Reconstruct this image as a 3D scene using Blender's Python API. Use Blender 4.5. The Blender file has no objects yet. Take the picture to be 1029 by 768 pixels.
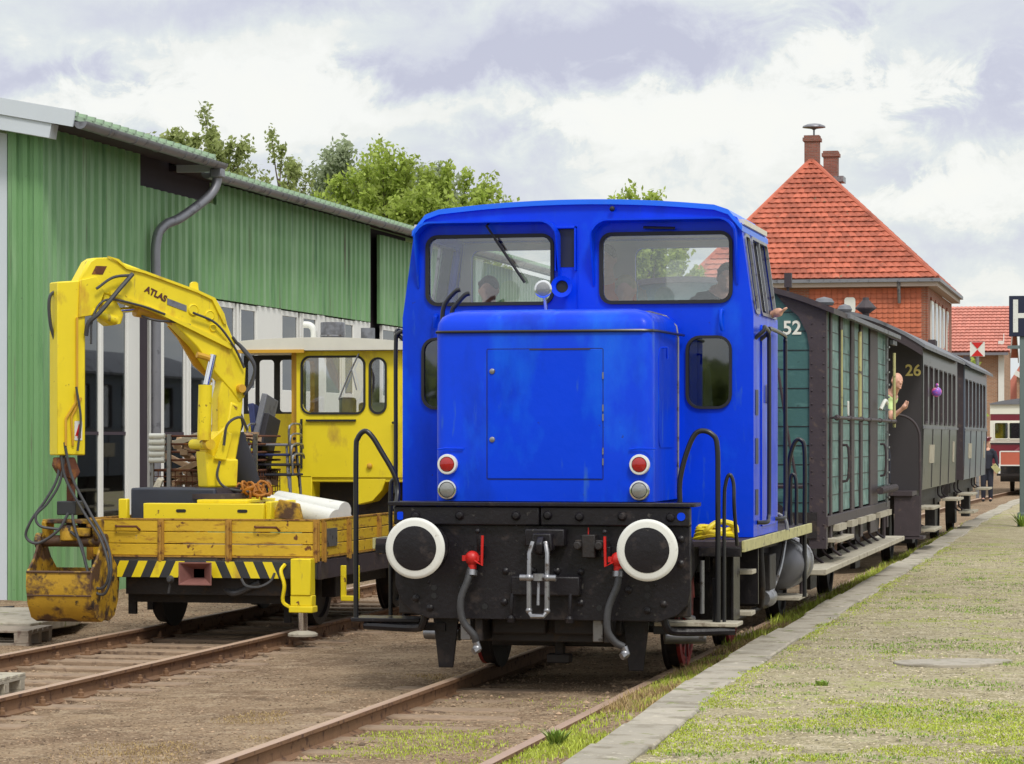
import bpy, bmesh, math, random
import numpy as np
from mathutils import Vector, Matrix, noise
from mathutils.geometry import tessellate_polygon
rad = math.radians
random.seed(7); rng = np.random.default_rng(7)
scn = bpy.context.scene
col = scn.collection
# ---------------------------------------------------------------- camera, sky, sun, exposure
cam = bpy.data.objects.new('camera', bpy.data.cameras.new('camera'))
col.objects.link(cam); scn.camera = cam
cam.location = (4.3, 0, 1.824); cam.rotation_euler = (rad(90), 0, rad(12.593))
cam.data.sensor_width = 36; cam.data.lens = 97.96; cam.data.shift_y = 0.0544
cam.data.clip_end = 3000
world = bpy.data.worlds.new('World'); scn.world = world; world.use_nodes = True
SUN_EL, SUN_AZ = rad(52), rad(148)          # azimuth clockwise from +Y (the direction the track runs)
SKY_GAIN = 0.92
def build_world():
    nt = world.node_tree; N = nt.nodes; L = nt.links; N.clear()
    out = N.new('ShaderNodeOutputWorld'); bg = N.new('ShaderNodeBackground')
    sky = N.new('ShaderNodeTexSky'); sky.sky_type = 'NISHITA'; sky.sun_disc = False
    sky.sun_elevation = SUN_EL; sky.sun_rotation = SUN_AZ
    sk = N.new('ShaderNodeVectorMath'); sk.operation = 'SCALE'; sk.inputs['Scale'].default_value = 1.0
    L.new(sky.outputs[0], sk.inputs[0])
    tc = N.new('ShaderNodeTexCoord')
    sep = N.new('ShaderNodeSeparateXYZ'); L.new(tc.outputs['Generated'], sep.inputs[0])
    def m(op, a, b=None, clamp=False):
        n = N.new('ShaderNodeMath'); n.operation = op; n.use_clamp = clamp
        for i, v in enumerate((a, b)):
            if v is None: continue
            if isinstance(v, (int, float)): n.inputs[i].default_value = v
            else: L.new(v, n.inputs[i])
        return n.outputs[0]
    def nz(scale, detail, rough, dist, sq, off):
        mp = N.new('ShaderNodeMapping'); mp.inputs['Scale'].default_value = (1, 1, sq); mp.inputs['Location'].default_value = off
        L.new(tc.outputs['Generated'], mp.inputs[0])
        n = N.new('ShaderNodeTexNoise'); n.inputs['Scale'].default_value = scale; n.inputs['Detail'].default_value = detail
        n.inputs['Roughness'].default_value = rough; n.inputs['Distortion'].default_value = dist
        L.new(mp.outputs[0], n.inputs['Vector']); return n.outputs['Fac']
    big = nz(10, 9, .60, .35, 2.0, (0.3, 1.7, .2))
    sm = nz(38, 9, .64, .5, 1.5, (2.3, .7, 1.2))
    wp = nz(30, 9, .62, .3, 1.0, (5.3, 2.7, .2))
    # cloud masses at fixed bearings in the sky: bearing = x/y, height = z/y
    sy = m('MAXIMUM', m('ABSOLUTE', sep.outputs[1]), .05)
    az = m('ADD', m('DIVIDE', sep.outputs[0], sy), m('MULTIPLY', m('SUBTRACT', sm, .5), .16))
    el = m('ADD', m('DIVIDE', sep.outputs[2], sy), m('MULTIPLY', m('SUBTRACT', wp, .5), .055))
    front = m('GREATER_THAN', sep.outputs[1], 0.0)
    tot = None
    for (a, e, ra, re, w) in ((-.19, .143, .075, .013, -.42), (-.30, .165, .10, .008, -.2), (-.41, .136, .035, .008, -.36), (-.25, .137, .035, .008, -.3),
                              (-.325, .127, .06, .018, .36), (-.13, .118, .05, .016, .34), (-.21, .118, .06, .008, .22), (-.045, .122, .018, .03, -.22), (-.09, .13, .02, .012, .3),
                              (-.055, .09, .034, .010, .36), (-.10, .100, .02, .012, -.14), (-.235, .112, .03, .010, -.16), (-.07, .07, .05, .006, -.1)):
        dx = m('DIVIDE', m('SUBTRACT', az, a), ra); dz = m('DIVIDE', m('SUBTRACT', el, e), re)
        g = m('MULTIPLY', m('POWER', 2.718, m('MULTIPLY', m('ADD', m('MULTIPLY', dx, dx), m('MULTIPLY', dz, dz)), -1.0)), w)
        tot = g if tot is None else m('ADD', tot, g)
    f = m('ADD', m('ADD', m('MULTIPLY', big, .8), m('MULTIPLY', sm, .45)), m('MULTIPLY', tot, front))
    cr = N.new('ShaderNodeValToRGB'); L.new(f, cr.inputs[0])
    e = cr.color_ramp.elements
    e[0].position = .26; e[0].color = (.50, .51, .62, 1)
    e[1].position = .96; e[1].color = (.85, .85, .81, 1)
    for p, c in ((.42, (.57, .585, .675, 1)), (.52, (.625, .65, .70, 1)), (.59, (.665, .70, .715, 1)), (.64, (.705, .735, .73, 1)), (.675, (.775, .785, .755, 1)), (.78, (.835, .84, .81, 1))):
        x = e.new(p); x.color = c
    mix = N.new('ShaderNodeMixRGB'); mix.inputs[0].default_value = .94
    L.new(sk.outputs[0], mix.inputs[1]); 
    cs = N.new('ShaderNodeVectorMath'); cs.operation = 'SCALE'
    zen = m('ADD', m('MULTIPLY', m('MULTIPLY', m('SUBTRACT', sep.outputs[2], .18), 1.6, True), .62), 1.0)      # an overcast sky is brightest overhead
    L.new(m('MULTIPLY', zen, SKY_GAIN / .1), cs.inputs['Scale'])
    L.new(cr.outputs[0], cs.inputs[0]); L.new(cs.outputs[0], mix.inputs[2])
    L.new(mix.outputs[0], bg.inputs[0]); bg.inputs[1].default_value = .1
    L.new(bg.outputs[0], out.inputs[0])
build_world()
sun = bpy.data.objects.new('sun', bpy.data.lights.new('sun', 'SUN')); col.objects.link(sun)
sun.data.energy = 1.5; sun.data.angle = rad(12); sun.data.color = (1, .96, .88)
sd = Vector((math.sin(SUN_AZ) * math.cos(SUN_EL), math.cos(SUN_AZ) * math.cos(SUN_EL), math.sin(SUN_EL)))
sun.rotation_euler = sd.to_track_quat('Z', 'Y').to_euler(); sun.location = (20, -20, 40)
vs = scn.view_settings
vs.view_transform = 'Standard'; vs.look = 'None'; vs.exposure = 0.32; vs.gamma = 1; vs.use_curve_mapping = False
scn.cycles.max_bounces = 6; scn.cycles.transparent_max_bounces = 12

# ---------------------------------------------------------------- helpers
ORG = {}
def world_origin(o): return ORG.get(o.name, Vector((0, 0, 0)))
def tag(o, label=None, cat=None, group=None, kind=None):
    if label: o['label'] = label
    if cat: o['category'] = cat
    if group: o['group'] = group
    if kind: o['kind'] = kind
    return o
def thing(name, loc, label, cat, group=None):
    o = bpy.data.objects.new(name, None); col.objects.link(o); o.empty_display_size = .3
    o.location = loc; ORG[o.name] = Vector(loc); return tag(o, label, cat, group)
def kids(o): return [c for c in bpy.data.objects if c.parent == o]
def copy_tree(o, parent=None, top=True):
    c = o.copy(); col.objects.link(c)
    if not top: c.parent = parent
    for ch in kids(o): copy_tree(ch, c, False)
    return c
XZ = lambda y: (lambda u, v, w: (u, y + w, v))
YZ = lambda x: (lambda u, v, w: (x + w, u, v))
XY = lambda z: (lambda u, v, w: (u, v, z + w))
def rr(x0, x1, y0, y1, r, n=5):
    r = min(r, (x1 - x0) / 2.01, (y1 - y0) / 2.01); P = []
    for cx, cy, a in ((x1 - r, y1 - r, 0), (x0 + r, y1 - r, 90), (x0 + r, y0 + r, 180), (x1 - r, y0 + r, 270)):
        for i in range(n + 1):
            t = rad(a + 90 * i / n); P.append((cx + r * math.cos(t), cy + r * math.sin(t)))
    return P
def smooth_path(pts, n=6):
    P = [Vector(p) for p in pts]; out = []
    for i in range(len(P) - 1):
        p0 = P[i - 1] if i else P[0] * 2 - P[1]; p1, p2 = P[i], P[i + 1]
        p3 = P[i + 2] if i + 2 < len(P) else p2 * 2 - p1
        for k in range(n):
            t = k / n
            out.append(.5 * ((2 * p1) + (p2 - p0) * t + (2 * p0 - 5 * p1 + 4 * p2 - p3) * t * t + (3 * p1 - p0 - 3 * p2 + p3) * t ** 3))
    out.append(P[-1]); return out
class MB:
    def __init__(s): s.v = []; s.f = []; s.m = []; s.mi = 0; s.log = []
    def each(s, name, mats, parent=None, **kw):
        """every piece added becomes an object of its own"""
        for vs, fs in s.log: MB().add(vs, fs).build(name, mats, parent, **kw)
    def add(s, vs, fs):
        vs = list(vs); s.log.append((vs, fs)); b = len(s.v); s.v += [tuple(p) for p in vs]
        for f in fs: s.f.append(tuple(b + i for i in f)); s.m.append(s.mi)
        return s
    def box(s, x0, x1, y0, y1, z0, z1):
        return s.add([(x, y, z) for x in (x0, x1) for y in (y0, y1) for z in (z0, z1)],
                     [(0, 1, 3, 2), (4, 6, 7, 5), (0, 4, 5, 1), (2, 3, 7, 6), (0, 2, 6, 4), (1, 5, 7, 3)])
    def bar(s, p0, p1, w, h, up=(0, 0, 1)):
        p0, p1 = Vector(p0), Vector(p1); d = (p1 - p0).normalized(); u = Vector(up)
        if abs(d.dot(u)) > .98: u = Vector((0, 1, 0))
        a = d.cross(u).normalized() * w / 2; b = a.cross(d).normalized() * h / 2
        return s.add([p + sa * a + sb * b for p in (p0, p1) for sa in (-1, 1) for sb in (-1, 1)],
                     [(0, 1, 3, 2), (4, 6, 7, 5), (0, 4, 5, 1), (2, 3, 7, 6), (0, 2, 6, 4), (1, 5, 7, 3)])
    def tube(s, pts, r, n=8, caps=True, sm=0):
        P = smooth_path(pts, sm) if sm else [Vector(p) for p in pts]
        R = r if isinstance(r, (list, tuple)) else [r] * len(P)
        if len(R) != len(P): R = [R[0] + (R[-1] - R[0]) * i / (len(P) - 1) for i in range(len(P))]
        T = [((P[min(i + 1, len(P) - 1)] - P[max(i - 1, 0)]).normalized()) for i in range(len(P))]
        a = T[0].orthogonal().normalized(); V = []
        for i, p in enumerate(P):
            a = (a - T[i] * a.dot(T[i])); a = a.normalized() if a.length > 1e-6 else T[i].orthogonal().normalized()
            b = T[i].cross(a)
            V += [p + R[i] * (math.cos(2 * math.pi * k / n) * a + math.sin(2 * math.pi * k / n) * b) for k in range(n)]
        F = [(i * n + k, i * n + (k + 1) % n, (i + 1) * n + (k + 1) % n, (i + 1) * n + k) for i in range(len(P) - 1) for k in range(n)]
        if caps: F += [tuple(range(n - 1, -1, -1)), tuple((len(P) - 1) * n + k for k in range(n))]
        return s.add(V, F)
    def cyl(s, p0, p1, r, r1=None, n=20):
        return s.tube([p0, p1], [r, r if r1 is None else r1], n)
    def lathe(s, c, ax, prof, n=28):
        c = Vector(c); ax = Vector(ax).normalized(); a = ax.orthogonal().normalized(); b = ax.cross(a); V = []
        for (r, t) in prof: V += [c + ax * t + max(r, .0005) * (math.cos(2 * math.pi * k / n) * a + math.sin(2 * math.pi * k / n) * b) for k in range(n)]
        F = [(i * n + k, i * n + (k + 1) % n, (i + 1) * n + (k + 1) % n, (i + 1) * n + k) for i in range(len(prof) - 1) for k in range(n)]
        F += [tuple(range(n - 1, -1, -1)), tuple((len(prof) - 1) * n + k for k in range(n))]
        return s.add(V, F)
    def ball(s, c, r, nu=16, nv=10):
        rx, ry, rz = r if isinstance(r, (tuple, list)) else (r, r, r)
        V = [(c[0], c[1], c[2] + rz)]
        for j in range(1, nv):
            t = math.pi * j / nv
            V += [(c[0] + rx * math.sin(t) * math.cos(2 * math.pi * k / nu), c[1] + ry * math.sin(t) * math.sin(2 * math.pi * k / nu), c[2] + rz * math.cos(t)) for k in range(nu)]
        V.append((c[0], c[1], c[2] - rz))
        F = [(0, 1 + k, 1 + (k + 1) % nu) for k in range(nu)]
        F += [(1 + j * nu + k, 1 + (j + 1) * nu + k, 1 + (j + 1) * nu + (k + 1) % nu, 1 + j * nu + (k + 1) % nu) for j in range(nv - 2) for k in range(nu)]
        l = len(V) - 1; b = 1 + (nv - 2) * nu
        F += [(l, b + (k + 1) % nu, b + k) for k in range(nu)]
        return s.add(V, F)
    def plate(s, outer, holes, fn, w0, w1):
        loops = [outer] + list(holes); flat = [p for l in loops for p in l]; n = len(flat)
        tri = tessellate_polygon([[Vector((p[0], p[1], 0)) for p in l] for l in loops])
        V = [fn(p[0], p[1], w0) for p in flat] + [fn(p[0], p[1], w1) for p in flat]
        F = [tuple(t) for t in tri] + [tuple(n + i for i in reversed(t)) for t in tri]
        b = 0
        for l in loops:
            k = len(l)
            F += [(b + i, b + (i + 1) % k, n + b + (i + 1) % k, n + b + i) for i in range(k)]
            b += k
        return s.add(V, F)
    def prism(s, poly, fn, w0, w1): return s.plate(poly, [], fn, w0, w1)
    def frame(s, x0, x1, y0, y1, r, t, fn, w0, w1):
        return s.plate(rr(x0 - t, x1 + t, y0 - t, y1 + t, r + t), [rr(x0, x1, y0, y1, r)], fn, w0, w1)
    def build(s, name, mats, parent=None, bevel=0, smooth=True, fix=True, segs=2):
        if not isinstance(mats, (list, tuple)): mats = [mats]
        P = np.array(s.v); lo, hi = P.min(0), P.max(0)
        c = Vector(((lo[0] + hi[0]) / 2, (lo[1] + hi[1]) / 2, (lo[2] + hi[2]) / 2 if parent else lo[2]))
        me = bpy.data.meshes.new(name)
        me.from_pydata([tuple(Vector(p) - c) for p in s.v], [], s.f)
        for m in mats: me.materials.append(m)
        me.polygons.foreach_set('material_index', s.m)
        if fix:
            bm = bmesh.new(); bm.from_mesh(me); bmesh.ops.recalc_face_normals(bm, faces=bm.faces); bm.to_mesh(me); bm.free()
        if smooth:
            me.polygons.foreach_set('use_smooth', [True] * len(me.polygons)); me.set_sharp_from_angle(angle=rad(38))
        o = bpy.data.objects.new(name, me); col.objects.link(o)
        if parent: o.parent = parent; o.location = c - world_origin(parent)
        else: o.location = c
        ORG[o.name] = c.copy()
        if bevel:
            b = o.modifiers.new('bevel', 'BEVEL'); b.width = bevel; b.segments = segs; b.limit_method = 'ANGLE'; b.angle_limit = rad(40)
        return o
def text_mesh(name, s, size, mat, parent, origin, xdir, updir, depth=.004, label=None, bold=0.0):
    cu = bpy.data.curves.new(name, 'FONT'); cu.body = s; cu.size = size; cu.extrude = depth / 2; cu.offset = bold; cu.align_x = 'CENTER'; cu.align_y = 'CENTER'
    t = bpy.data.objects.new(name + '_c', cu); col.objects.link(t)
    dg = bpy.context.evaluated_depsgraph_get(); me = bpy.data.meshes.new_from_object(t.evaluated_get(dg))
    bpy.data.objects.remove(t); bpy.data.curves.remove(cu)
    x = Vector(xdir).normalized(); u = Vector(updir).normalized(); z = x.cross(u)
    M = Matrix((x, u, z)).transposed().to_4x4(); me.transform(M); me.materials.clear(); me.materials.append(mat)
    o = bpy.data.objects.new(name, me); col.objects.link(o)
    o.location = Vector(origin) - (world_origin(parent) if parent else Vector((0, 0, 0)))
    if parent: o.parent = parent
    return o

# ---------------------------------------------------------------- materials
def mat(name, base, rough=.5, metal=0.0, var=.12, vscale=3.0, layers=(), bump=0.0, bscale=20.0, coat=0.0, spec=.5, streak=None, isl=0.0):
    """layers: (colour, scale, threshold, softness, roughness[, (sx,sy,sz)]) laid over the base by noise"""
    m = bpy.data.materials.new(name); m.use_nodes = True; nt = m.node_tree; N = nt.nodes; L = nt.links
    b = N['Principled BSDF']; b.inputs['Roughness'].default_value = rough; b.inputs['Metallic'].default_value = metal
    b.inputs['Coat Weight'].default_value = coat; b.inputs['Coat Roughness'].default_value = .08; b.inputs['Specular IOR Level'].default_value = spec
    g = N.new('ShaderNodeNewGeometry')
    def nz(scale, det=6, sc=(1, 1, 1), rgh=.6):
        mp = N.new('ShaderNodeMapping'); mp.inputs['Scale'].default_value = sc; L.new(g.outputs['Position'], mp.inputs[0])
        n = N.new('ShaderNodeTexNoise'); n.inputs['Scale'].default_value = scale; n.inputs['Detail'].default_value = det; n.inputs['Roughness'].default_value = rgh
        L.new(mp.outputs[0], n.inputs['Vector']); return n.outputs['Fac']
    c = N.new('ShaderNodeMixRGB'); c.inputs[0].default_value = 1
    lo = tuple(x * (1 - var) for x in base) + (1,); hi = tuple(min(1, x * (1 + var)) for x in base) + (1,)
    c.inputs[1].default_value = lo; c.inputs[2].default_value = hi
    L.new(nz(vscale), c.inputs[0]); cur = c.outputs[0]; rcur = None
    if isl:
        h = N.new('ShaderNodeHueSaturation'); L.new(cur, h.inputs['Color'])
        mr = N.new('ShaderNodeMapRange'); mr.inputs[3].default_value = 1 - isl; mr.inputs[4].default_value = 1 + isl
        L.new(g.outputs['Random Per Island'], mr.inputs[0]); L.new(mr.outputs[0], h.inputs['Value']); cur = h.outputs[0]
    for ly in layers:
        lc, sc, th, so, ro = ly[:5]; st = ly[5] if len(ly) > 5 else (1, 1, 1)
        mr = N.new('ShaderNodeMapRange'); mr.inputs[1].default_value = th; mr.inputs[2].default_value = th + so
        L.new(nz(sc, 8, st), mr.inputs[0]); mx = N.new('ShaderNodeMixRGB'); L.new(mr.outputs[0], mx.inputs[0])
        L.new(cur, mx.inputs[1]); mx.inputs[2].default_value = tuple(lc) + (1,); cur = mx.outputs[0]
        rm = N.new('ShaderNodeMix'); L.new(mr.outputs[0], rm.inputs[0]); rm.inputs[3].default_value = ro
        if rcur is None: rm.inputs[2].default_value = rough
        else: L.new(rcur, rm.inputs[2])
        rcur = rm.outputs[0]
    L.new(cur, b.inputs['Base Color'])
    if rcur is not None: L.new(rcur, b.inputs['Roughness'])
    if bump:
        bp = N.new('ShaderNodeBump'); bp.inputs['Strength'].default_value = 1; bp.inputs['Distance'].default_value = bump
        L.new(nz(bscale, 5), bp.inputs['Height']); L.new(bp.outputs[0], b.inputs['Normal'])
    return m
def glass(name, tint=(.8, .85, .85), refl=.5, alpha=.35, rough=.02):
    """window pane: part mirror (fresnel), part see-through"""
    m = bpy.data.materials.new(name); m.use_nodes = True; nt = m.node_tree; N = nt.nodes; L = nt.links
    N.remove(N['Principled BSDF']); out = N['Material Output']
    t = N.new('ShaderNodeBsdfTransparent'); t.inputs[0].default_value = tint + (1,)
    g = N.new('ShaderNodeBsdfGlossy'); g.inputs['Roughness'].default_value = rough; g.inputs[0].default_value = (.95, .97, 1, 1)
    lw = N.new('ShaderNodeFresnel'); lw.inputs[0].default_value = 1.5
    mr = N.new('ShaderNodeMapRange'); mr.inputs[3].default_value = refl * .3; mr.inputs[4].default_value = 1.0; mr.inputs[1].default_value = 0.04
    L.new(lw.outputs[0], mr.inputs[0])
    a = N.new('ShaderNodeMixShader'); L.new(mr.outputs[0], a.inputs[0]); L.new(t.outputs[0], a.inputs[1]); L.new(g.outputs[0], a.inputs[2])
    L.new(a.outputs[0], out.inputs[0]); return m
RUST = (.12, .04, .018)
M = {}
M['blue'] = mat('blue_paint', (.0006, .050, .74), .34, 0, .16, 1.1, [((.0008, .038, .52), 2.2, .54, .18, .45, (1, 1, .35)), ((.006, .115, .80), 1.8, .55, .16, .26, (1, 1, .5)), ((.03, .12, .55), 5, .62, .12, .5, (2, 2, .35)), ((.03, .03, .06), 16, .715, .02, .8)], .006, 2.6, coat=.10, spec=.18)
M['blue_roof'] = mat('blue_roof_sheen', (.001, .15, .90), .42, 0, .12, 3, [((.03, .14, .6), 4, .58, .14, .6)], .002, 8, coat=.2)  # lighter azure than the hood: highlight along the roof put into the colour
M['black'] = mat('black_frame_paint', (.012, .010, .013), .36, 0, .4, 6, [((.04, .03, .028), 7, .57, .12, .7), ((.06, .055, .05), 18, .66, .04, .6)], .003, 30, spec=.35)
M['blackplain'] = mat('black_gloss_paint', (.015, .015, .018), .3, 0, .2)
M['under'] = mat('greasy_underframe', (.017, .013, .013), .6, 0, .4, 6, [((.06, .04, .028), 8, .55, .15, .85)], .004, 30)
M['rubber'] = mat('window_rubber', (.014, .014, .016), .6, 0, .2)
M['hose'] = mat('hose_rubber', (.05, .05, .055), .5, 0, .3, 30)
M['steel'] = mat('worn_steel', (.30, .30, .32), .38, .8, .2, 20, [((.10, .08, .07), 14, .56, .1, .6)])
M['chrome'] = mat('chrome', (.8, .8, .82), .15, 1, .05)
M['white'] = mat('white_paint', (.72, .72, .68), .45, 0, .06, 8, [((.45, .42, .36), 22, .62, .12, .6)])
M['red'] = mat('red_paint', (.55, .015, .012), .4, 0, .15)
M['dullred'] = mat('dull_red_wheel', (.34, .03, .03), .6, 0, .3, 8, [((.05, .03, .028), 9, .5, .15, .8)])
M['redlens'] = mat('red_lens', (.36, .006, .008), .12, 0, .15, 60, coat=.6)
M['lens'] = mat('clear_lens', (.30, .30, .29), .12, .5, .2, 80, bump=.002, bscale=120, coat=.8)
M['yellow'] = mat('yellow_paint', (.84, .66, .012), .48, 0, .12, 4, [((.56, .31, .02), 3.2, .54, .14, .6, (1, 1, .5)), ((.16, .06, .02), 9, .64, .05, .8), ((.30, .20, .06), 5, .62, .1, .7, (2, 2, .3))], .002, 12)
M['yellow_clean'] = mat('yellow_cab_paint', (.84, .66, .015), .46, 0, .10, 3, [((.52, .34, .03), 4, .57, .14, .6, (1, 1, .5)), ((.20, .10, .03), 11, .68, .04, .8)], .001, 10)
M['orange'] = mat('orange_and_shaded_yellow', (.60, .33, .03), .5, 0, .15, 5)  # own orange of small parts, and shaded yellow under the boom elbow
M['board'] = mat('yellow_planks', (.66, .42, .02), .6, 0, .22, 5, [((.36, .17, .02), 5, .55, .12, .7, (1, 1, 4)), ((.14, .05, .02), 11, .62, .05, .85), ((.30, .26, .20), 9, .70, .04, .8)], .004, 25)
M['rusty'] = mat('rust', RUST, .85, 0, .4, 12, [((.30, .12, .03), 8, .55, .1, .9)], .004, 40)
M['rustyyellow'] = mat('rusty_yellow_steel', (.50, .29, .02), .6, 0, .3, 6, [((.10, .05, .025), 5, .47, .10, .7), ((.03, .02, .018), 7, .56, .08, .8)], .004, 25)
M['grabdark'] = mat('worn_brown_steel', (.10, .055, .035), .5, .2, .3, 6, [((.42, .25, .03), 7, .58, .06, .6)], .003, 25)
M['hazblack'] = mat('stripe_black', (.03, .032, .036), .5, 0, .2)
M['pale_yellow'] = mat('pale_deck_edge', (.46, .43, .20), .7, 0, .3, 8, [((.12, .10, .08), 12, .58, .08, .8)])
M['green'] = mat('green_corrugated', (.17, .34, .145), .5, .0, .10, .6, [((.25, .42, .22), 1.2, .50, .15, .5, (3, 3, .25)), ((.08, .20, .085), 2.0, .55, .15, .6, (3, 3, .2)), ((.14, .15, .10), 3.0, .62, .10, .7, (4, 4, .15)), ((.10,.13,.08), 14, .70, .03, .8)], 0, coat=0)
M['greenroof'] = mat('green_roof_sheet', (.36, .48, .34), .5, 0, .12, 1.2)
M['zinc'] = mat('zinc_gutter', (.24, .24, .27), .45, .5, .2, 3, [((.12, .12, .14), 5, .55, .1, .6)])
M['paleblue'] = mat('pale_trim', (.58, .62, .68), .6, 0, .06, 2)
M['whitewall'] = mat('white_panel', (.80, .80, .77), .6, 0, .05, 2)
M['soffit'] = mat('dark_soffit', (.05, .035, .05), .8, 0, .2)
M['wglass'] = glass('workshop_glass', (.30, .34, .36), .35)
M['cglass'] = glass('cab_glass', (.96, .97, .97), .36)
M['cglass2'] = glass('carriage_glass', (.35, .38, .38), .8)
M['indark'] = mat('dark_interior', (.03, .028, .035), .8, 0, .3)
M['incream'] = mat('cream_interior', (.68, .65, .58), .7, 0, .1)
M['teal'] = mat('teal_planks', (.045, .125, .12), .55, 0, .25, 5, [((.09, .20, .185), 4, .55, .15, .6, (1, 1, 3)), ((.02, .05, .05), 10, .62, .08, .8)], .002, 30)
M['tealside'] = mat('pale_teal_planks', (.10, .21, .195), .5, 0, .3, 5, [((.22, .36, .33), 3, .5, .2, .6, (1, 1, 2)), ((.04, .08, .075), 7, .55, .10, .8, (1, 1, .4)), ((.12, .09, .07), 12, .63, .05, .8)], .002, 30)
M['darkiron'] = mat('brown_black_iron', (.045, .032, .038), .6, 0, .3, 8, [((.10, .07, .06), 12, .6, .1, .8)], .002, 30)
M['roofgrey'] = mat('grey_roof_felt', (.16, .165, .19), .6, 0, .15, 3, [((.09, .09, .10), 4, .55, .1, .7)], .003, 30)
M['rail26'] = mat('dark_carriage_paint', (.034, .034, .032), .36, 0, .2, 3, [((.06, .055, .045), 4, .6, .1, .5)], .001, 6, coat=.1, spec=.35)
M['end26'] = mat('dull_end_panel', (.040, .034, .038), .7, 0, .15)
M['blue3'] = mat('grey_blue_carriage', (.075, .10, .15), .4, 0, .15, 3, coat=.1, spec=.35)
M['wood'] = mat('grey_wood', (.30, .25, .20), .8, 0, .25, 4, [((.16, .11, .09), 8, .56, .1, .9, (1, 6, 1))], .006, 40)
M['palewood'] = mat('pale_worn_wood', (.42, .38, .30), .8, 0, .2, 6, [((.22, .18, .14), 9, .56, .1, .9)], .004, 40)
M['sleeper'] = mat('old_sleeper', (.30, .21, .14), .9, 0, .3, 6, [((.15, .10, .07), 9, .54, .1, .95, (1, 6, 1))], .01, 30)
M['railside'] = mat('rail_rust', (.21, .115, .06), .8, 0, .25, 10, [((.09, .045, .03), 12, .55, .1, .9)], .003, 60)
M['railtop'] = mat('rail_head', (.48, .33, .24), .5, .25, .2, 6)
M['skin'] = mat('skin', (.66, .36, .26), .5, 0, .06)
M['hair_b'] = mat('blond_hair', (.50, .40, .22), .7, 0, .2, 60)
M['hair_d'] = mat('dark_hair', (.10, .07, .05), .7, 0, .2, 60)
M['cloth_dark'] = mat('dark_cloth', (.03, .03, .04), .9, 0, .2)
M['cloth_navy'] = mat('navy_uniform', (.018, .02, .035), .85, 0, .2)
M['cloth_or'] = mat('orange_vest', (.75, .12, .03), .8, 0, .1)
M['cloth_gr'] = mat('grey_shirt', (.30, .32, .36), .9, 0, .1)
M['cloth_hi'] = mat('pale_green_shirt', (.55, .70, .30), .8, 0, .1)
M['cloth_blue'] = mat('dark_blue_cloth', (.03, .04, .12), .9, 0, .3, 8)
M['concrete'] = mat('concrete', (.36, .32, .26), .85, 0, .2, 3, [((.22, .19, .14), 4, .52, .14, .9), ((.20, .21, .09), 7, .60, .07, .95), ((.52, .47, .38), 11, .6, .08, .9)], .006, 40, isl=.14)
M['navy'] = mat('sign_navy', (.012, .016, .045), .35, 0, .1)
M['post'] = mat('grey_green_post', (.13, .17, .17), .6, 0, .1)
M['maroon'] = mat('maroon_paint', (.17, .014, .030), .35, 0, .15, 2, coat=.4)
M['cream'] = mat('cream_paint', (.76, .75, .66), .4, 0, .04)
M['bufred'] = mat('faded_red_board', (.50, .12, .07), .6, 0, .12, 3)
M['leaf1'] = mat('leaf_bright', (.40, .49, .10), .55, 0, .3, .5, isl=.35)
M['leaf2'] = mat('leaf_grey_green', (.40, .46, .28), .6, 0, .25, .5, isl=.25)
M['leaf3'] = mat('leaf_olive', (.36, .41, .15), .6, 0, .3, .5, isl=.35)
for k in ('leaf1', 'leaf2', 'leaf3'):
    nt = M[k].node_tree; b = nt.nodes['Principled BSDF']
    tr = nt.nodes.new('ShaderNodeBsdfTranslucent'); mx = nt.nodes.new('ShaderNodeMixShader'); mx.inputs[0].default_value = .5
    src = b.inputs['Base Color'].links[0].from_socket; nt.links.new(src, tr.inputs[0])
    nt.links.new(b.outputs[0], mx.inputs[1]); nt.links.new(tr.outputs[0], mx.inputs[2]); nt.links.new(mx.outputs[0], nt.nodes['Material Output'].inputs[0])
M['bark'] = mat('bark', (.12, .09, .06), .9, 0, .3, 4)

def brick_mat(name, c1, c2, mort, sc, bw=.24, bh=.07, axes='XZ', offset=.5, msize=.01, bump=.004):
    m = bpy.data.materials.new(name); m.use_nodes = True; nt = m.node_tree; N = nt.nodes; L = nt.links; b = N['Principled BSDF']; b.inputs['Roughness'].default_value = .8
    g = N.new('ShaderNodeNewGeometry'); sp = N.new('ShaderNodeSeparateXYZ'); cb = N.new('ShaderNodeCombineXYZ'); L.new(g.outputs['Position'], sp.inputs[0])
    L.new(sp.outputs['XYZ'.index(axes[0])], cb.inputs[0]); L.new(sp.outputs['XYZ'.index(axes[1])], cb.inputs[1])
    t = N.new('ShaderNodeTexBrick'); L.new(cb.outputs[0], t.inputs[0]); t.inputs['Scale'].default_value = sc
    t.inputs['Brick Width'].default_value = bw; t.inputs['Row Height'].default_value = bh; t.inputs['Mortar Size'].default_value = msize; t.offset = offset
    for i, c in enumerate((c1, c2, mort)): t.inputs[i + 1].default_value = tuple(c) + (1,)
    n = N.new('ShaderNodeTexNoise'); n.inputs['Scale'].default_value = 1.3; n.inputs['Detail'].default_value = 6; L.new(g.outputs['Position'], n.inputs['Vector'])
    mr = N.new('ShaderNodeMapRange'); mr.inputs[3].default_value = .72; mr.inputs[4].default_value = 1.25; L.new(n.outputs['Fac'], mr.inputs[0])
    h = N.new('ShaderNodeHueSaturation'); L.new(t.outputs['Color'], h.inputs['Color']); L.new(mr.outputs[0], h.inputs['Value']); L.new(h.outputs[0], b.inputs['Base Color'])
    bp = N.new('ShaderNodeBump'); bp.inputs['Distance'].default_value = bump; bp.invert = True; L.new(t.outputs['Fac'], bp.inputs['Height']); L.new(bp.outputs[0], b.inputs['Normal'])
    return m
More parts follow.
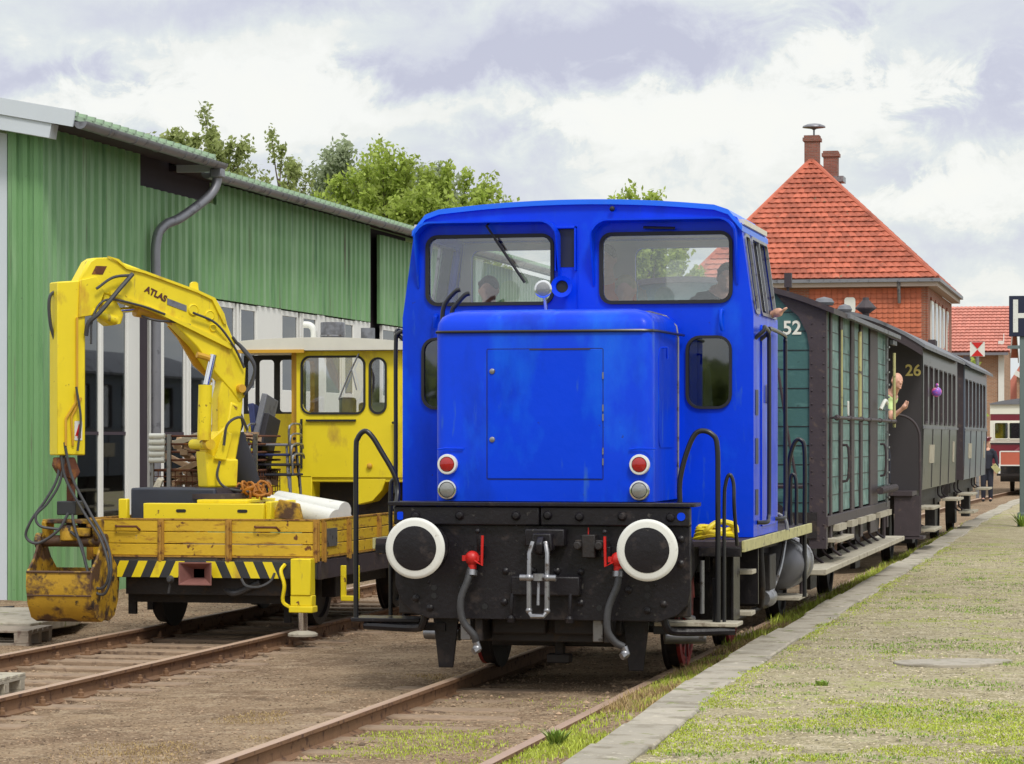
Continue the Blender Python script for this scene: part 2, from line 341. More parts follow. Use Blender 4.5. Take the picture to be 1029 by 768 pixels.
M['brickY'] = brick_mat('red_brick_side', (.36, .10, .05), (.26, .07, .04), (.30, .22, .18), 1, axes='YZ')
M['brickX'] = brick_mat('red_brick_front', (.40, .12, .06), (.28, .08, .04), (.30, .22, .18), 1, axes='XZ')
M['brickB'] = brick_mat('tan_brick', (.42, .22, .12), (.34, .17, .09), (.40, .33, .27), 1, axes='XZ')
M['tilewall'] = mat('hung_tile', (.50, .13, .06), .6, 0, .2, 1.5, isl=.14)
M['rooftile'] = mat('orange_roof_tile', (.45, .115, .065), .65, 0, .25, .9, [((.28, .07, .04), 1.2, .52, .14, .7), ((.24, .18, .11), 3, .66, .07, .9)], isl=.22)
M['rooftile2'] = mat('salmon_roof_tile', (.55, .20, .15), .65, 0, .15, 1.2, isl=.12)
M['chimbrick'] = brick_mat('chimney_brick', (.30, .10, .07), (.20, .07, .05), (.22, .16, .14), 1, axes='XZ')
# ================================================================ GROUND
def vnoise(x, y, sc, seed=0):
    """smooth value noise on numpy arrays"""
    r = np.random.default_rng(seed); T = r.random((256, 256))
    u = x * sc + 1000; v = y * sc + 1000; i = np.floor(u).astype(int); j = np.floor(v).astype(int); fu = u - i; fv = v - j
    fu = fu * fu * (3 - 2 * fu); fv = fv * fv * (3 - 2 * fv)
    g = lambda a, b: T[a % 256, b % 256]
    return (g(i, j) * (1 - fu) + g(i + 1, j) * fu) * (1 - fv) + (g(i, j + 1) * (1 - fu) + g(i + 1, j + 1) * fu) * fv
def fbm(x, y, sc, seed=0, o=4): return sum(vnoise(x, y, sc * 2 ** k, seed + k) / 2 ** (k + 1) for k in range(o))
def track_dx(Y): return np.where(np.asarray(Y) > 55, .00055 * (np.asarray(Y) - 55.) ** 2, 0.0)
EDGE = [(0, 1.66), (13.6, 1.54), (19, 1.36), (26, 1.34), (38, 1.27), (55, 1.14), (71, 1.18), (90, 1.75), (120, 3.6), (160, 7.5)]
def edge(Y): return np.interp(Y, [e[0] for e in EDGE], [e[1] for e in EDGE])
def gh(X, Y):
    X = np.asarray(X, float); Y = np.asarray(Y, float); x = X - track_dx(Y)
    base = np.interp(x, [-9, -6, -5.1, -4.9, -3.7, -3.45, -3.2, -1.2, -.8, -.6, .55, .68, .8, 1.1, 1.35, 1.7],
                     [-.10, -.13, -.15, -.155, -.155, -.15, -.13, -.10, -.13, -.125, -.085, -.05, -.03, .03, .05, .05])
    return base + .035 * (fbm(X, Y, .8, 3) - .5) + .02 * (fbm(X, Y, 4, 9, 3) - .5)
def grid_mesh(name, xs, ys, zf, m, kind='structure'):
    X, Y = np.meshgrid(xs, ys); Z = zf(X, Y); V = np.stack([X, Y, Z], -1).reshape(-1, 3); nx, ny = len(xs), len(ys)
    I = np.arange(nx * ny).reshape(ny, nx); F = np.stack([I[:-1, :-1], I[:-1, 1:], I[1:, 1:], I[1:, :-1]], -1).reshape(-1, 4)
    me = bpy.data.meshes.new(name); me.from_pydata(V.tolist(), [], F.tolist()); me.polygons.foreach_set('use_smooth', [True] * len(F))
    me.materials.append(m); o = bpy.data.objects.new(name, me); col.objects.link(o); o['kind'] = kind; return o
def ground_mat(name, dirt, dark, pale, grassc, gscale, gth, bias='none'):
    m = bpy.data.materials.new(name); m.use_nodes = True; nt = m.node_tree; N = nt.nodes; L = nt.links; b = N['Principled BSDF']; b.inputs['Roughness'].default_value = .95
    b.inputs['Specular IOR Level'].default_value = .15
    g = N.new('ShaderNodeNewGeometry')
    def nz(s, det=8, r=.65):
        n = N.new('ShaderNodeTexNoise'); n.inputs['Scale'].default_value = s; n.inputs['Detail'].default_value = det; n.inputs['Roughness'].default_value = r
        L.new(g.outputs['Position'], n.inputs['Vector']); return n.outputs['Fac']
    def ramp(f, a, c): 
        r = N.new('ShaderNodeMapRange'); r.inputs[1].default_value = a; r.inputs[2].default_value = c; L.new(f, r.inputs[0]); return r.outputs[0]
    def mix(f, c1, c2):
        x = N.new('ShaderNodeMixRGB'); L.new(f, x.inputs[0])
        for i, c in ((1, c1), (2, c2)):
            if isinstance(c, tuple): x.inputs[i].default_value = c + (1,)
            else: L.new(c, x.inputs[i])
        return x.outputs[0]
    c = mix(ramp(nz(1.1), .35, .65), dark, dirt)
    c = mix(ramp(nz(5), .5, .68), c, pale)
    c = mix(ramp(nz(2.3), .56, .70), c, tuple(x * .62 for x in dark))
    vo = N.new('ShaderNodeTexVoronoi'); vo.inputs['Scale'].default_value = 60; L.new(g.outputs['Position'], vo.inputs['Vector'])
    sp = N.new('ShaderNodeSeparateColor'); L.new(vo.outputs['Color'], sp.inputs[0])
    c = mix(ramp(sp.outputs[0], .80, 1.0), c, tuple(min(1, x * 1.2) for x in pale)); c = mix(ramp(sp.outputs[1], .82, 1.0), c, tuple(x * .55 for x in dark))
    if gth < 1: c = mix(ramp(nz(gscale, 8, .7), gth, gth + .1), c, grassc)
    L.new(c, b.inputs['Base Color'])
    ad = N.new('ShaderNodeMath'); ad.operation = 'ADD'; L.new(nz(28), ad.inputs[0]); L.new(vo.outputs['Distance'], ad.inputs[1])
    bp = N.new('ShaderNodeBump'); bp.inputs['Distance'].default_value = .013; bp.inputs['Strength'].default_value = 1; L.new(ad.outputs[0], bp.inputs['Height']); L.new(bp.outputs[0], b.inputs['Normal'])
    return m
M['dirt'] = ground_mat('yard_dirt', (.33, .235, .15), (.20, .13, .082), (.41, .31, .21), (.15, .17, .05), 1.4, 2)
M['plat'] = ground_mat('platform_gravel', (.44, .38, .245), (.33, .28, .165), (.54, .47, .34), (.33, .35, .10), 1.1, .54)
M['fargnd'] = ground_mat('far_ground', (.22, .21, .12), (.16, .17, .07), (.26, .24, .16), (.12, .17, .04), .3, .45)
grid_mesh('ground', np.arange(-9.4, 1.72, .06), np.arange(11, 62, .08), gh, M['dirt'])
def yard_far(X, Y): return gh(X, Y) - .0
grid_mesh('far_track_bed', np.arange(-12, 9.1, .35), np.arange(61.9, 170, .8), lambda X, Y: np.full_like(X, -.12) + .02 * fbm(X, Y, 1, 5), M['dirt'])
b = MB(); b.add([(-900, -60, -.25), (900, -60, -.25), (900, 2200, -.25), (-900, 2200, -.25)], [(0, 1, 2, 3)]); tag(b.build('grassland', M['fargnd'], fix=False), kind='structure')
# platform surface, following its edge
PH = .20
ys = np.concatenate([np.arange(9, 40, .12), np.arange(40, 125, .6)]); us = np.concatenate([np.concatenate([np.arange(0, .4, .03), np.arange(.4, 7, .10)]), np.arange(7, 24, .8)])
U, Yg = np.meshgrid(us, ys); Xg = edge(Yg) + .25 + U
Zg = PH - .002 + .03 * (fbm(Xg, Yg, .9, 21) - .5) * np.clip(U * 3, 0, 1) + (.012 + .05 * np.clip(1 - U * 7, 0, 1)) * (fbm(Xg, Yg, 5, 31, 3) - .5)
V = np.stack([Xg, Yg, Zg], -1).reshape(-1, 3); nx, ny = len(us), len(ys); I = np.arange(nx * ny).reshape(ny, nx)
F = np.stack([I[:-1, :-1], I[:-1, 1:], I[1:, 1:], I[1:, :-1]], -1).reshape(-1, 4)
me = bpy.data.meshes.new('platform'); me.from_pydata(V.tolist(), [], F.tolist()); me.materials.append(M['plat']); me.polygons.foreach_set('use_smooth', [True] * len(F))
o = bpy.data.objects.new('platform', me); col.objects.link(o); o['kind'] = 'structure'
# kerb of concrete slabs
k = MB(); y = 9.3; i = 0
while y < 118:
    ln = 1.02 + .05 * math.sin(i * 3.1); y1 = y + ln - .022; a0, a1 = float(edge(y)), float(edge(y1)); j = .018 * math.sin(i * 7.7); h = PH + .008 + .010 * math.sin(i * 5.3)
    a0 += j; a1 += j
    k.add([(a0, y, -.3), (a0 + .32, y, -.3), (a1 + .32, y1, -.3), (a1, y1, -.3), (a0, y, h), (a0 + .32, y, h), (a1 + .32, y1, h + .004), (a1, y1, h + .004)],
          [(0, 3, 2, 1), (4, 5, 6, 7), (0, 1, 5, 4), (1, 2, 6, 5), (2, 3, 7, 6), (3, 0, 4, 7)]); y += ln; i += 1
tag(k.build('platform_kerb', M['concrete'], bevel=.012, segs=1), kind='structure')
# flat worn slab let into the platform
b = MB(); P = [(3.02 + .40 * math.cos(t) * (1 + .12 * math.sin(3 * t)), 20.25 + .34 * math.sin(t) * (1 + .1 * math.cos(2 * t)) + .15 * math.cos(t)) for t in [2 * math.pi * i / 22 for i in range(22)]]
b.prism(P, XY(PH - .02), 0, .034); tag(b.build('paving_patch', M['concrete'], bevel=.006), kind='structure')

# rails
RP = [(-.06, -.145), (.06, -.145), (.06, -.13), (.012, -.112), (.010, -.04), (.034, -.028), (.034, -.004), (.028, 0), (-.028, 0), (-.034, -.004), (-.034, -.028), (-.010, -.04), (-.012, -.112), (-.06, -.13)]
def rail(cx, Y0, Y1, curve, label, group):
    ys = np.arange(Y0, Y1 + .01, 3 if curve else 6.0); b = MB(); n = len(RP)
    V = []
    for y in ys:
        dx = float(track_dx(y)) if curve else 0
        V += [(cx + dx + p[0], y, p[1] - .001) for p in RP]
    F = []; mi = []
    for i in range(len(ys) - 1):
        for q in range(n):
            F.append((i * n + q, i * n + (q + 1) % n, (i + 1) * n + (q + 1) % n, (i + 1) * n + q)); mi.append(1 if q in (6, 7, 8) else 0)
    F += [tuple(range(n)), tuple((len(ys) - 1) * n + q for q in range(n - 1, -1, -1))]; mi += [0, 0]
    b.add(V, F); b.m = mi
    o = b.build('rail', [M['railside'], M['railtop']]); return tag(o, label, 'rail', group)
rail(-.75, 6, 150, True, 'left rail of the main track, in front of the blue locomotive', 'rails of the main track')
rail(.75, 6, 150, True, 'right rail of the main track, half buried in grass beside the kerb', 'rails of the main track')
rail(-5.0, 6, 60, False, 'rusty left rail of the siding, nearest the green workshop', 'rails of the siding')
rail(-3.5, 6, 60, False, 'rusty right rail of the siding, nearest the bare dirt', 'rails of the siding')
# sleepers
s0 = MB().box(-1.25, 1.25, -.12, .12, -.15, 0).build('sleeper', M['sleeper'], bevel=.012, segs=1)
def sleepers(cx, Ys, z, label, group, first):
    for i, y in enumerate(Ys):
        o = first if (i == 0 and first is not None) else s0.copy()
        if o is not s0: col.objects.link(o)
        o.location = (cx + random.uniform(-.04, .04) , y + random.uniform(-.04, .04), z - .15 + random.uniform(-.008, .012))
        o.rotation_euler = (0, random.uniform(-.006, .006), random.uniform(-.02, .02)); tag(o, label, 'sleeper', group)
_nb = set(o.name for o in bpy.data.objects)
sleepers(-4.25, np.arange(17.0, 34, .66), -.128, 'worn wooden sleeper between the rails of the siding', 'sleepers of the siding', s0)
cl0 = None
for o in [o for o in bpy.data.objects if o.name.startswith('sleeper')]:
    for lx in (-.84, -.66, .66, .84):
        if cl0 is None:
            cl0 = MB().box(-.05, .05, -.05, .05, .15, .163).lathe((0, 0, .16), (0, 0, 1), [(.024, 0), (.024, .03), (.014, .035), (.014, .055), (0, .056)], 8).build('rail_clip', M['railside'], None); c_ = cl0
        else: c_ = cl0.copy(); col.objects.link(c_)
        c_.parent = o; c_.location = (lx, 0, .15)
sleepers(0, np.arange(13.2, 22, .68), -.112, 'worn wooden sleeper almost buried under the main track', 'sleepers of the main track', None)
# rail bolts and clips at the sleeper ends (siding, near side)
# stones
def scatter(name, n, region, size, m, zf, kind_label):
    P = []; 
    X, Y = region(n); Z = zf(X, Y); S = size * (rng.random(len(X)) ** 2 * 1.6 + .45) ; n = len(X)
    base = np.array([(1, 0, 0), (-1, 0, 0), (0, 1, 0), (0, -1, 0), (0, 0, .75), (0, 0, -.6)], float)
    tri = np.array([(0, 2, 4), (2, 1, 4), (1, 3, 4), (3, 0, 4), (2, 0, 5), (1, 2, 5), (3, 1, 5), (0, 3, 5)])
    A = rng.random(n) * 6.28; ca, sa = np.cos(A), np.sin(A); J = base[None] * (S[:, None, None]) * (1 + .45 * (rng.random((n, 6, 3)) - .5)); J[:, :, 0] *= 1 + .5 * rng.random((n, 1))
    R = J.copy(); R[:, :, 0] = J[:, :, 0] * ca[:, None] - J[:, :, 1] * sa[:, None]; R[:, :, 1] = J[:, :, 0] * sa[:, None] + J[:, :, 1] * ca[:, None]
    R[:, :, 0] += X[:, None]; R[:, :, 1] += Y[:, None]; R[:, :, 2] += Z[:, None]
    V = R.reshape(-1, 3); F = (tri[None] + (np.arange(n) * 6)[:, None, None]).reshape(-1, 3)
    me = bpy.data.meshes.new(name); me.from_pydata(V.tolist(), [], F.tolist()); me.materials.append(m)
    o = bpy.data.objects.new(name, me); col.objects.link(o); tag(o, kind_label, 'gravel', kind='stuff')
M['stone'] = mat('loose_stone', (.29, .20, .13), .9, 0, .3, 3, isl=.6)
M['stone2'] = mat('platform_stone', (.40, .34, .24), .9, 0, .3, 3, isl=.6)
def reg_yard(n):
    Y = 13 + 22 * rng.random(n) ** 1.3; X = -8 + 9.3 * rng.random(n); k = fbm(X, Y, 1.2, 40) + .25 * (np.abs(X + 2.2) > 1.1) > .40 + .3 * rng.random(n)
    return X[k], Y[k]
scatter('gravel', 42000, reg_yard, .0065, M['stone'], lambda x, y: gh(x, y) + .002, 'loose brown stones strewn over the yard dirt and between the rails')
def near_rail(n):
    Y = 13 + 20 * rng.random(n); w = rng.integers(0, 4, n); c = np.array([-5., -3.5, -.75, .75])[w]; X = c + rng.normal(0, .16, n); k = np.abs(X - c) > .06; return X[k], Y[k]
scatter('gravel', 7000, near_rail, .013, M['stone'], lambda x, y: gh(x, y) + .004, 'coarser dark ballast stones lying along both sides of the rails')
def plz(X, Y): 
    U = X - edge(Y) - .25
    return PH - .002 + .03 * (fbm(X, Y, .9, 21) - .5) * np.clip(U * 3, 0, 1) + (.012 + .05 * np.clip(1 - U * 7, 0, 1)) * (fbm(X, Y, 5, 31, 3) - .5)
def reg_plat(n):
    Y = 12.5 + 30 * rng.random(n) ** 1.4; X = edge(Y) + .36 + 4 * rng.random(n); return X, Y
scatter('gravel', 30000, reg_plat, .006, M['stone2'], lambda x, y: plz(x, y) + .001, 'fine pale grit covering the platform')
# grass blades
def grass(name, X, Y, Z, h, w, m, lean, label):
    n = len(X); A = rng.random(n) * 6.28; H = h * (.45 + .8 * rng.random(n)); W = w * (.6 + .8 * rng.random(n)); B = rng.random(n) * 6.28; Ln = lean * H * rng.random(n)
    dx, dy = np.cos(A) * W / 2, np.sin(A) * W / 2; lx, ly = np.cos(B) * Ln, np.sin(B) * Ln
    V = np.zeros((n, 5, 3)); 
    V[:, 0] = np.stack([X - dx, Y - dy, Z - .005], -1); V[:, 1] = np.stack([X + dx, Y + dy, Z - .005], -1)
    V[:, 2] = np.stack([X + dx * .8 + lx * .4, Y + dy * .8 + ly * .4, Z + H * .6], -1); V[:, 3] = np.stack([X - dx * .8 + lx * .4, Y - dy * .8 + ly * .4, Z + H * .6], -1)
    V[:, 4] = np.stack([X + lx, Y + ly, Z + H], -1)
    o5 = np.arange(n)[:, None] * 5
    F = (np.array([[0, 1, 2, 3]]) + o5).tolist() + (np.array([[3, 2, 4]]) + o5).tolist()
    me = bpy.data.meshes.new(name); me.from_pydata(V.reshape(-1, 3).tolist(), [], F); me.materials.append(m)
    o = bpy.data.objects.new(name, me); col.objects.link(o); return tag(o, label, 'grass', kind='stuff')
M['gr1'] = mat('grass_yellow_green', (.40, .47, .055), .6, 0, .25, 2, isl=.35)
M['gr2'] = mat('grass_green', (.22, .33, .05), .6, 0, .25, 2, isl=.4)
M['gr3'] = mat('grass_dry', (.38, .27, .12), .7, 0, .3, 2, isl=.4)
def pick(n, xf, Y0, Y1, dens, p=1.4):
    Y = Y0 + (Y1 - Y0) * rng.random(n) ** p; X = xf(Y, rng.random(n)); k = dens(X, Y) > rng.random(n); return X[k], Y[k]
# strip between main track and kerb
sx = lambda Y, r: .80 + (edge(Y) - .82) * r
X, Y = pick(60000, sx, 12.6, 48, lambda X, Y: np.clip((fbm(X, Y, 1.3, 50) - .38) * 5 + .25 * (Y < 19), .04, 1)); grass('grass', X, Y, gh(X, Y), .035, .006, M['gr1'], .9, 'yellow green grass growing in the strip between main track and kerb')
X, Y = pick(26000, sx, 18, 60, lambda X, Y: np.clip((fbm(X, Y, 1.6, 60) - .36) * 4, .05, 1)); grass('grass', X, Y, gh(X, Y), .065, .006, M['gr3'], .9, 'dry brown tufts among the grass beside the train')
X, Y = pick(14000, sx, 24, 60, lambda X, Y: np.clip((fbm(X, Y, 1.9, 63) - .40) * 5, .0, 1)); grass('grass', X, Y, gh(X, Y), .10, .008, M['gr1'], .8, 'taller grass tufts under the long running board')
# between the main rails, in front of the locomotive, and the verge left of it
X, Y = pick(70000, lambda Y, r: -.66 + 1.36 * r, 12.6, 24, lambda X, Y: np.clip((fbm(X, Y, 1.5, 70) - .46) * 3 + .06 * (X > 0), 0, .5) * np.clip((20.4 - Y) / 3, 0, 1)); grass('grass', X, Y, gh(X, Y), .016, .006, M['gr1'], 1.2, 'sparse low grass between the rails in front of the locomotive')
X, Y = pick(50000, lambda Y, r: -2.3 + 1.45 * r, 12.6, 22, lambda X, Y: np.clip((fbm(X, Y, 1.2, 80) - .52) * 6, 0, .8) * np.clip(1.4 - np.abs(X + 1.35) * 1.6, 0, 1)); grass('grass', X, Y, gh(X, Y), .014, .006, M['gr3'], 1.2, 'dry thin grass on the dirt left of the main track')
# platform
px_ = lambda Y, r: edge(Y) + .27 + 4.2 * r
def pd(X, Y):
    U = X - edge(Y) - .34
    near = np.clip((17.9 - Y + 1.6 * (fbm(X, Y, .8, 96) - .5)) * .7, 0, 1) * 1.25
    return np.clip((fbm(X, Y, 1.1, 90) - .45) * 4, 0, .8) * .34 * (fbm(X, Y, 5, 97) > .48) + near * np.clip((fbm(X, Y, 2.2, 91) - .34) * 4, 0, 1) + np.clip(1 - U / .14, 0, 1) * .9 * (fbm(X, Y, 1.4, 92) > .42)
X, Y = pick(380000, px_, 12.6, 42, lambda X, Y: pd(X, Y) * .9, 1.9); grass('grass', X, Y, plz(X, Y), .011, .007, M['gr1'], 1.4, 'short yellow green grass covering the platform in patches')
X, Y = pick(120000, px_, 12.6, 44, lambda X, Y: np.clip((fbm(X, Y, 2.4, 95) - .54) * 7, 0, .8), 1.5); grass('grass', X, Y, plz(X, Y), .015, .009, M['gr2'], 1.4, 'small green weeds scattered over the platform gravel')
def tuft(x, y, z, label, n=60, h=.09, w=.012):
    b = MB()
    for i in range(n):
        a = random.uniform(0, 6.28); r = random.uniform(.3, 1) * h; t = random.uniform(.2, 1.1); ww = w * random.uniform(.6, 1.2)
        p = Vector((x + random.uniform(-.03, .03), y + random.uniform(-.03, .03), z)); q = p + Vector((math.cos(a) * r * t, math.sin(a) * r * t, r)); s = Vector((-math.sin(a), math.cos(a), 0)) * ww
        md = (p + q) / 2 + Vector((0, 0, r * .1)); b.add([p, md - s, q, md + s], [(0, 1, 2, 3)])
    tag(b.build('weed', M['gr2'], fix=False, smooth=False), label, 'weed')
tuft(.98, 16.05, .02, 'bright green leafy weed between the buried rail and the kerb in the foreground', 150, .10, .008)
tuft(2.30, 18.3, .19, 'small round green weed alone on the platform gravel near the kerb', 60, .05, .012)
tuft(2.28, 51.8, .19, 'tall grass clump at the foot of the grey sign post', 90, .30, .012)

# ================================================================ GREEN WORKSHOP
WX = -8.3
shop = thing('workshop', (WX - 6, 45, -.15), 'long green corrugated workshop with white window band and grey gutter', 'building')
def corr(Y0, Y1, z0, z1, x0):
    b = MB(); per = .276; P = []; y = Y0
    while y < Y1:
        P += [(y, 0), (y + .09, 0), (y + .125, .034), (y + .235, .034)]; y += per
    P.append((Y1, 0)); P = [p for p in P if p[0] <= Y1]; n = len(P)
    V = [(x0 + d, yy, z) for z in (z0, z1) for (yy, d) in P] + [(x0 - .05, yy, z) for z in (z0, z1) for (yy, d) in P]
    F = [(i, i + 1, n + i + 1, n + i) for i in range(n - 1)] + [(2 * n + i + 1, 2 * n + i, 3 * n + i, 3 * n + i + 1) for i in range(n - 1)]
    F += [(i + 1, i, 2 * n + i, 2 * n + i + 1) for i in range(n - 1)] + [(n + i, n + i + 1, 3 * n + i + 1, 3 * n + i) for i in range(n - 1)]
    F += [(0, n, 3 * n, 2 * n), (n - 1, 3 * n - 1, 4 * n - 1, 2 * n - 1)]
    b.add(V, F); return b
corr(30.9, 32.0, -.2, 5.50, WX).build('wall', M['green'], shop, smooth=False)
corr(32.0, 34.2, 3.78, 5.50, WX).build('wall', M['green'], shop, smooth=False)
corr(34.2, 37.4, 3.78, 5.10, WX - .02).build('wall', M['green'], shop, smooth=False); corr(37.4, 45.5, 3.78, 5.40, WX - .02).build('wall', M['green'], shop, smooth=False)
corr(46.1, 62, 3.78, 5.30, WX - .02).build('wall', M['green'], shop, smooth=False)
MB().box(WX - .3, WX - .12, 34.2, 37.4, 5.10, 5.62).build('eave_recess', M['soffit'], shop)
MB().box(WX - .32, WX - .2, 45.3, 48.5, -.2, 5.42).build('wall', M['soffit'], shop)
MB().box(WX - .25, WX - .02, 32.0, 62, -.2, .62).build('base_wall', M['green'], shop)
# gable wall and trims
g = MB(); g.prism([(-20, -.2), (-8.72, -.2), (-8.72, 5.42), (-14, 6.5), (-20, 5.4)], XZ(30.87), 0, .12); g.build('gable_wall', M['paleblue'], shop)
g = MB(); per = .138; PP = []
x = -8.71
while x < -8.27: PP += [(x, 0), (x + .05, 0), (x + .065, -.03), (x + .12, -.03)]; x += .138
PP = [p for p in PP if p[0] < -8.265] + [(-8.265, 0)]; g.prism(PP + [(-8.265, .05), (-8.71, .05)], lambda u, v, w: (u, 30.87 + v, w), -.2, 5.45); g.build('gable_cladding', M['green'], shop, smooth=False)
# roof: sheet rising away from the eave, with ribs
r = MB(); sl = .19
def rz(x): return 5.56 + (-7.62 - x) * sl
def rf2(x): return rz(x) - .15
r.add([(-7.75, 30.5, rz(-7.75)), (-7.75, 35.7, rz(-7.75)), (-14, 35.7, rz(-14)), (-14, 30.5, rz(-14)), (-7.75, 30.5, rz(-7.75) - .06), (-7.75, 35.7, rz(-7.75) - .06), (-14, 35.7, rz(-14) - .06), (-14, 30.5, rz(-14) - .06)], [(0, 1, 2, 3), (7, 6, 5, 4), (0, 4, 5, 1), (1, 5, 6, 2), (2, 6, 7, 3), (3, 7, 4, 0)])
r.add([(-8.0, 35.7, rf2(-8.0)), (-8.0, 62, rf2(-8.0)), (-14, 62, rz(-14)), (-14, 35.7, rz(-14)), (-8.0, 35.7, rf2(-8.0) - .06), (-8.0, 62, rf2(-8.0) - .06), (-14, 62, rz(-14) - .06), (-14, 35.7, rz(-14) - .06)], [(0, 1, 2, 3), (7, 6, 5, 4), (0, 4, 5, 1), (1, 5, 6, 2), (2, 6, 7, 3), (3, 7, 4, 0)])
r.add([(-14, 30.5, rz(-14)), (-14, 62, rz(-14)), (-20.3, 62, 5.4), (-20.3, 30.5, 5.4)], [(0, 1, 2, 3)])
y = 30.6
while y < 61.9:
    x0 = -7.72 if y < 35.7 else -7.97
    r.bar((x0, y, (rz(x0) if y < 35.7 else rf2(x0)) + .015), (-14, y, rz(-14) + .015), .05, .05); y += .276
r.build('roof', M['greenroof'], shop)
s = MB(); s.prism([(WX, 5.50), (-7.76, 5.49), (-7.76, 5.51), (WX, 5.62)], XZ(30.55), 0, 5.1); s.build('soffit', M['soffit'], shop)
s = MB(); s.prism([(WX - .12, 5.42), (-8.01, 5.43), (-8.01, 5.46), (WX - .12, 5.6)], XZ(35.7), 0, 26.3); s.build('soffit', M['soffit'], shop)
MB().box(-8.3, -7.76, 35.66, 35.72, 5.40, 5.53).build('step_trim', M['paleblue'], shop)
MB().bar((-7.72, 30.48, 5.53), (-14, 30.48, rz(-14) - .07), .03, .19).build('bargeboard', M['paleblue'], shop)
MB().bar((-8.02, 30.6, 5.40), (-14, 30.6, rz(-14) - .26), .22, .17).build('bargeboard', M['paleblue'], shop)
def gutter(x, Y0, Y1, z, nm):
    P = [(.085 * math.cos(t), .085 * math.sin(t)) for t in [math.pi + math.pi * i / 10 for i in range(11)]]; P += [(p[0] * .93, p[1] * .93) for p in reversed(P)]
    b = MB(); b.prism(P, lambda u, v, w: (x + u, w, z + v), Y0, Y1)
    b.prism([(p[0], p[1]) for p in P[:11]], lambda u, v, w: (x + u, w, z + v), Y0 - .004, Y0 + .004)
    y = Y0 + .8
    while y < Y1: b.tube([(x + .088 * math.cos(t), y, z + .088 * math.sin(t)) for t in [math.pi + math.pi * i / 10 for i in range(11)]], .009, 6); y += .9
    b.build('gutter', M['zinc'], shop)
gutter(-7.66, 30.52, 35.68, 5.50, 'g'); gutter(-7.9, 35.75, 62, 5.40, 'g')
MB().tube([(-7.68, 35.55, 5.45), (-7.70, 35.55, 5.22), (-7.78, 35.4, 5.02), (-7.98, 34.9, 4.72), (-8.1, 34.62, 4.6), (-8.17, 34.5, 4.35), (-8.17, 34.5, 3.5), (-8.17, 34.5, -.1)], .065, 12, sm=5).build('downpipe', M['zinc'], shop)
MB().box(-7.77, -7.6, 35.47, 35.64, 5.3, 5.43).build('hopper', M['zinc'], shop, bevel=.02)
# window band: frames, glass, white panels
band = [('w', 32.0, 32.9), ('w', 32.97, 33.86), ('p', 33.86, 34.3), ('p', 34.66, 35.21), ('w', 35.21, 36.1), ('w', 36.3, 37.06), ('u', 37.3, 38.25), ('u', 38.5, 39.25), ('p', 39.25, 40.45), ('u', 40.5, 41.35), ('u', 41.6, 42.35),
        ('p', 42.35, 42.8), ('u', 42.85, 43.75), ('u', 43.95, 44.5), ('p', 44.55, 45.5), ('u', 46.3, 47.2), ('u', 47.4, 48.3), ('p', 48.3, 49.5), ('u', 49.5, 50.5), ('p', 50.5, 62)]
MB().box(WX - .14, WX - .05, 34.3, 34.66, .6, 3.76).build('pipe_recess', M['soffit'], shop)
for kd, a, c in band:
    if kd == 'p': MB().box(WX - .12, WX - .02, a + .003, c - .003, .62, 3.77).build('wall_panel', M['whitewall'], shop, bevel=.006); continue
    z0 = .66 if kd == 'w' else 2.55
    fr = MB().plate(rr(a + .003, c - .003, .62, 3.76, .005, 1), [rr(a + .045, c - .045, z0, 3.68, .005, 1)], YZ(WX - .08), 0, .05).build('window', M['whitewall'], shop, bevel=.004)
    MB().box(WX - .052, WX - .045, a + .04, c - .04, z0 - .01, 3.69).build('pane', M['wglass'], fr)
    if kd == 'w': MB().box(WX - .044, WX - .032, a + .046, c - .046, 1.86, 1.90).build('glazing_bar', M['soffit'], fr)
for yy in (32.93, 36.2, 37.18, 38.38, 41.48, 43.85, 44.52, 47.3): MB().box(WX - .1, WX - .022, yy - .04, yy + .04, .62, 3.76).build('mullion', M['whitewall'], shop, bevel=.004)
# interior seen dimly through the glass
q = MB(); q.box(WX - 3.5, WX - 3.3, 31.2, 60, 0, 4.4); q.build('inner_wall', M['cloth_gr'], shop)
MB().box(WX - 3.4, WX - .3, 31.2, 60, -.1, .02).build('floor', M['indark'], shop)
MB().box(WX - 3.4, WX - .3, 31.2, 60, 3.95, 4.1).build('ceiling', M['indark'], shop)
q = MB(); q.box(WX - 1.6, WX - 1.0, 32.3, 32.9, 0, 1.5); q.box(WX - 1.5, WX - .9, 33.3, 33.6, 0, 1.9); q.box(WX - 2.2, WX - 1.2, 35.3, 36.5, 0, 1.3); q.tube([(WX - 1, 33, .2), (WX - 1.1, 33.1, 2.1), (WX - .9, 33.4, 2.5)], .07, 8, sm=4)
q.build('workbench', M['cloth_gr'], shop)

# unseen foliage added behind the viewer for glossy paint and glass to reflect
r_ = np.random.default_rng(5); n = 16000
Pn = np.stack([r_.uniform(-60, 60, n), -56 + r_.normal(0, 2.5, n), np.abs(r_.normal(0, 1, n)) * 2.2], -1); Pn[:, 2] = np.minimum(Pn[:, 2], 2.5 + 3.5 * fbm(Pn[:, 0], Pn[:, 1] * 0, .12, 77))
a = r_.normal(0, 1, Pn.shape); a /= np.linalg.norm(a, axis=1)[:, None]; q = r_.normal(0, 1, Pn.shape); bb = np.cross(a, q); bb /= np.linalg.norm(bb, axis=1)[:, None]
V = np.stack([Pn - a * .8, Pn + bb * .55, Pn + a * .8, Pn - bb * .55], 1).reshape(-1, 3)
me = bpy.data.meshes.new('reflection_foliage'); me.from_pydata(V.tolist(), [], np.arange(n * 4).reshape(-1, 4).tolist()); me.materials.append(M['leaf3']); o = bpy.data.objects.new('reflection_foliage', me); col.objects.link(o)
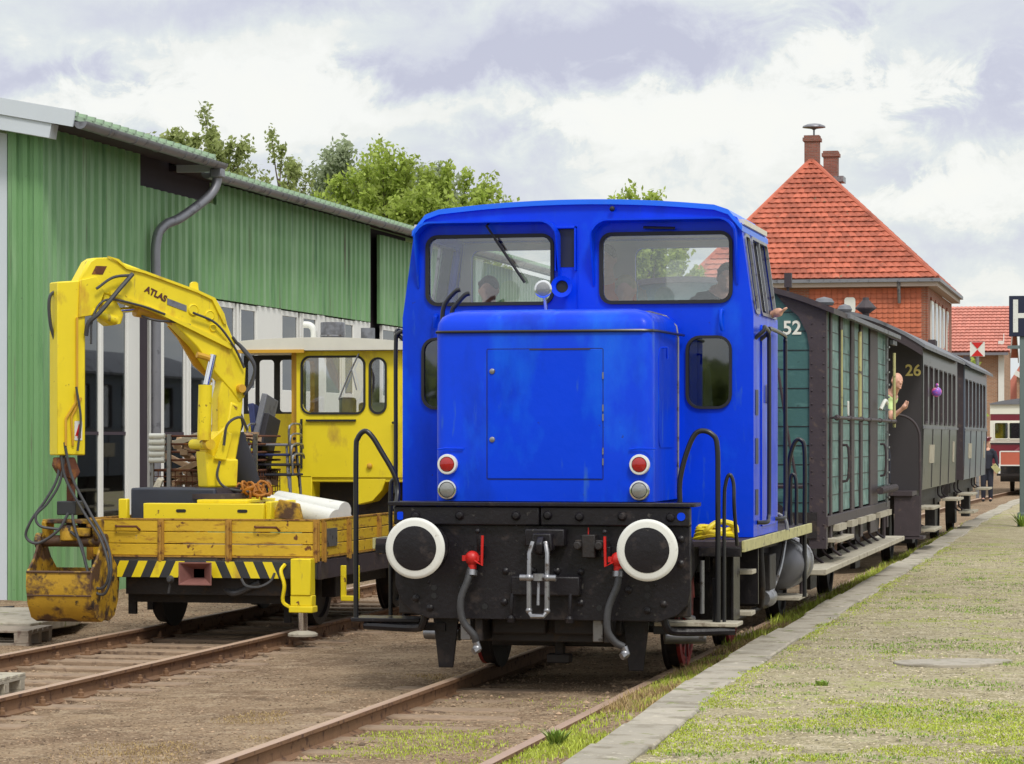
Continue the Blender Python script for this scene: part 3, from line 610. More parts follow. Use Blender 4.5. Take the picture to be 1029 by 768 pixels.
tag(o, 'unseen leafy belt added behind the viewer for reflections in paint and glass', 'reflection_foliage', kind='stuff')
# ================================================================ BLUE DIESEL LOCOMOTIVE
lo = thing('diesel_locomotive', (0, 22.7, 0), 'bright blue two axle diesel shunting locomotive with tall cab and black buffer beam', 'locomotive')
B, K = M['blue'], M['black']
# buffer beam plate with chamfered lower corners
bp = MB(); bp.prism([(-1.12, 1.17), (-1.12, .72), (-1.08, .60), (-.98, .51), (-.86, .47), (.90, .47), (1.03, .52), (1.10, .60), (1.12, .70), (1.12, 1.17)], XZ(20.24), 0, .05)
beam = bp.build('buffer_beam', K, lo, bevel=.006)
MB().box(-1.16, 1.16, 20.17, 20.5, 1.315, 1.345).build('top_ledge', K, beam, bevel=.006)
for x0, x1 in ((-1.12, -.005), (.005, 1.12)): MB().box(x0, x1, 20.19, 20.30, 1.172, 1.312).build('beam_rail', K, beam, bevel=.012)
b = MB()
for x, z in ((-.95, 1.24), (-.61, 1.245), (-.18, 1.245), (.06, 1.25), (.30, 1.24), (.62, 1.245), (.98, 1.24)): b.lathe((x, 20.19, z), (0, -1, 0), [(.036, 0), (.034, .012), (.02, .026), (0, .028)], 14)
for x, z in ((-.27, .83), (.30, .83), (-.28, .60), (.30, .60), (-.06, .835), (.12, .835), (-.60, .70), (.66, .70), (-.96, .62), (-.85, .55), (.92, .60), (.80, .55), (1.05, .9), (1.05, 1.08), (-1.05, .92), (-1.05, .8)): b.lathe((x, 20.24, z), (0, -1, 0), [(.028, 0), (.026, .012), (.014, .022), (0, .024)], 12)
for i in range(8):
    b.ball((-.86 + .0 * i, 20.235, .74 + .055 * i), .009, 8, 6); b.ball((.86, 20.235, .74 + .055 * i), .009, 8, 6)
b.each('bolt', K, beam)
b = MB()
for x, z in ((-.43, .565), (.44, .565), (.80, .72), (.80, .66), (-.82, .70), (-.82, .64)): b.cyl((x, 20.236, z), (x, 20.25, z), .022, n=14)
b.each('bolt_hole', M['rubber'], beam)
MB().prism(rr(1.03, 1.09, 1.215, 1.275, .028), XZ(20.182), 0, .01).build('blue_mark', B, beam); MB().prism(rr(-1.09, -1.045, 1.21, 1.27, .012), XZ(20.182), 0, .01).build('blue_mark', B, beam)
MB().box(-.0035 + .36, .36 + .0035, 20.225, 20.245, 1.05, 1.16).build('red_mark', M['red'], beam)
# buffers
for sx in (-.872, .862):
    o = MB().lathe((sx, 20.24, 1.01), (0, -1, 0), [(.17, 0), (.17, .03), (.115, .035), (.105, .20), (.12, .21), (.12, .23), (.075, .235), (.075, .34)], 32).build('buffer', K, lo)
    MB().lathe((sx, 19.90, 1.01), (0, -1, 0), [(.12, -.03), (.222, .0), (.225, .022), (.214, .034), (.20, .038)], 56).build('buffer_rim', M['white'], o)
    MB().lathe((sx, 19.90, 1.01), (0, -1, 0), [(.166, .030), (.164, .0415), (.10, .050), (0, .053)], 48).build('buffer_face', K, o)
# coupling
c = MB(); c.box(-.10, .20, 20.12, 20.24, 1.02, 1.15); c.box(-.21, .31, 20.14, 20.24, .655, .80); c.prism([(-.02, 1.12), (.12, 1.12), (.13, 1.0), (.05, .93), (-.03, 1.0)], XZ(20.02), 0, .12)
c.prism([(20.12, 1.08), (19.98, 1.10), (19.92, 1.05), (19.93, .98), (19.99, .96), (20.0, 1.02), (20.06, 1.02), (20.12, .98)], YZ(.025), 0, .05)
cpl = c.build('coupling_hook', K, lo, bevel=.012)
c = MB()
for sx in (-.022, .112): c.tube([(sx + .02 * (1 if sx < 0 else -1), 19.96, 1.06), (sx, 19.93, .98), (sx, 19.92, .80)], .018, 8); c.tube([(sx, 19.92, .80), (sx, 19.92, .56)], .020, 8); c.ball((sx, 19.92, .80), .032); c.ball((sx, 19.92, .56), .026)
c.tube([(-.09, 19.92, .80), (.18, 19.92, .80)], .024, 10); c.lathe((.05, 19.92, .78), (0, 0, 1), [(.045, 0), (.045, .05)], 10); c.tube([(-.022, 19.92, .555), (0, 19.9, .52), (.09, 19.9, .52), (.112, 19.92, .555)], .018, 8)
c.tube([(.05, 19.92, .78), (.05, 19.9, .60)], .012, 8)
c.build('screw_coupling', M['steel'], lo)
# dark brake/heating sockets
c = MB(); c.box(.40, .66, 20.16, 20.24, .95, 1.03) if False else c.box(.15 + .12, .45 + .06, 20.15, 20.24, 1.0, 1.07); c.box(.33, .43, 20.12, 20.24, .94, 1.11); c.lathe((.30, 20.13, 1.03), (0, -1, 0), [(.035, 0), (.03, .04)], 12); c.lathe((.46, 20.13, 1.03), (0, -1, 0), [(.035, 0), (.03, .04)], 12)
c.build('socket', M['under'], lo, bevel=.008)
for sx in (-.46, .50):
    c = MB(); c.box(sx - .035, sx + .035, 20.17, 20.24, .94, 1.02); c.tube([(sx, 20.17, .98), (sx, 20.14, 1.12)], .012, 8); c.ball((sx, 20.14, 1.13), .02); c.build('bracket', K, lo, bevel=.006)
    s2 = -.20 if sx < 0 else .18 + .06
    c = MB(); c.tube([(s2, 20.15, .67), (s2, 20.12, .52), (s2 + .0, 20.14, .48)], .014, 8); c.lathe((s2, 20.12, .46), (0, 0, 1), [(.03, 0), (.035, .03), (.02, .05)], 12); c.build('hanger', K, lo)
# brake hoses with red taps
for sx, sg in ((-.50, 1), (.60, -1)):
    v = MB(); v.lathe((sx, 20.24, .93), (0, -1, 0), [(.05, 0), (.05, .02), (.035, .03), (.035, .10)], 14); v.ball((sx, 20.13, .93), .055); v.tube([(sx, 20.13, .93), (sx, 20.13, .85)], .032, 10); v.box(sx - .07, sx + .06, 20.10, 20.16, .91, .95)
    v.tube([(sx + sg * .0, 20.10, .93), (sx + sg * .085, 20.08, .88), (sx + sg * .09, 20.08, 1.10)], .011, 8)
    val = v.build('brake_valve', M['red'], lo)
    dx = .14 if sx < 0 else -.14
    if sx < 0: pts = [(sx - .01, 20.13, .86), (sx - .03, 20.1, .76), (sx - .075, 20.08, .62), (sx - .06, 20.08, .47), (sx + .02, 20.1, .36), (sx + .03, 20.12, .31)]
    else: pts = [(sx + .01, 20.13, .86), (sx + .0, 20.1, .74), (sx - .06, 20.08, .58), (sx - .07, 20.08, .42), (sx - .02, 20.1, .33), (sx + .045, 20.12, .29)]
    MB().tube(pts, .027, 12, sm=6).build('brake_hose', M['hose'], lo)
    e = pts[-1]; h = MB(); h.tube([e, (e[0] + .02, e[1], e[2] - .05), (e[0] - .01, e[1] - .03, e[2] - .07)], .028, 10); h.ball((e[0] + .01, e[1], e[2] - .05), .035); h.cyl((sx, 20.13, .84), (sx, 20.12, .80), .040, n=12); h.build('hose_coupling', M['steel'], val)
# guard irons
for s in (-1, 1):
    x = -.80 if s < 0 else .665
    MB().prism([(x - .10, .47), (x + .10, .47), (x + .055, .08), (x - .055, .08)], XZ(20.52), 0, .03).build('guard_iron', K, lo, bevel=.005)
    q = MB(); q.box(x + .14 - (.45 if s > 0 else 0), x + .22 - (.45 if s > 0 else 0), 20.42, 20.46, .30, .47); q.build('brake_hanger', M['steel'], lo, bevel=.006)
# chassis, deck
f = MB(); f.box(-.62, .62, 20.6, 20.66, .28, .47); f.box(-.52, -.46, 20.3, 25.2, .30, .98); f.box(.46, .52, 20.3, 25.2, .30, .98)
f.box(-.55, .55, 21.0, 21.2, .22, .45); f.box(-.035, .035, 20.9, 20.98, .10, .40); f.box(-.09, .09, 20.86, 20.98, .10, .17); f.box(-.5, .5, 22.9, 23.3, .2, .9)
f.box(-1.11, 1.11, 20.3, 20.36, .5, 1.3)
f.build('chassis', M['under'], lo, bevel=.01)
f = MB(); f.box(-.44, -.02, 20.50, 20.62, .345, .465); f.box(.04, .56, 20.50, 20.62, .345, .465); f.build('ballast_box', M['under'], lo, bevel=.015)
d = MB(); d.box(-1.42, 1.42, 20.78, 25.25, 1.0, 1.045); dk = d.build('deck', M['darkiron'], lo, bevel=.004)
for s in (-1, 1):
    MB().box(s * 1.435 - .012, s * 1.435 + .012, 20.78, 25.25, .965, 1.05).build('deck_edge', M['pale_yellow'], lo, bevel=.003)
    e = MB(); e.prism([(20.30, 1.30), (20.78, 1.0), (21.3, 1.0), (21.3, .88), (20.95, .86), (20.30, .62)], YZ(s * 1.05), -.015, .015); e.box(min(s * 1.1, s * 1.42), max(s * 1.1, s * 1.42), 20.76, 20.79, .93, 1.0)
    e.box(min(s * 1.02, s * 1.3), max(s * 1.02, s * 1.3), 21.35, 21.40, .42, .97); e.box(min(s * 1.2, s * 1.38), max(s * 1.2, s * 1.38), 22.05, 22.09, .5, .97)
    e.box(s * 1.1 - .02, s * 1.1 + .02, 21.2, 25.2, .80, 1.0)
    e.build('side_frame', K, lo, bevel=.004)
    e = MB(); e.box(s * 1.30 - .01, s * 1.30 + .01, 21.15, 21.50, .42, .96)
    e.build('step_plate', K, lo, bevel=.004)
    for z, yy in ((.76, 21.55), (.44, 21.50)):
        MB().box(min(s * 1.12, s * 1.40), max(s * 1.12, s * 1.40), yy, yy + .24, z, z + .035).build('step', M['palewood'], lo, bevel=.005)
    # front corner footstep on a bracket
    x0, x1 = (.82, 1.44) if s > 0 else (-1.52, -.98)
    st = MB(); st.box(x0, x1, 20.42, 20.74, .425, .455); st = st.build('footstep', M['palewood'] if s > 0 else K, lo, bevel=.006)
    bk = MB(); bk.tube([(s * .9, 20.32, .56), (s * .93, 20.34, .42), (s * 1.02, 20.40, .385), (s * 1.42, 20.46, .395)], .03, 8, sm=4); bk.box(min(s * .8, s * 1.3), max(s * .8, s * 1.3), 20.5, 20.56, .36, .42); bk.build('step_bracket', K, st)
    pc = MB(); pc.tube([(s * 1.16, 21.2, .88), (s * 1.18, 23.0, .90), (s * 1.18, 25.2, .88)], .022, 8); pc.tube([(s * 1.2, 21.6, .62), (s * 1.22, 22.6, .56), (s * 1.22, 24.4, .60)], .018, 8, sm=3); pc.tube([(s * 1.02, 21.3, .30), (s * 1.02, 24.9, .30)], .025, 8); pc.build('brake_pipe', M['under'], lo)
    pc = MB(); pc.tube([(s * 1.28, 22.9, .95), (s * 1.30, 22.9, .6), (s * 1.26, 23.1, .42)], .03, 8, sm=3); pc.box(min(s * 1.15, s * 1.34), max(s * 1.15, s * 1.34), 23.1, 23.5, .55, .85); pc.build('battery_box', M['under'], lo, bevel=.01)
    pc = MB(); pc.lathe((s * 1.2, 23.72, .45), (0, 1, 0), [(.06, 0), (.09, .04), (.09, .28), (.06, .32)], 18); pc.tube([(s * 1.25, 23.9, .5), (s * 1.3, 24.1, .7), (s * 1.32, 24.3, .95)], .02, 8, sm=3); pc.build('brake_cylinder', M['steel'], lo)
    for i, yy in enumerate((21.95, 24.55)):
        w = MB(); w.lathe((s * .68, yy, .425), (s, 0, 0), [(.45, 0), (.45, .025), (.425, .035), (.42, .135)], 40); wh = w.build('wheel', M['steel'] if False else M['under'], lo)
        w = MB(); w.lathe((s * .80, yy, .425), (s, 0, 0), [(.37, -.02), (.37, .02), (.345, .022), (.34, .0), (.12, .0), (.11, .05), (.0, .05)], 36)
        for k in range(9):
            a = k * math.tau / 9; w.bar((s * .812, yy + .09 * math.cos(a), .425 + .09 * math.sin(a)), (s * .812, yy + .35 * math.cos(a), .425 + .35 * math.sin(a)), .05, .035, (1, 0, 0))
        w.build('wheel_disc', M['dullred'], wh)
        MB().lathe((s * .804, yy, .425), (s, 0, 0), [(.425, -.01), (.425, .018), (.375, .018), (.37, -.01)], 40).build('tyre', M['dullred'], wh)
        ab = MB(); ab.box(s * .98 - .09, s * .98 + .09, yy - .12, yy + .12, .34, .56); ab.tube([(s * .98, yy - .4, .72), (s * .98, yy, .66), (s * .98, yy + .4, .72)], .035, 6, sm=4); ab.tube([(s * .98, yy - .42, .75), (s * .98, yy, .70), (s * .98, yy + .42, .75)], .03, 6, sm=4); ab.build('axle_box', M['under'], lo, bevel=.01)
    r = MB(); r.box(s * .92 - .03, s * .92 + .03, 21.35, 21.48, .45, .95); r.build('brake_rod', M['dullred'], lo, bevel=.01)
    r = MB(); r.tube([(s * 1.0, 20.62, .80), (s * 1.0, 20.64, .50), (s * 1.05, 20.8, .46)], .025, 8); r.tube([(s * 1.12, 20.8, .9), (s * 1.12, 20.8, .5)], .018, 8); r.tube([(s * .8, 21, .30), (s * 1.1, 21.1, .30)], .05, 10); r.build('sand_pipe', M['steel'], lo)
    t = MB(); t.lathe((s * 1.20, 24.75, .69), (0, 1, 0), [(0, 0), (.11, .01), (.18, .05), (.22, .12), (.22, .9), (.18, .97), (.11, 1.01), (0, 1.02)], 32)
    tk = t.build('air_tank', mat('tank_grey', (.13, .13, .15), .35, .3, .15) if s > 0 else K, lo)
    for yy in (24.90, 25.15, 25.5): MB().lathe((s * 1.20, yy, .69), (0, 1, 0), [(.222, 0), (.232, .005), (.232, .04), (.222, .045)], 32).build('strap', M['steel'], tk)
    q = MB(); q.box(min(s * 1.1, s * 1.4), max(s * 1.1, s * 1.4), 24.65, 25.3, .38, .41); q.build('step', M['palewood'], lo, bevel=.005)
    q = MB(); q.tube([(s * 1.36, 25.2, .98), (s * 1.36, 25.2, .40)], .022, 8); q.build('step_hanger', M['darkiron'], lo)
# front hood
def hood(y0, y1, name):
    P = rr(-.86, .86, 0, 1, .0, 1)
    b = MB(); prof = [(-.79, 0), (.79, 0)]
    # rounded box: plan outline with rounded front corners, top rolled over
    def ring(z, ins, yi): 
        x = .83 - ins; r = .09; pts = [(-x, y1)]
        for i in range(7):
            t = math.pi / 2 * i / 6; pts.append((-x + r * (1 - math.cos(t)), y0 + yi + r - r * math.sin(t)))
        for i in range(7):
            t = math.pi / 2 * (6 - i) / 6; pts.append((x - r * (1 - math.cos(t)), y0 + yi + r - r * math.sin(t)))
        pts.append((x, y1)); return [(p[0], p[1], z) for p in pts]
    levels = [(1.35, 0, 0), (2.62, 0, 0), (2.68, .004, .01), (2.73, .03, .035), (2.765, .08, .08), (2.785, .16, .15), (2.79, .3, .3)]
    V = []; n = 0
    for z, i, yi in levels:
        r = ring(z, i, yi); n = len(r); V += r
    F = [(a * n + q, a * n + (q + 1) % n, (a + 1) * n + (q + 1) % n, (a + 1) * n + q) for a in range(len(levels) - 1) for q in range(n)]
    F += [tuple(range(n)), tuple((len(levels) - 1) * n + q for q in range(n))]
    b.add(V, F); return b
hd = hood(20.30, 21.56, 'hood').build('front_hood', B, lo)
# hood: drip strip, door panel, hinges, seams
st = MB(); st.tube([(-.87, 21.5, 2.622), (-.845, 20.42, 2.618), (-.82, 20.33, 2.618), (-.75, 20.288, 2.618), (.75, 20.288, 2.618), (.82, 20.33, 2.618), (.845, 20.42, 2.618), (.87, 21.5, 2.622)], .011, 6); st.build('drip_strip', M['blackplain'], hd)
MB().frame(-.425, .455, 1.515, 2.485, .01, .004, XZ(20.2975), 0, .004).build('hood_door', M['blackplain'], hd)
q = MB(); q.box(-.42, .45, 20.294, 20.301, 1.52, 2.48); q.build('hood_door', B, lo, bevel=.002)
q = MB(); q.box(-.10, .36, 20.290, 20.299, 2.478, 2.486); q.build('chipped_edge', M['darkiron'], hd)
q = MB()
for z in (1.62, 1.70, 1.95, 2.02, 2.26): q.box(.452, .462, 20.289, 20.30, z, z + .05)
q.each('hinge', M['steel'], hd)
for z in (1.81, 2.32): MB().lathe((-.385, 20.294, z), (0, -1, 0), [(.022, 0), (.02, .008), (.012, .012)], 14).build('lock', M['steel'], hd)
q = MB(); q.tube([(.835, 21.42, 1.36), (.835, 21.42, 2.60), (.82, 21.42, 2.69), (.74, 21.42, 2.765), (.62, 21.42, 2.80), (-.62, 21.42, 2.80)], .012, 6); q.build('hood_seam', M['steel'], hd)
q = MB(); q.prism(rr(20.55, 21.25, 1.75, 2.5, .08), YZ(.83), 0, .006); q.build('side_panel', B, hd)
q = MB(); q.tube([(.83, 20.7, 2.5), (.87, 20.7, 2.5), (.87, 20.72, 2.42)], .010, 6); q.build('hood_handle', B, hd)
for x in (-.725, .735):
    l = MB().lathe((x, 20.30, 1.625), (0, -1, 0), [(.075, 0), (.077, .03), (.072, .045), (.058, .047), (.056, .03)], 30).build('tail_lamp', M['white'], lo)
    MB().lathe((x, 20.27, 1.625), (0, -1, 0), [(.057, 0), (.052, .018), (.03, .028), (0, .031)], 26).build('lamp_glass', M['redlens'], l)
    l = MB().lathe((x, 20.30, 1.435), (0, -1, 0), [(.075, 0), (.077, .03), (.072, .045), (.060, .047), (.058, .03)], 30).build('marker_lamp', M['chrome'], lo)
    MB().lathe((x, 20.27, 1.435), (0, -1, 0), [(.059, 0), (.054, .016), (.03, .024), (0, .027)], 26).build('lamp_glass', M['lens'], l)
    MB().tube([(x - .08, 20.285, 1.735), (x - .02, 20.28, 1.745), (x + .12, 20.285, 1.742)], .006, 6).build('lamp_hood', B, hd)
# rear hood, mostly hidden
q = MB(); q.prism(rr(-.9, .9, 1.05, 2.6, .12), XZ(23.10), 0, 2.0); q.build('rear_hood', B, lo)
# ---- cab
CW = 1.41
def cx_(z): return CW if z < 2.78 else CW - .10 * (z - 2.78) / .72
CY0, CY1 = 21.55, 23.05
front = [(-CW, 1.05), (CW, 1.05), (CW, 2.78), (1.315, 3.46), (1.28, 3.54), (1.2, 3.585), (.8, 3.64), (.3, 3.665), (-.3, 3.665), (-.8, 3.64), (-1.2, 3.585), (-1.28, 3.54), (-1.315, 3.46), (-CW, 2.78)]
WL, WR = (-1.19, -.20, 2.90, 3.41), (.22, 1.22, 2.90, 3.41)
LW = ((-1.23, -.91, 2.07, 2.60), (.90, 1.22, 2.07, 2.60))
c = MB(); c.plate(front, [rr(*WL, .07), rr(*WR, .07), rr(*LW[0], .09), rr(*LW[1], .09)], XZ(CY0), 0, .05); cf = c.build('cab_front', B, lo)
c = MB(); c.plate(front, [rr(*WL, .07), rr(*WR, .07)], XZ(CY1 - .05), 0, .05); cr_ = c.build('cab_rear', B, lo)
def sidemap(s, x0=0): return lambda u, v, w: (s * (cx_(v) + w), u, v)
# left and right cab walls
for s in (-1, 1):
    c = MB(); c.prism([(CY0 + .05, 1.05), (CY1 - .05, 1.05), (CY1 - .05, 2.78), (CY0 + .05, 2.78)], sidemap(s), -.05, 0)
    c.plate([(CY0 + .05, 2.781), (CY1 - .05, 2.781), (CY1 - .05, 3.50), (CY0 + .05, 3.50)], [rr(CY0 + .09, CY0 + .36, 2.80, 3.42, .04), rr(CY0 + .45, CY1 - .10, 2.80, 3.42, .04)], sidemap(s), -.05, 0)
    c.build('cab_side', B, lo)
    w = MB(); w.frame(CY0 + .11, CY0 + .34, 2.82, 3.40, .03, .025, sidemap(s), -.01, .012); w.build('window_frame', M['steel'], lo); MB().prism(rr(CY0 + .10, CY0 + .35, 2.81, 3.41, .03), sidemap(s), -.022, -.016).build('pane', M['cglass'], lo)
    w = MB(); w.frame(CY0 + .47, CY1 - .12, 2.82, 3.40, .03, .025, sidemap(s), -.01, .015); w.box(s * 1.335 - .012, s * 1.335 + .012, CY0 + .88, CY0 + .91, 2.82, 3.40) if False else w.prism([(CY0 + .88, 2.82), (CY0 + .91, 2.82), (CY0 + .91, 3.40), (CY0 + .88, 3.40)], sidemap(s), -.01, .012)
    w.build('sliding_window', M['steel'], lo); MB().prism(rr(CY0 + .90, CY1 - .12, 2.82, 3.40, .02), sidemap(s), -.022, -.016).build('pane', M['cglass'], lo)
    dd = MB(); dd.prism(rr(CY0 + .42, CY1 - .12, 1.12, 2.72, .04), sidemap(s), .0, .012); dd = dd.build('cab_door', B, lo, bevel=.004)
    for z in (1.22, 1.62, 2.0): MB().prism(rr(CY0 + .10, CY0 + .26, z, z + .2, .01), sidemap(s), -.002, .004).build('vent_slot', M['navy'], dd)
    MB().prism(rr(CY0 + .62, CY0 + .72, 2.1, 2.25, .01), sidemap(s), .012, .03).build('door_lock', M['steel'], dd)
    for ya, yb in ((CY0 + .08, CY0 + .40), (CY0 + .40, CY1 - .05)):
        hr = MB(); X = s * (CW + .07); hr.tube([(s * CW, ya, 2.60), (X, ya, 2.66), (X, ya + .04, 2.69), (X, yb - .08, 2.67), (X, yb - .02, 2.62), (X, yb, 2.52), (X, yb, 1.35), (X, yb - .04, 1.20), (X, yb - .12, 1.16), (s * CW, yb - .2, 1.16)], .017, 8, sm=3); hr.build('door_rail', M['blackplain'], lo)
    hk = MB(); hk.tube([(s * 1.16, CY0 - .01, 2.80), (s * 1.16, CY0 - .05, 2.80), (s * 1.16, CY0 - .06, 2.72), (s * 1.17, CY0 - .03, 2.66)], .014, 8, sm=3); hk.ball((s * 1.16, CY0 - .03, 2.81), .022)
    hk.build('hook', B, lo) if s > 0 else MB().tube([(-1.13, CY0, 2.80), (-1.13, CY0 - .05, 2.78), (-1.14, CY0 - .04, 2.70)], .018, 8, sm=3).build('hook', B, lo)
# roof: cambered sheet with rounded edges
P = []
N_ = 24
for i in range(N_ + 1):
    x = -1.325 + 2.65 * i / N_; a = abs(x)
    z = 3.70 - .05 * (a / 1.0) ** 2 if a < 1.10 else 3.64 - .17 * ((a - 1.10) / .225) ** 2.2
    P.append((x, z))
P += [(x, z - .04) for x, z in reversed(P)]
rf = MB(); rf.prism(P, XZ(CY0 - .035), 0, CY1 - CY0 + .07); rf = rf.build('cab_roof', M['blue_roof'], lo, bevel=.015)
MB().ball((.30, CY0 - .04, 3.62), (.022, .02, .022)).build('roof_bolt', M['rubber'], rf)
gp = MB(); gp.box(-1.33, 1.33, CY0 + .06, CY1 - .06, 3.49, 3.53); gp.build('ceiling', M['incream'], lo)
MB().box(-1.35, 1.35, CY0 + .06, CY1 - .06, 1.05, 1.9).build('cab_floor', M['incream'], lo)
MB().box(-.9, .9, CY0 + .1, CY0 + .45, 1.9, 2.72).build('control_desk', M['incream'], lo, bevel=.02)
c = MB(); c.plate([(-1.33, 1.1), (1.33, 1.1), (1.33, 2.78), (1.25, 3.47), (-1.25, 3.47), (-1.33, 2.78)], [rr(*WL, .07), rr(*WR, .07)], XZ(CY1 - .075), 0, .02); c.build('rear_lining', M['incream'], lo)
# windows
def rubber_window(x0, x1, z0, z1, r, y, par, nm, gl='cglass', t=.028):
    o = MB().frame(x0, x1, z0, z1, r, t, XZ(y), -.022, .02).build(nm, M['rubber'], par, bevel=.006)
    MB().prism(rr(x0, x1, z0, z1, r), XZ(y), .004, .010).build('pane', M[gl], o); return o
rubber_window(*WL, .07, CY0, lo, 'windscreen'); rubber_window(*WR, .07, CY0, lo, 'windscreen')
M['lglass'] = glass('lower_glass', (.30, .36, .44), .40)
for w in LW: rubber_window(*w, .09, CY0, lo, 'lower_window', 'lglass', .022)
rubber_window(*WL, .07, CY1, lo, 'rear_window'); rubber_window(*WR, .07, CY1, lo, 'rear_window')
# sun visors: curved shell round the top of each windscreen
def visor(x0, x1, zt, zb, dp):
    path = [(x0, zb)]; r = .13
    path += [(x0, zt - r)] + [(x0 + r - r * math.cos(t), zt - r + r * math.sin(t)) for t in [math.pi / 2 * i / 6 for i in range(1, 7)]]
    path += [(x1 - r + r * math.sin(t), zt - r + r * math.cos(t)) for t in [math.pi / 2 * i / 6 for i in range(0, 7)]] + [(x1, zb)]
    V = []; cxm, czm = (x0 + x1) / 2, (zt + zb) / 2
    for i, (x, z) in enumerate(path):
        k = min(1, (z - zb) / (zt - zb - .1)); dpt = .01 + dp * max(0, k) ** .8
        nx = (1 if x < x0 + r else (-1 if x > x1 - r else 0)); nz_ = -1 if z > zt - r * .6 else 0; t = .014
        V += [(x, CY0, z), (x, CY0 - dpt, z), (x + nx * t, CY0 - dpt, z + nz_ * t), (x + nx * t, CY0, z + nz_ * t)]
    F = [(i * 4 + a, i * 4 + (a + 1) % 4, i * 4 + 4 + (a + 1) % 4, i * 4 + 4 + a) for i in range(len(path) - 1) for a in range(4)] + [(0, 1, 2, 3), tuple(len(V) - 4 + a for a in range(4))]
    return MB().add(V, F)
visor(-1.285, -.12, 3.535, 3.02, .15).build('sun_visor', B, lo); visor(.14, 1.29, 3.535, 3.02, .15).build('sun_visor', B, lo)
# centre duct, horn, headlamp, pipes, wiper
q = MB(); q.box(-.145, -.005, CY0 - .004, CY0 + .0, 3.17, 3.47); q.build('duct_opening', M['navy'], lo)
q = MB(); q.box(.012, .020, CY0 - .008, CY0, 2.8, 3.5); q.box(-.16, -.148, CY0 - .05, CY0, 3.14, 3.49); q.box(-.003, .009, CY0 - .05, CY0, 3.14, 3.49); q.box(-.16, .009, CY0 - .05, CY0, 3.472, 3.49); q.build('duct_trim', B, lo, bevel=.003)
hn = MB().lathe((-.085, CY0, 3.01), (0, -1, 0), [(.05, 0), (.055, .08), (.085, .13), (.085, .14), (.05, .13), (.045, .05)], 24).build('horn', B, lo)
MB().lathe((-.085, CY0 - .10, 3.01), (0, -1, 0), [(.046, 0), (.046, .01)], 20).build('horn_mouth', M['rubber'], hn)
hl = MB(); hl.lathe((-.13, 20.96, 2.965), (0, -1, 0), [(.02, -.06), (.05, -.03), (.066, .02), (.069, .035), (.058, .04)], 28); hl.tube([(-.13, 20.98, 2.92), (-.12, 21.0, 2.78)], .014, 8); hl = hl.build('headlamp', M['chrome'], lo)
MB().lathe((-.13, 20.925, 2.965), (0, -1, 0), [(.057, 0), (.052, .010), (.03, .016), (0, .018)], 24).build('lamp_glass', M['lens'], hl)
MB().box(-.20, .02, 20.9, 21.05, 2.785, 2.80).build('lamp_base', B, hl)
for dx in (0, .075): MB().tube([(-.93 + dx, 20.95, 2.66), (-.93 + dx, 20.95, 2.80), (-.90 + dx, 20.95, 2.88 - dx * .4), (-.83 + dx, 20.95, 2.955 - dx * .4), (-.79 + dx, 20.95, 2.97 - dx * .4)], .018, 10, sm=4).build('vent_pipe', M['blackplain'], lo)
wp = MB(); wp.tube([(-.70, CY0 - .02, 3.52), (-.70, CY0 - .10, 3.50), (-.57, CY0 - .06, 3.30)], .010, 6); wp.tube([(-.64, CY0 - .06, 3.40), (-.40, CY0 - .045, 3.05)], .013, 6); wp.build('wiper', M['rubber'], lo)
wq = MB(); wq.tube([(.80, CY0 - .05, 3.46), (.55, CY0 - .05, 3.47)], .011, 6); wq.build('wiper', M['rubber'], lo)
# corner handrails
def hrail(pts, r=.018): MB().tube(pts, r, 10, sm=5).build('handrail', M['blackplain'], lo)
hrail([(-1.50, 20.5, .43), (-1.50, 20.5, 1.0), (-1.50, 20.5, 1.70), (-1.485, 20.5, 1.82), (-1.43, 20.5, 1.875), (-1.37, 20.5, 1.83), (-1.30, 20.5, 1.72), (-1.20, 20.5, 1.55), (-1.17, 20.5, 1.42), (-1.16, 20.4, 1.28)], .020)
hrail([(-1.28, 20.7, .46), (-1.28, 20.7, 1.0), (-1.28, 20.7, 1.42), (-1.26, 20.7, 1.50), (-1.22, 20.7, 1.50)], .016)
hrail([(1.0, 20.5, 1.33), (1.0, 20.5, 1.50), (1.04, 20.5, 1.68), (1.10, 20.5, 1.83), (1.16, 20.5, 1.875), (1.24, 20.5, 1.85), (1.28, 20.5, 1.76), (1.285, 20.5, 1.4), (1.285, 20.5, .43)], .020)
hrail([(1.325, 20.55, .44), (1.325, 20.55, 1.30), (1.335, 20.55, 1.48), (1.365, 20.55, 1.55), (1.395, 20.55, 1.48), (1.40, 20.55, 1.30), (1.40, 20.7, 1.02)], .014)
MB().tube([(1.25, 20.55, .78), (1.25, 20.55, .45)], .014, 8).build('handrail', M['blackplain'], lo)
hrail([(-1.48, 21.6, 1.38), (-1.48, 21.6, 1.9), (-1.48, 21.6, 2.55), (-1.46, 21.6, 2.66), (-1.38, 21.62, 2.68)], .017)
hrail([(1.30, 24.9, 1.05), (1.27, 24.9, 1.30), (1.28, 24.9, 1.6), (1.33, 24.9, 1.78), (1.39, 24.9, 1.80), (1.42, 24.9, 1.68), (1.42, 24.9, 1.05), (1.42, 24.9, .4)], .020)
hrail([(1.33, 24.6, 1.05), (1.33, 24.6, 1.42), (1.35, 24.6, 1.50), (1.38, 24.6, 1.42), (1.38, 24.6, 1.05)], .016)
MB().tube([(1.3, 23.3, 1.05), (1.36, 23.3, 1.18), (1.44, 23.3, 1.14), (1.46, 23.3, 1.05)], .016, 8, sm=3).build('handle', M['steel'], lo)
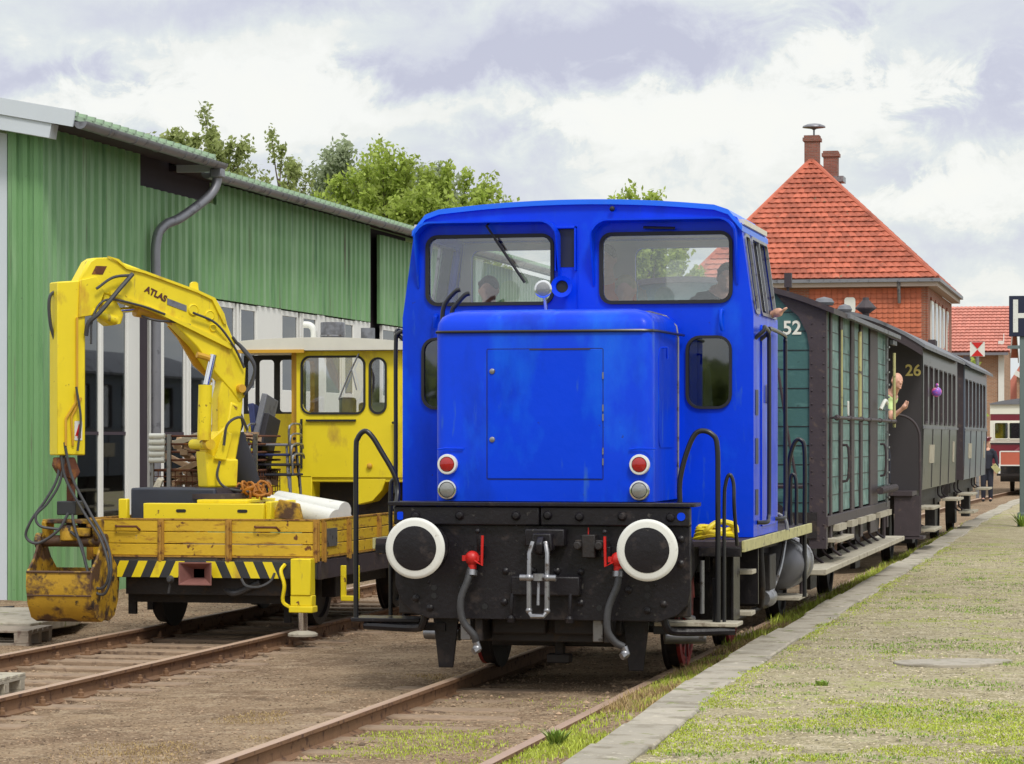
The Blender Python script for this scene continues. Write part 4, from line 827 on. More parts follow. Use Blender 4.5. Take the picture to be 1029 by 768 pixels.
# yellow strap coil on the deck
yc = MB()
for k in range(5): yc.tube([(1.17 + .16 * math.cos(t) * (1 - .05 * k), 21.15 + .10 * math.sin(t), 1.07 + .014 * k + .02 * math.sin(t * 1.5 + k)) for t in [math.tau * i / 18 for i in range(19)]], .018, 6, caps=True)
yc.tube([(1.08, 21.1, 1.06), (1.12, 21.05, 1.12), (1.20, 21.1, 1.18), (1.32, 21.1, 1.16), (1.34, 21.1, 1.1)], .022, 8, sm=4)
tag(yc.build('coiled_hose', M['yellow_clean']), 'yellow coiled hose lying on the locomotive deck beside the cab front', 'hose')
# cab-rear buffers
for sx in (-.875, .875): MB().lathe((sx, 25.25, 1.03), (0, 1, 0), [(.13, 0), (.1, .03), (.1, .25), (.07, .26), (.07, .38), (.22, .40), (.22, .43)], 24).build('rear_buffer', K, lo)

# ================================================================ GREEN WAGON 52
w = thing('goods_wagon', (0, 30.6, 0), 'old covered goods wagon with teal planks, dark iron posts and number 52 on its end', 'railway wagon')
Y0, Y1 = 27.0, 34.0; SX = 1.37
def arc(hw, zc, k, n=16): return [(-hw + 2 * hw * i / n, zc - k * (-hw + 2 * hw * i / n) ** 2) for i in range(n + 1)]
for yy in (Y0, Y1 - .04):
    b = MB(); A = arc(SX - .02, 3.36, .15); b.prism([(-SX + .02, 1.0)] + [(SX - .02, 1.0)] + list(reversed(A)), XZ(yy), 0, .04); e_ = b.build('end_wall', M['teal'], w)
    b = MB(); z = 1.19
    while z < 3.2: b.box(-SX + .03, SX - .03, yy - .006, yy + .02, z, z + .008); z += .185
    b.build('plank_gap', M['rubber'], e_)
cps = []
for s in (1, -1):
    b = MB(); b.prism([(s * 1.39, .75), (s * 1.39, 3.10), (s * .90, 3.22), (s * .98, 3.12), (s * 1.12, 3.0), (s * 1.20, 2.84), (s * 1.225, 2.7), (s * 1.225, .75)], XZ(Y0 - .03), 0, .025); cps.append(b.build('corner_iron', M['darkiron'], w))

b = MB(); z = .85
while z < 3.05:
    for x in (1.25, 1.365): b.ball((x, Y0 - .033, z), .009, 8, 6); b.ball((-x, Y0 - .033, z), .009, 8, 6)
    z += .13
b.each('rivet', M['darkiron'], cps[0])
text_mesh('number_52', '52', .185, M['cream'], w, (1.055, Y0 - .006, 2.885), (1, 0, 0), (0, 0, 1), .004, bold=.004)
b = MB(); A = arc(1.47, 3.40, .15, 20); b.prism(A + [(x, z - .055) for x, z in reversed(A)], XZ(Y0 - .10), 0, Y1 - Y0 + .22); rw = b.build('roof', M['darkiron'], w)
MB().box(1.455, 1.50, Y0 + 1.2, Y1 + .45, 3.03, 3.075).build('gutter_bar', M['roofgrey'], rw); MB().box(1.42, 1.46, Y1 - .2, Y1 + .35, 2.95, 3.0).build('gutter_bar', M['roofgrey'], rw)
for x, yy, r in ((1.15, 29.0, .09), (1.2, 30.6, .07)): MB().lathe((x, yy, 3.2), (0, 0, 1), [(r, 0), (r * 1.2, .03), (r * .9, .07), (0, .09)], 14).build('roof_vent', M['roofgrey'], rw)
b = MB(); b.box(.99, 1.06, Y0 - .10, Y0 - .04, 3.28, 3.42); b.tube([(1.02, Y0 - .06, 3.28), (1.03, Y0 - .06, 3.18)], .015, 6); b.build('end_lamp', M['darkiron'], w)
for s in (-1, 1):
    b = MB(); b.box(s * (SX - .02) - .015, s * (SX - .02) + .015, Y0 + .04, Y1 - .04, 1.08, 3.10); b.build('side_wall', M['tealside'], w)
    g = MB(); z = 1.25
    while z < 3.05: g.box(s * SX - .008, s * SX - .001, Y0 + .05, Y1 - .05, z, z + .008); z += .18
    g.build('plank_gap', M['rubber'], w)
    for ya, yb in ((27.02, 27.14), (27.42, 27.58), (28.36, 28.60), (29.48, 29.80), (30.48, 30.74), (31.62, 32.55), (33.86, 33.98)):
        MB().box(s * 1.375 - .012, s * 1.375 + .012, ya, yb, .74, 3.08).build('post', M['darkiron'], w, bevel=.006)
    MB().box(s * 1.385 - .05, s * 1.385 + .02, Y0, Y1, .96, 1.06).build('sill', M['darkiron'], w, bevel=.006)
    b = MB()
    for a, c_ in ((27.6, 28.35), (28.9, 29.5), (29.85, 30.5), (30.75, 31.6), (32.2, 33.7)): b.box(s * 1.42 - .03, s * 1.42 + .03, a, c_, .90, .965)
    b.each('sill_edge', M['palewood'], w)
    b = MB(); b.tube([(s * 1.47, 27.1, 2.02), (s * 1.47, 33.9, 2.02)], .018, 8)
    for y in (27.2, 28.4, 29.7, 30.6, 31.9, 33.2, 33.9): b.ball((s * 1.47, y, 2.02), .03, 8, 6); b.tube([(s * 1.40, y, 2.02), (s * 1.47, y, 2.02)], .012, 6)
    b.build('door_bar', M['darkiron'], w)
    MB().tube([(s * 1.45, 29.72, 2.95), (s * 1.45, 29.72, 2.02)], .02, 8).build('yellow_rod', M['pale_yellow'], w); MB().tube([(s * 1.46, 33.95, 2.85), (s * 1.46, 33.95, 1.95)], .018, 8).build('yellow_rod', M['pale_yellow'], w); MB().tube([(s * 1.45, 27.85, 2.9), (s * 1.45, 27.85, 2.02)], .010, 6).build('rod', M['pale_yellow'], w)
    b = MB(); b.prism(rr(28.55, 28.65, 2.05, 2.20, .02), YZ(s * 1.435), 0, s * .01); b.tube([(s * 1.46, 32.1, 2.15), (s * 1.50, 32.2, 2.25), (s * 1.50, 32.5, 2.22)], .022, 8, sm=3); b.build('door_catch', M['white'], w)
    b = MB(); b.tube([(s * 1.41, 32.6, 1.75), (s * 1.47, 32.6, 1.72), (s * 1.47, 32.6, 1.42), (s * 1.41, 32.6, 1.38)], .014, 6, sm=3); b.tube([(s * 1.41, 28.3, 1.75), (s * 1.47, 28.3, 1.72), (s * 1.47, 28.3, 1.42), (s * 1.41, 28.3, 1.38)], .014, 6, sm=3); b.build('grab_handle', M['darkiron'], w)
    b = MB(); yy = 31.9
    while yy < 33.9: b.lathe((s * 1.47, yy, 1.22), (0, 1, 0), [(.045, 0), (.045, .07)], 10); yy += .14
    b.each('door_roller', M['darkiron'], w)
    b = MB(); z = 1.05
    b.box(s * 1.40 - .015, s * 1.40 + .015, 33.55, 33.60, 1.0, 3.05)
    for i in range(13): b.box(s * 1.42 - .01, s * 1.42 + .015, 33.52, 33.64, 1.1 + .15 * i, 1.12 + .15 * i)
    b.build('ladder_iron', M['steel'], w)
    # running board with curved hangers
    b = MB(); b.box(min(s * 1.16, s * 1.50), max(s * 1.16, s * 1.50), 25.9, 35.0, .545, .60); rb = b.build('running_board', M['palewood'], w, bevel=.008)
    for i in range(9):
        y = 27.2 + i * .85
        MB().tube([(s * 1.25, y, .95), (s * 1.22, y, .80), (s * 1.24, y, .68), (s * 1.34, y, .60)], .016, 6, sm=4).build('hanger', M['darkiron'], rb)
    b = MB(); b.box(min(s * 1.3, s * 1.5), max(s * 1.3, s * 1.5), 27.2, 28.6, .80, .84); b.build('step', M['palewood'], w, bevel=.005)
    for yy in (28.2, 32.8):
        b = MB(); b.lathe((s * .68, yy, .45), (s, 0, 0), [(.48, 0), (.48, .03), (.45, .035), (.445, .13), (.38, .13), (.37, .10), (.1, .10), (.1, .16), (0, .16)], 32); b.build('wheel', M['under'], w)
        b = MB(); b.box(s * 1.0 - .1, s * 1.0 + .1, yy - .12, yy + .12, .34, .58); b.tube([(s * 1.0, yy - .55, .80), (s * 1.0, yy, .64), (s * 1.0, yy + .55, .80)], .05, 6, sm=4); b.box(s * 1.1 - .03, s * 1.1 + .03, yy - .28, yy + .28, .30, .9); b.build('axle_guard', M['under'], w)
b = MB(); b.box(-1.2, 1.2, Y0 + .1, Y1 - .1, .72, 1.0); b.box(-1.3, 1.3, Y0 - .05, Y0 + .1, .85, 1.1); b.box(-1.3, 1.3, Y1 - .1, Y1 + .05, .85, 1.1); b.build('underframe', M['under'], w)
for sx in (-.875, .875):
    for yy, dd in ((Y0 - .05, -1), (Y1 + .05, 1)): MB().lathe((sx, yy, 1.03), (0, dd, 0), [(.13, 0), (.1, .03), (.1, .25), (.07, .26), (.07, .38), (.20, .40), (.20, .43)], 20).build('buffer', M['under'], w)
b = MB(); b.tube([(.93, Y0 - .12, 2.5), (1.02, Y0 - .1, 1.9), (1.10, Y0 - .08, 1.45)], .015, 6); b.tube([(.9, Y0 - .1, 1.35), (1.17, Y0 - .1, 1.35)], .02, 6); b.build('end_rod', M['darkiron'], w)
b = MB(); b.tube([(1.30, 34.35, .5), (1.30, 34.35, 1.6), (1.27, 34.35, 1.95), (1.15, 34.3, 2.12), (.98, 34.2, 2.15)], .02, 8, sm=4); b.tube([(1.18, 34.2, .9), (1.05, 34.2, 1.9)], .02, 6); b.build('end_rail', M['darkiron'], w)

# ================================================================ CARRIAGES
def carriage(name, label, Y0, Y1, paint, endp, seed, num=None, nwin=7, platf=True, shift=0.0, wtop=2.86, wbot=2.02):
    S = shift; cr = thing(name, (S, (Y0 + Y1) / 2, 0), label, 'railway carriage', None)
    hw = 1.38
    A = [(x + S, z) for x, z in arc(hw - .02, 3.52, .21)]
    for yy in (Y0, Y1 - .05): MB().prism([(S - hw + .02, 1.08), (S + hw - .02, 1.08)] + list(reversed(A)), XZ(yy), 0, .05).build('end_wall', M[endp], cr)
    pitch = (Y1 - Y0 - .5) / nwin
    for s in (-1, 1):
        fn = lambda u, v, w, s=s: (S + s * (hw + w - .03 * max(0, (2.0 - v))), u, v)
        holes = [rr(Y0 + .30 + pitch * i, Y0 + .30 + pitch * i + pitch * .52, wbot, wtop, .05, 3) for i in range(nwin)]
        MB().plate([(Y0 + .05, 1.08), (Y1 - .05, 1.08), (Y1 - .05, 1.98), (Y1 - .05, 3.1), (Y0 + .05, 3.1), (Y0 + .05, 1.98)], holes, fn, -.04, 0).build('side_wall', M[paint], cr)
        for i in range(nwin):
            a = Y0 + .30 + pitch * i; c_ = a + pitch * .52
            wf = MB().frame(a + .012, c_ - .012, wbot + .012, wtop - .012, .04, .02, fn, -.02, .012).build('window', M['darkiron'], cr); MB().prism(rr(a, c_, wbot, wtop, .03), fn, -.032, -.026).build('pane', M['cglass2'], wf)
        MB().prism([(Y0 + .05, 1.955), (Y1 - .05, 1.955), (Y1 - .05, 1.99), (Y0 + .05, 1.99)], fn, 0, .02).build('waist_rail', M['roofgrey'], cr)
        b = MB(); 
        for i in range(5): y = Y0 + .1 + i * (Y1 - Y0 - .2) / 4; b.prism([(y - .015, 1.09), (y + .015, 1.09), (y + .015, 1.95), (y - .015, 1.95)], fn, 0, .010)
        b.each('panel_strip', M[endp], cr)
        b = MB(); b.prism(rr(Y0 + (Y1 - Y0) * .18, Y0 + (Y1 - Y0) * .30, 1.45, 1.72, .01), fn, 0, .012); b.prism(rr(Y0 + (Y1 - Y0) * .86, Y0 + (Y1 - Y0) * .90, 1.42, 1.76, .01), fn, 0, .012); b.each('notice_plate', M['palewood'], cr)
        b = MB(); b.box(S + s * 1.1 - .04, S + s * 1.1 + .04, Y0, Y1, .85, 1.07); b.build('sole_bar', M['under'], cr)
        for yy in (Y0 + 1.6, Y1 - 1.6):
            MB().lathe((S + s * .68, yy, .45), (s, 0, 0), [(.48, 0), (.48, .03), (.45, .035), (.445, .13), (.38, .13), (.37, .10), (0, .10)], 28).build('wheel', M['under'], cr)
            MB().box(S + s * 1.05 - .08, S + s * 1.05 + .08, yy - .25, yy + .25, .28, .9).build('axle_guard', M['under'], cr)
        for ya, yb, z in ((Y0 + .2, Y0 + 1.6, .80), (Y0 + .4, Y0 + 1.9, .48), (Y1 - 2, Y1 - .6, .8)):
            st = MB().box(min(S + s * 1.25, S + s * 1.52), max(S + s * 1.25, S + s * 1.52), ya, yb, z, z + .04).build('footboard', M['palewood'], cr, bevel=.005)
            b = MB()
            for q in (ya + .2, yb - .2): b.tube([(S + s * 1.2, q, z + .35), (S + s * 1.18, q, z + .1), (S + s * 1.35, q, z)], .016, 6, sm=3)
            b.build('hanger', M['darkiron'], st)
    f0 = Y0 - (1.15 if platf else .15)
    A = [(S + x, z) for x, z in arc(1.50, 3.62, .23, 22)]
    P = A + [(x, z - .05) for x, z in reversed(A)]
    rf = MB().prism(P, XZ(f0), 0, Y1 + .15 - f0).build('roof', M['roofgrey'], cr)
    if platf:
        A1 = [(S + x, z - .05) for x, z in arc(1.46, 3.62, .23, 22)]; MB().prism(A1 + [(x, z - .13) for x, z in reversed(A1)], XZ(f0 + .02), 0, .04).build('roof_fascia', M['darkiron'], rf)
        MB().box(S - 1.3, S + 1.3, f0 + .25, Y0, 1.02, 1.08).build('platform_floor', M['darkiron'], cr)
        for s in (-1, 1):
            b = MB(); b.tube([(S + s * 1.40, f0 + .35, .5), (S + s * 1.40, f0 + .35, 1.6), (S + s * 1.37, f0 + .35, 1.95), (S + s * 1.2, f0 + .33, 2.12), (S + s * .9, f0 + .3, 2.15)], .018, 8, sm=4); b.tube([(S + s * .9, f0 + .3, 1.08), (S + s * .9, f0 + .3, 2.15)], .015, 6); b.build('end_rail', M['darkiron'], cr)
            b = MB(); b.box(min(S + s * 1.05, S + s * 1.40), max(S + s * 1.05, S + s * 1.40), f0 + .3, f0 + .36, .45, 1.02) ; b.box(min(S + s * 1.2, S + s * 1.45), max(S + s * 1.2, S + s * 1.45), f0 + .3, f0 + .8, .42, .46); b.build('entry_step', M['darkiron'], cr)
    if num: text_mesh('number_26', num, .225, mat('number_yellow', (.62, .50, .16), .5), cr, (S + 1.245, Y0 - .006, 2.77), (1, 0, 0), (0, 0, 1), .006, bold=.004)
    b = MB(); b.box(S - 1.1, S + 1.1, Y0 - .1, Y1, .75, 1.07); b.build('underframe', M['under'], cr)
    if platf: vent = MB().lathe((S + .55, Y0 + .3, 3.50), (0, 0, 1), [(.05, 0), (.05, .10), (.15, .17), (.15, .185), (.05, .29), (.04, .33), (0, .33)], 8); vent.build('ventilator', M['darkiron'], cr, smooth=False)
    b = MB(); b.box(S + 1.0, S + 1.12, Y1 - 1.6, Y1 - 1.45, 3.30, 3.43); b.box(S + 1.0, S + 1.12, Y1 - 1.3, Y1 - 1.15, 3.30, 3.42); b.each('roof_lamp_cover', M['darkiron'], cr)
    q = MB(); q.box(S - .1, S + .1, Y0 + .1, Y1 - .1, 1.1, 3.2); q.build('partition', M['indark'], cr)
    for s in (-1, 1): MB().lathe((S + s * .875, Y0 - .1, 1.03), (0, -1, 0), [(.13, 0), (.1, .03), (.1, .25), (.07, .26), (.07, .38), (.20, .40), (.20, .43)], 20).build('buffer', M['under'], cr)
    return cr
carriage('railway_carriage', 'dark grey passenger carriage with arched roof, tall narrow windows and number 26 on its end', 39.7, 47.6, 'rail26', 'end26', 1, '26', 7)
carriage('railway_carriage', 'grey blue passenger carriage at the far end of the train', 49.6, 57.2, 'blue3', 'darkiron', 2, None, 6, False)
# balloon bunch at a window of carriage 26
b = MB(); b.ball((1.45, 41.5, 2.50), .075, 16, 12); b.ball((1.46, 41.45, 2.60), .025, 10, 8)
bal = tag(b.build('balloon', mat('balloon_violet', (.30, .12, .62), .3, 0, .1, 3, [((.85, .12, .35), 9, .5, .02, .3), ((.75, .8, .95), 7, .60, .02, .3)])), 'small violet and pink balloon hanging at a window of the dark carriage', 'balloon')
M['ironyellow'] = mat('rusty_yellow_iron', (.42, .22, .03), .7, 0, .3, 12, [((.16, .06, .02), 14, .52, .1, .85)], .003, 40)
# ================================================================ YELLOW CRANE WAGON
cw = thing('crane_wagon', (-4.25, 28.0, 0), 'yellow flat rail trolley with wooden side boards, striped bumper, loader crane and white roofed cab', 'rail vehicle')
FY = 24.96; XL, XR = -5.41, -3.11
fl = MB(); fl.box(XL + .03, XR - .03, FY + .03, 28.4, .66, .72); fl.build('load_floor', M['wood'], cw)
def boards(p0, p1, z0, z1, posts, nm, label=None):
    p0, p1 = Vector(p0), Vector(p1); d = (p1 - p0).normalized(); n = Vector((d.y, -d.x, 0)); L_ = (p1 - p0).length
    b = MB(); h = (z1 - z0) / 3
    for i in range(3):
        fn = lambda u, v, w: tuple(Vector((p0.x, p0.y, 0)) + d * u + n * w + Vector((0, 0, v)))
        b.prism([(0, z0 + i * h + .004), (L_, z0 + i * h + .004), (L_, z0 + (i + 1) * h - .004), (0, z0 + (i + 1) * h - .004)], fn, -.03, 0)
    o = b.build(nm, M['board'], cw, bevel=.005)
    e = MB(); fn = lambda u, v, w: tuple(Vector((p0.x, p0.y, 0)) + d * u + n * w + Vector((0, 0, v)))
    for u in posts: e.prism([(u - .03, z0 - .04), (u + .03, z0 - .04), (u + .03, z1 + .01), (u - .03, z1 + .01)], fn, 0, .02); e.prism([(u - .012, z0 - .05), (u + .012, z0 - .05), (u + .012, z1 - .02), (u - .012, z1 - .02)], fn, .02, .04)
    e.prism([(0, z1 - .002), (L_, z1 - .002), (L_, z1 + .012), (0, z1 + .012)], fn, -.035, .006); e.prism([(0, z0 - .012), (L_, z0 - .012), (L_, z0 + .002), (0, z0 + .002)], fn, -.03, .006)
    e.build('board_iron', M['ironyellow'], o)
    return o
boards((XL, FY, 0), (XR, FY, 0), .71, 1.05, (.03, .74, 1.41, 2.27), 'front_board')
boards((XR, FY + .03, 0), (XR, 28.4, 0), .71, 1.05, (.05, .9, 2.0, 3.2), 'side_board')
boards((XL, 28.4, 0), (XL, FY + .03, 0), .71, 1.05, (.05, .9, 2.0, 3.2), 'side_board')
q = MB(); q.prism(rr(25.05, 25.5, .80, .97, .01), YZ(XR), .002, .012); q.build('data_plate', M['steel'], cw)
for x in (-5.0, -3.62):
    MB().tube([(x - .12, FY - .01, .99), (x - .10, FY - .05, .985), (x + .10, FY - .05, .985), (x + .12, FY - .01, .95)], .012, 6).build('board_handle', M['rusty'], cw)
# bumper beam with hazard stripes (real strips on a black beam)
bm_ = MB().box(XL + .05, XR - .02, FY - .03, FY + .05, .505, .665).build('bumper', M['hazblack'], cw, bevel=.004)
b = MB(); x = XL + .12; k = 0
while x < -3.45:
    sl = -.035 if x < -4.3 else .035
    if not (-4.42 < x < -4.28): b.prism([(x - sl, .662), (x + .09 - sl, .662), (x + .09 + sl, .508), (x + sl, .508)], XZ(FY - .034), 0, .003)
    x += .185; k += 1
b.each('stripe', M['yellow_clean'], bm_)
MB().box(-3.40, -3.10, FY - .01, FY + .1, .50, .67).build('bumper_end', M['darkiron'], cw, bevel=.004); MB().box(XR - .06, XR, FY + .1, 30.5, .50, .68).build('sole_bar', M['darkiron'], cw, bevel=.004); MB().box(XL, XL + .06, FY + .1, 30.5, .50, .68).build('sole_bar', M['darkiron'], cw, bevel=.004)
# trumpet shaped coupling mouth
P0 = rr(-4.43, -4.01, .44, .66, .02, 1); b = MB(); 
c = MB(); c.plate(rr(-4.50, -4.20 + .02, .445, .655, .015, 2), [rr(-4.49, -4.19, .455, .645, .012, 2)], XZ(FY - .16), 0, .015)
V = []
for (hx, hz, y) in ((.165, .11, FY - .16), (.15, .095, FY - .16), (.05, .04, FY - .04), (.065, .055, FY - .03)):
    V += [(-4.28 + a * hx, y, .55 + e_ * hz) for a, e_ in ((-1, -1), (1, -1), (1, 1), (-1, 1))]
F = [(i * 4 + a, i * 4 + (a + 1) % 4, i * 4 + 4 + (a + 1) % 4, i * 4 + 4 + a) for i in range(3) for a in range(4)] + [(12, 13, 14, 15), (0, 1, 13, 12), (1, 2, 14, 13), (2, 3, 15, 14), (3, 0, 12, 15)]
MB().add(V, F).build('coupling_mouth', mat('faded_red_steel', (.22, .09, .075), .7, 0, .3, 10), cw, bevel=.004)
b = MB(); b.lathe((-4.56, FY - .04, .49), (0, -1, 0), [(.03, 0), (.04, .02), (.02, .06)], 12); b.tube([(-4.56, FY - .05, .48), (-4.58, FY - .05, .36)], .012, 6); b.tube([(-3.86, FY - .05, .50), (-3.8, FY - .09, .44), (-3.68, FY - .09, .43), (-3.58, FY - .05, .48), (-3.54, FY - .03, .56)], .013, 6, sm=4); b.each('air_pipe', M['hose'], cw)
# underframe and wheels
b = MB(); b.box(XL + .35, XR - .35, FY + .1, 31, .34, .62); b.box(XL + .3, XR - .3, 25.3, 25.5, .25, .5); b.build('underframe', M['under'], cw)
for s in (-1, 1):
    for yy in (26.1, 29.0):
        MB().lathe((-4.25 + s * .68, yy, .40), (s, 0, 0), [(.43, 0), (.43, .03), (.40, .035), (.395, .13), (.33, .13), (.32, .10), (0, .10)], 32).build('wheel', M['under'], cw)
        b = MB(); b.box(-4.25 + s * .93 - .07, -4.25 + s * .93 + .07, yy - .14, yy + .14, .28, .55); b.build('axle_box', M['under'], cw, bevel=.01)
b = MB(); b.box(-5.20, -5.12, 25.5, 25.54, .12, .42); b.box(-5.08, -5.02, 25.7, 25.74, .15, .42); b.box(-3.66, -3.6, 25.6, 25.66, .05, .5); b.each('guard_iron', M['under'], cw)
b = MB(); b.tube([(-4.1, 25.1, .40), (-4.0, 25.05, .36), (-3.9, 25.05, .38), (-3.7, 25.0, .47)], .03, 8, sm=4); b.build('air_pipe', M['hose'], cw)
# outrigger leg, bottom pad, side step
og = MB(); og.box(-3.345, -3.15, FY - .17, FY - .02, .36, .70); og.box(-3.36, -3.13, FY - .18, FY - .01, .20, .26); og.box(-3.35, -3.14, FY - .16, FY - .03, .26, .36); og = og.build('outrigger', M['yellow'], cw, bevel=.008)
MB().cyl((-3.25, FY - .09, .22), (-3.25, FY - .09, .02), .045).build('piston', M['chrome'], og); MB().lathe((-3.25, FY - .09, -.02), (0, 0, 1), [(.14, 0), (.14, .02), (.12, .035), (.05, .05)], 20).build('foot_pad', M['palewood'], og)
b = MB(); b.tube([(-3.44, FY - .04, .64), (-3.46, FY - .1, .58), (-3.42, FY - .12, .45), (-3.44, FY - .1, .30), (-3.36, FY - .1, .24)], .018, 6, sm=4); b.build('bracket', M['yellow'], og)
sp = MB(); sp.bar((-2.98, 25.3, .30), (-2.98, 25.3, .62), .05, .04); sp.bar((-2.85, 25.3, .30), (-2.85, 25.3, .62), .05, .04); sp.bar((-3.0, 25.3, .31), (-2.83, 25.3, .31), .06, .05); sp.build('side_step', M['yellow'], cw, bevel=.006)
# crane base
b = MB(); b.box(-5.16, -4.30, 25.45, 26.1, 1.02, 1.34); b.build('crane_base', mat('crane_base_dark', (.03, .035, .055), .5, 0, .3, 5), cw, bevel=.02)
b = MB(); b.box(-4.92, -3.72, 25.15, 25.30, 1.04, 1.20); b.box(-4.4, -3.9, 25.2, 26.2, 1.2, 1.235)
bp_ = b.build('crane_bed', M['yellow_clean'], cw, bevel=.008)
b = MB()
for x in (-4.54, -3.93): b.prism(rr(x - .05, x + .05, 1.115, 1.145, .015), XZ(25.145), 0, .01)
b.each('slot', M['rubber'], bp_)
MB().box(-3.72, -3.66, 25.2, 26.0, 1.04, 1.22).build('crane_bed_end', M['yellow'], cw, bevel=.01)
b = MB(); b.box(-5.19, -5.10, 25.2, 25.28, 1.02, 1.24); b.build('bolster', M['yellow_clean'], cw, bevel=.01)
b = MB(); b.prism([(-3.68, 1.06), (-3.38, 1.04), (-3.42, 1.2), (-3.62, 1.24)], XZ(25.3), 0, .05); b.build('flap', M['rustyyellow'], cw, bevel=.01)
# crane column and booms: section thickness t in the crane plane normal
AX = Vector((-5.7, 24.4, 0)); DR = (Vector((-4.25, 25.8, 0)) - AX).normalized(); NR = Vector((DR.y, -DR.x, 0))      # NR points towards the front right
def CP(off=0):                                                                                                   # map (x, z) given as world x along the crane plane
    return lambda u, v, w: tuple(AX + DR * ((u - AX.x) / DR.x) + NR * (w + off) + Vector((0, 0, v)))
cr = MB(); cr.prism([(-4.47, 1.34), (-4.25, 1.34), (-4.24, 1.62), (-4.30, 1.62), (-4.45, 1.66), (-4.49, 1.70)], CP(), -.12, .12); cr.prism([(-4.48, 1.64), (-4.25, 1.58), (-4.20, 1.95), (-4.23, 2.15), (-4.29, 2.18), (-4.32, 1.95), (-4.46, 1.80)], CP(), -.09, .09)
col_ = cr.build('crane_column', M['yellow'], cw, bevel=.02)
MB().lathe(CP(.2)(-4.48, 1.76, 0), tuple(-NR), [(.0, 0), (.05, 0), (.05, .4), (0, .4)], 18).build('pivot_pin', M['yellow'], col_)
MB().prism([(-4.44, 1.62), (-4.35, 1.60), (-4.30, 1.86), (-4.36, 1.90)], CP(), .135, .16).build('column_rib', M['yellow'], col_, bevel=.01)
MB().lathe(CP()(-4.36, 1.235, 0), (0, 0, 1), [(.30, 0), (.30, .05), (.22, .055), (.22, .11)], 28).build('slew_ring', M['darkiron'], col_)
ms = MB(); ms.prism([(-4.38, 1.78), (-4.23, 1.72), (-4.19, 2.16), (-4.20, 2.52), (-4.24, 2.66), (-4.34, 2.44), (-4.38, 2.2)], CP(), -.08, .08); ms.build('crane_mast', M['yellow'], cw, bevel=.015)
rm = MB(); rm.tube([CP(.14)(-4.51, 1.80, 0), CP(.14)(-4.50, 2.33, 0)], .066, 16); rm = rm.build('lift_ram', M['yellow'], cw); MB().cyl(CP(.14)(-4.49, 2.33, 0), CP(.14)(-4.44, 2.62, 0), .035).build('piston', M['chrome'], rm)
kn = MB(); kn.prism([(-4.76, 2.97), (-4.60, 3.02), (-4.27, 2.74), (-4.17, 2.50), (-4.18, 2.22), (-4.22, 2.16), (-4.30, 2.30), (-4.43, 2.48), (-4.55, 2.70)], CP(), -.09, .09); kn = kn.build('boom_elbow', M['yellow'], cw, bevel=.015)
b = MB(); b.prism([(-4.70, 2.90), (-4.62, 2.78), (-4.50, 2.52), (-4.36, 2.36), (-4.40, 2.52), (-4.56, 2.80), (-4.64, 2.93)], CP(), -.14, -.105); b.build('elbow_shaded_underside', M['orange'], kn)  # orange plate: shade on the yellow elbow's underside put into its colour
b = MB(); b.tube([CP(.13)(-4.56, 2.62, 0), CP(.13)(-4.46, 2.58, 0), CP(.13)(-4.44, 2.50, 0)], .03, 8, sm=3); b.lathe(CP(.15)(-4.22, 2.30, 0), tuple(-NR), [(.04, 0), (.04, .3)], 12); b.each('pin', M['orange'], kn)
bo = MB(); bo.prism([(-5.44, 3.26), (-5.35, 3.48), (-5.31, 3.515), (-5.20, 3.525), (-4.50, 3.22), (-4.41, 3.15), (-4.32, 2.93), (-4.25, 2.72), (-4.29, 2.665), (-4.38, 2.74), (-4.86, 3.01), (-5.24, 3.18), (-5.34, 3.21)], CP(), -.10, .10); bo = bo.build('main_boom', M['yellow'], cw, bevel=.018)
b = MB(); b.prism([(-5.22, 3.535), (-5.14, 3.51), (-5.08, 3.44), (-4.98, 3.42), (-4.94, 3.405), (-4.54, 3.235), (-4.42, 3.17), (-4.35, 3.02), (-4.33, 2.92), (-4.35, 2.92), (-4.44, 3.15), (-4.55, 3.215), (-4.95, 3.385), (-5.08, 3.42), (-5.15, 3.49)], CP(), .10, .125); b.prism([(-5.20, 3.17), (-4.84, 3.00), (-4.30, 2.68), (-4.28, 2.72), (-4.84, 3.035), (-5.20, 3.205)], CP(), .10, .13); b.prism([(-4.57, 3.25), (-4.51, 3.23), (-4.515, 3.31), (-4.53, 3.325), (-4.55, 3.325), (-4.565, 3.31)], CP(), -.02, .02)
b.build('boom_flange', M['yellow_clean'], bo)
b = MB()
for u, v, r in ((-4.58, 3.05, .055), (-4.455, 3.00, .05), (-4.43, 2.88, .035)): b.lathe(CP(.098)(u, v, 0), tuple(NR), [(r, 0), (r, .012), (r * .85, .02), (r * .8, .014)], 20)
b.each('pivot_boss', M['yellow_clean'], bo)
q = MB(); q.prism([(-4.775, 3.155), (-4.63, 3.09), (-4.63, 3.03), (-4.775, 3.095)], CP(), .101, .106); q.build('grey_plate', M['roofgrey'], bo)
ang = math.atan2(-.46, 1.0); xd = (DR * math.cos(-.42) + Vector((0, 0, 1)) * math.sin(-.42)); up = (Vector((0, 0, 1)) * math.cos(-.42) - DR * math.sin(-.42))
text_mesh('boom_lettering', 'ATLAS', .082, mat('lettering_brown', (.10, .03, .015), .5), bo, CP(.104)(-4.86, 3.19, 0), xd, up, .004, bold=.0035)
q = MB(); q.prism([(-5.33, 3.36), (-5.30, 3.44), (-5.22, 3.44), (-5.25, 3.36)], CP(), .101, .104); q.build('opening', M['rusty'], bo)
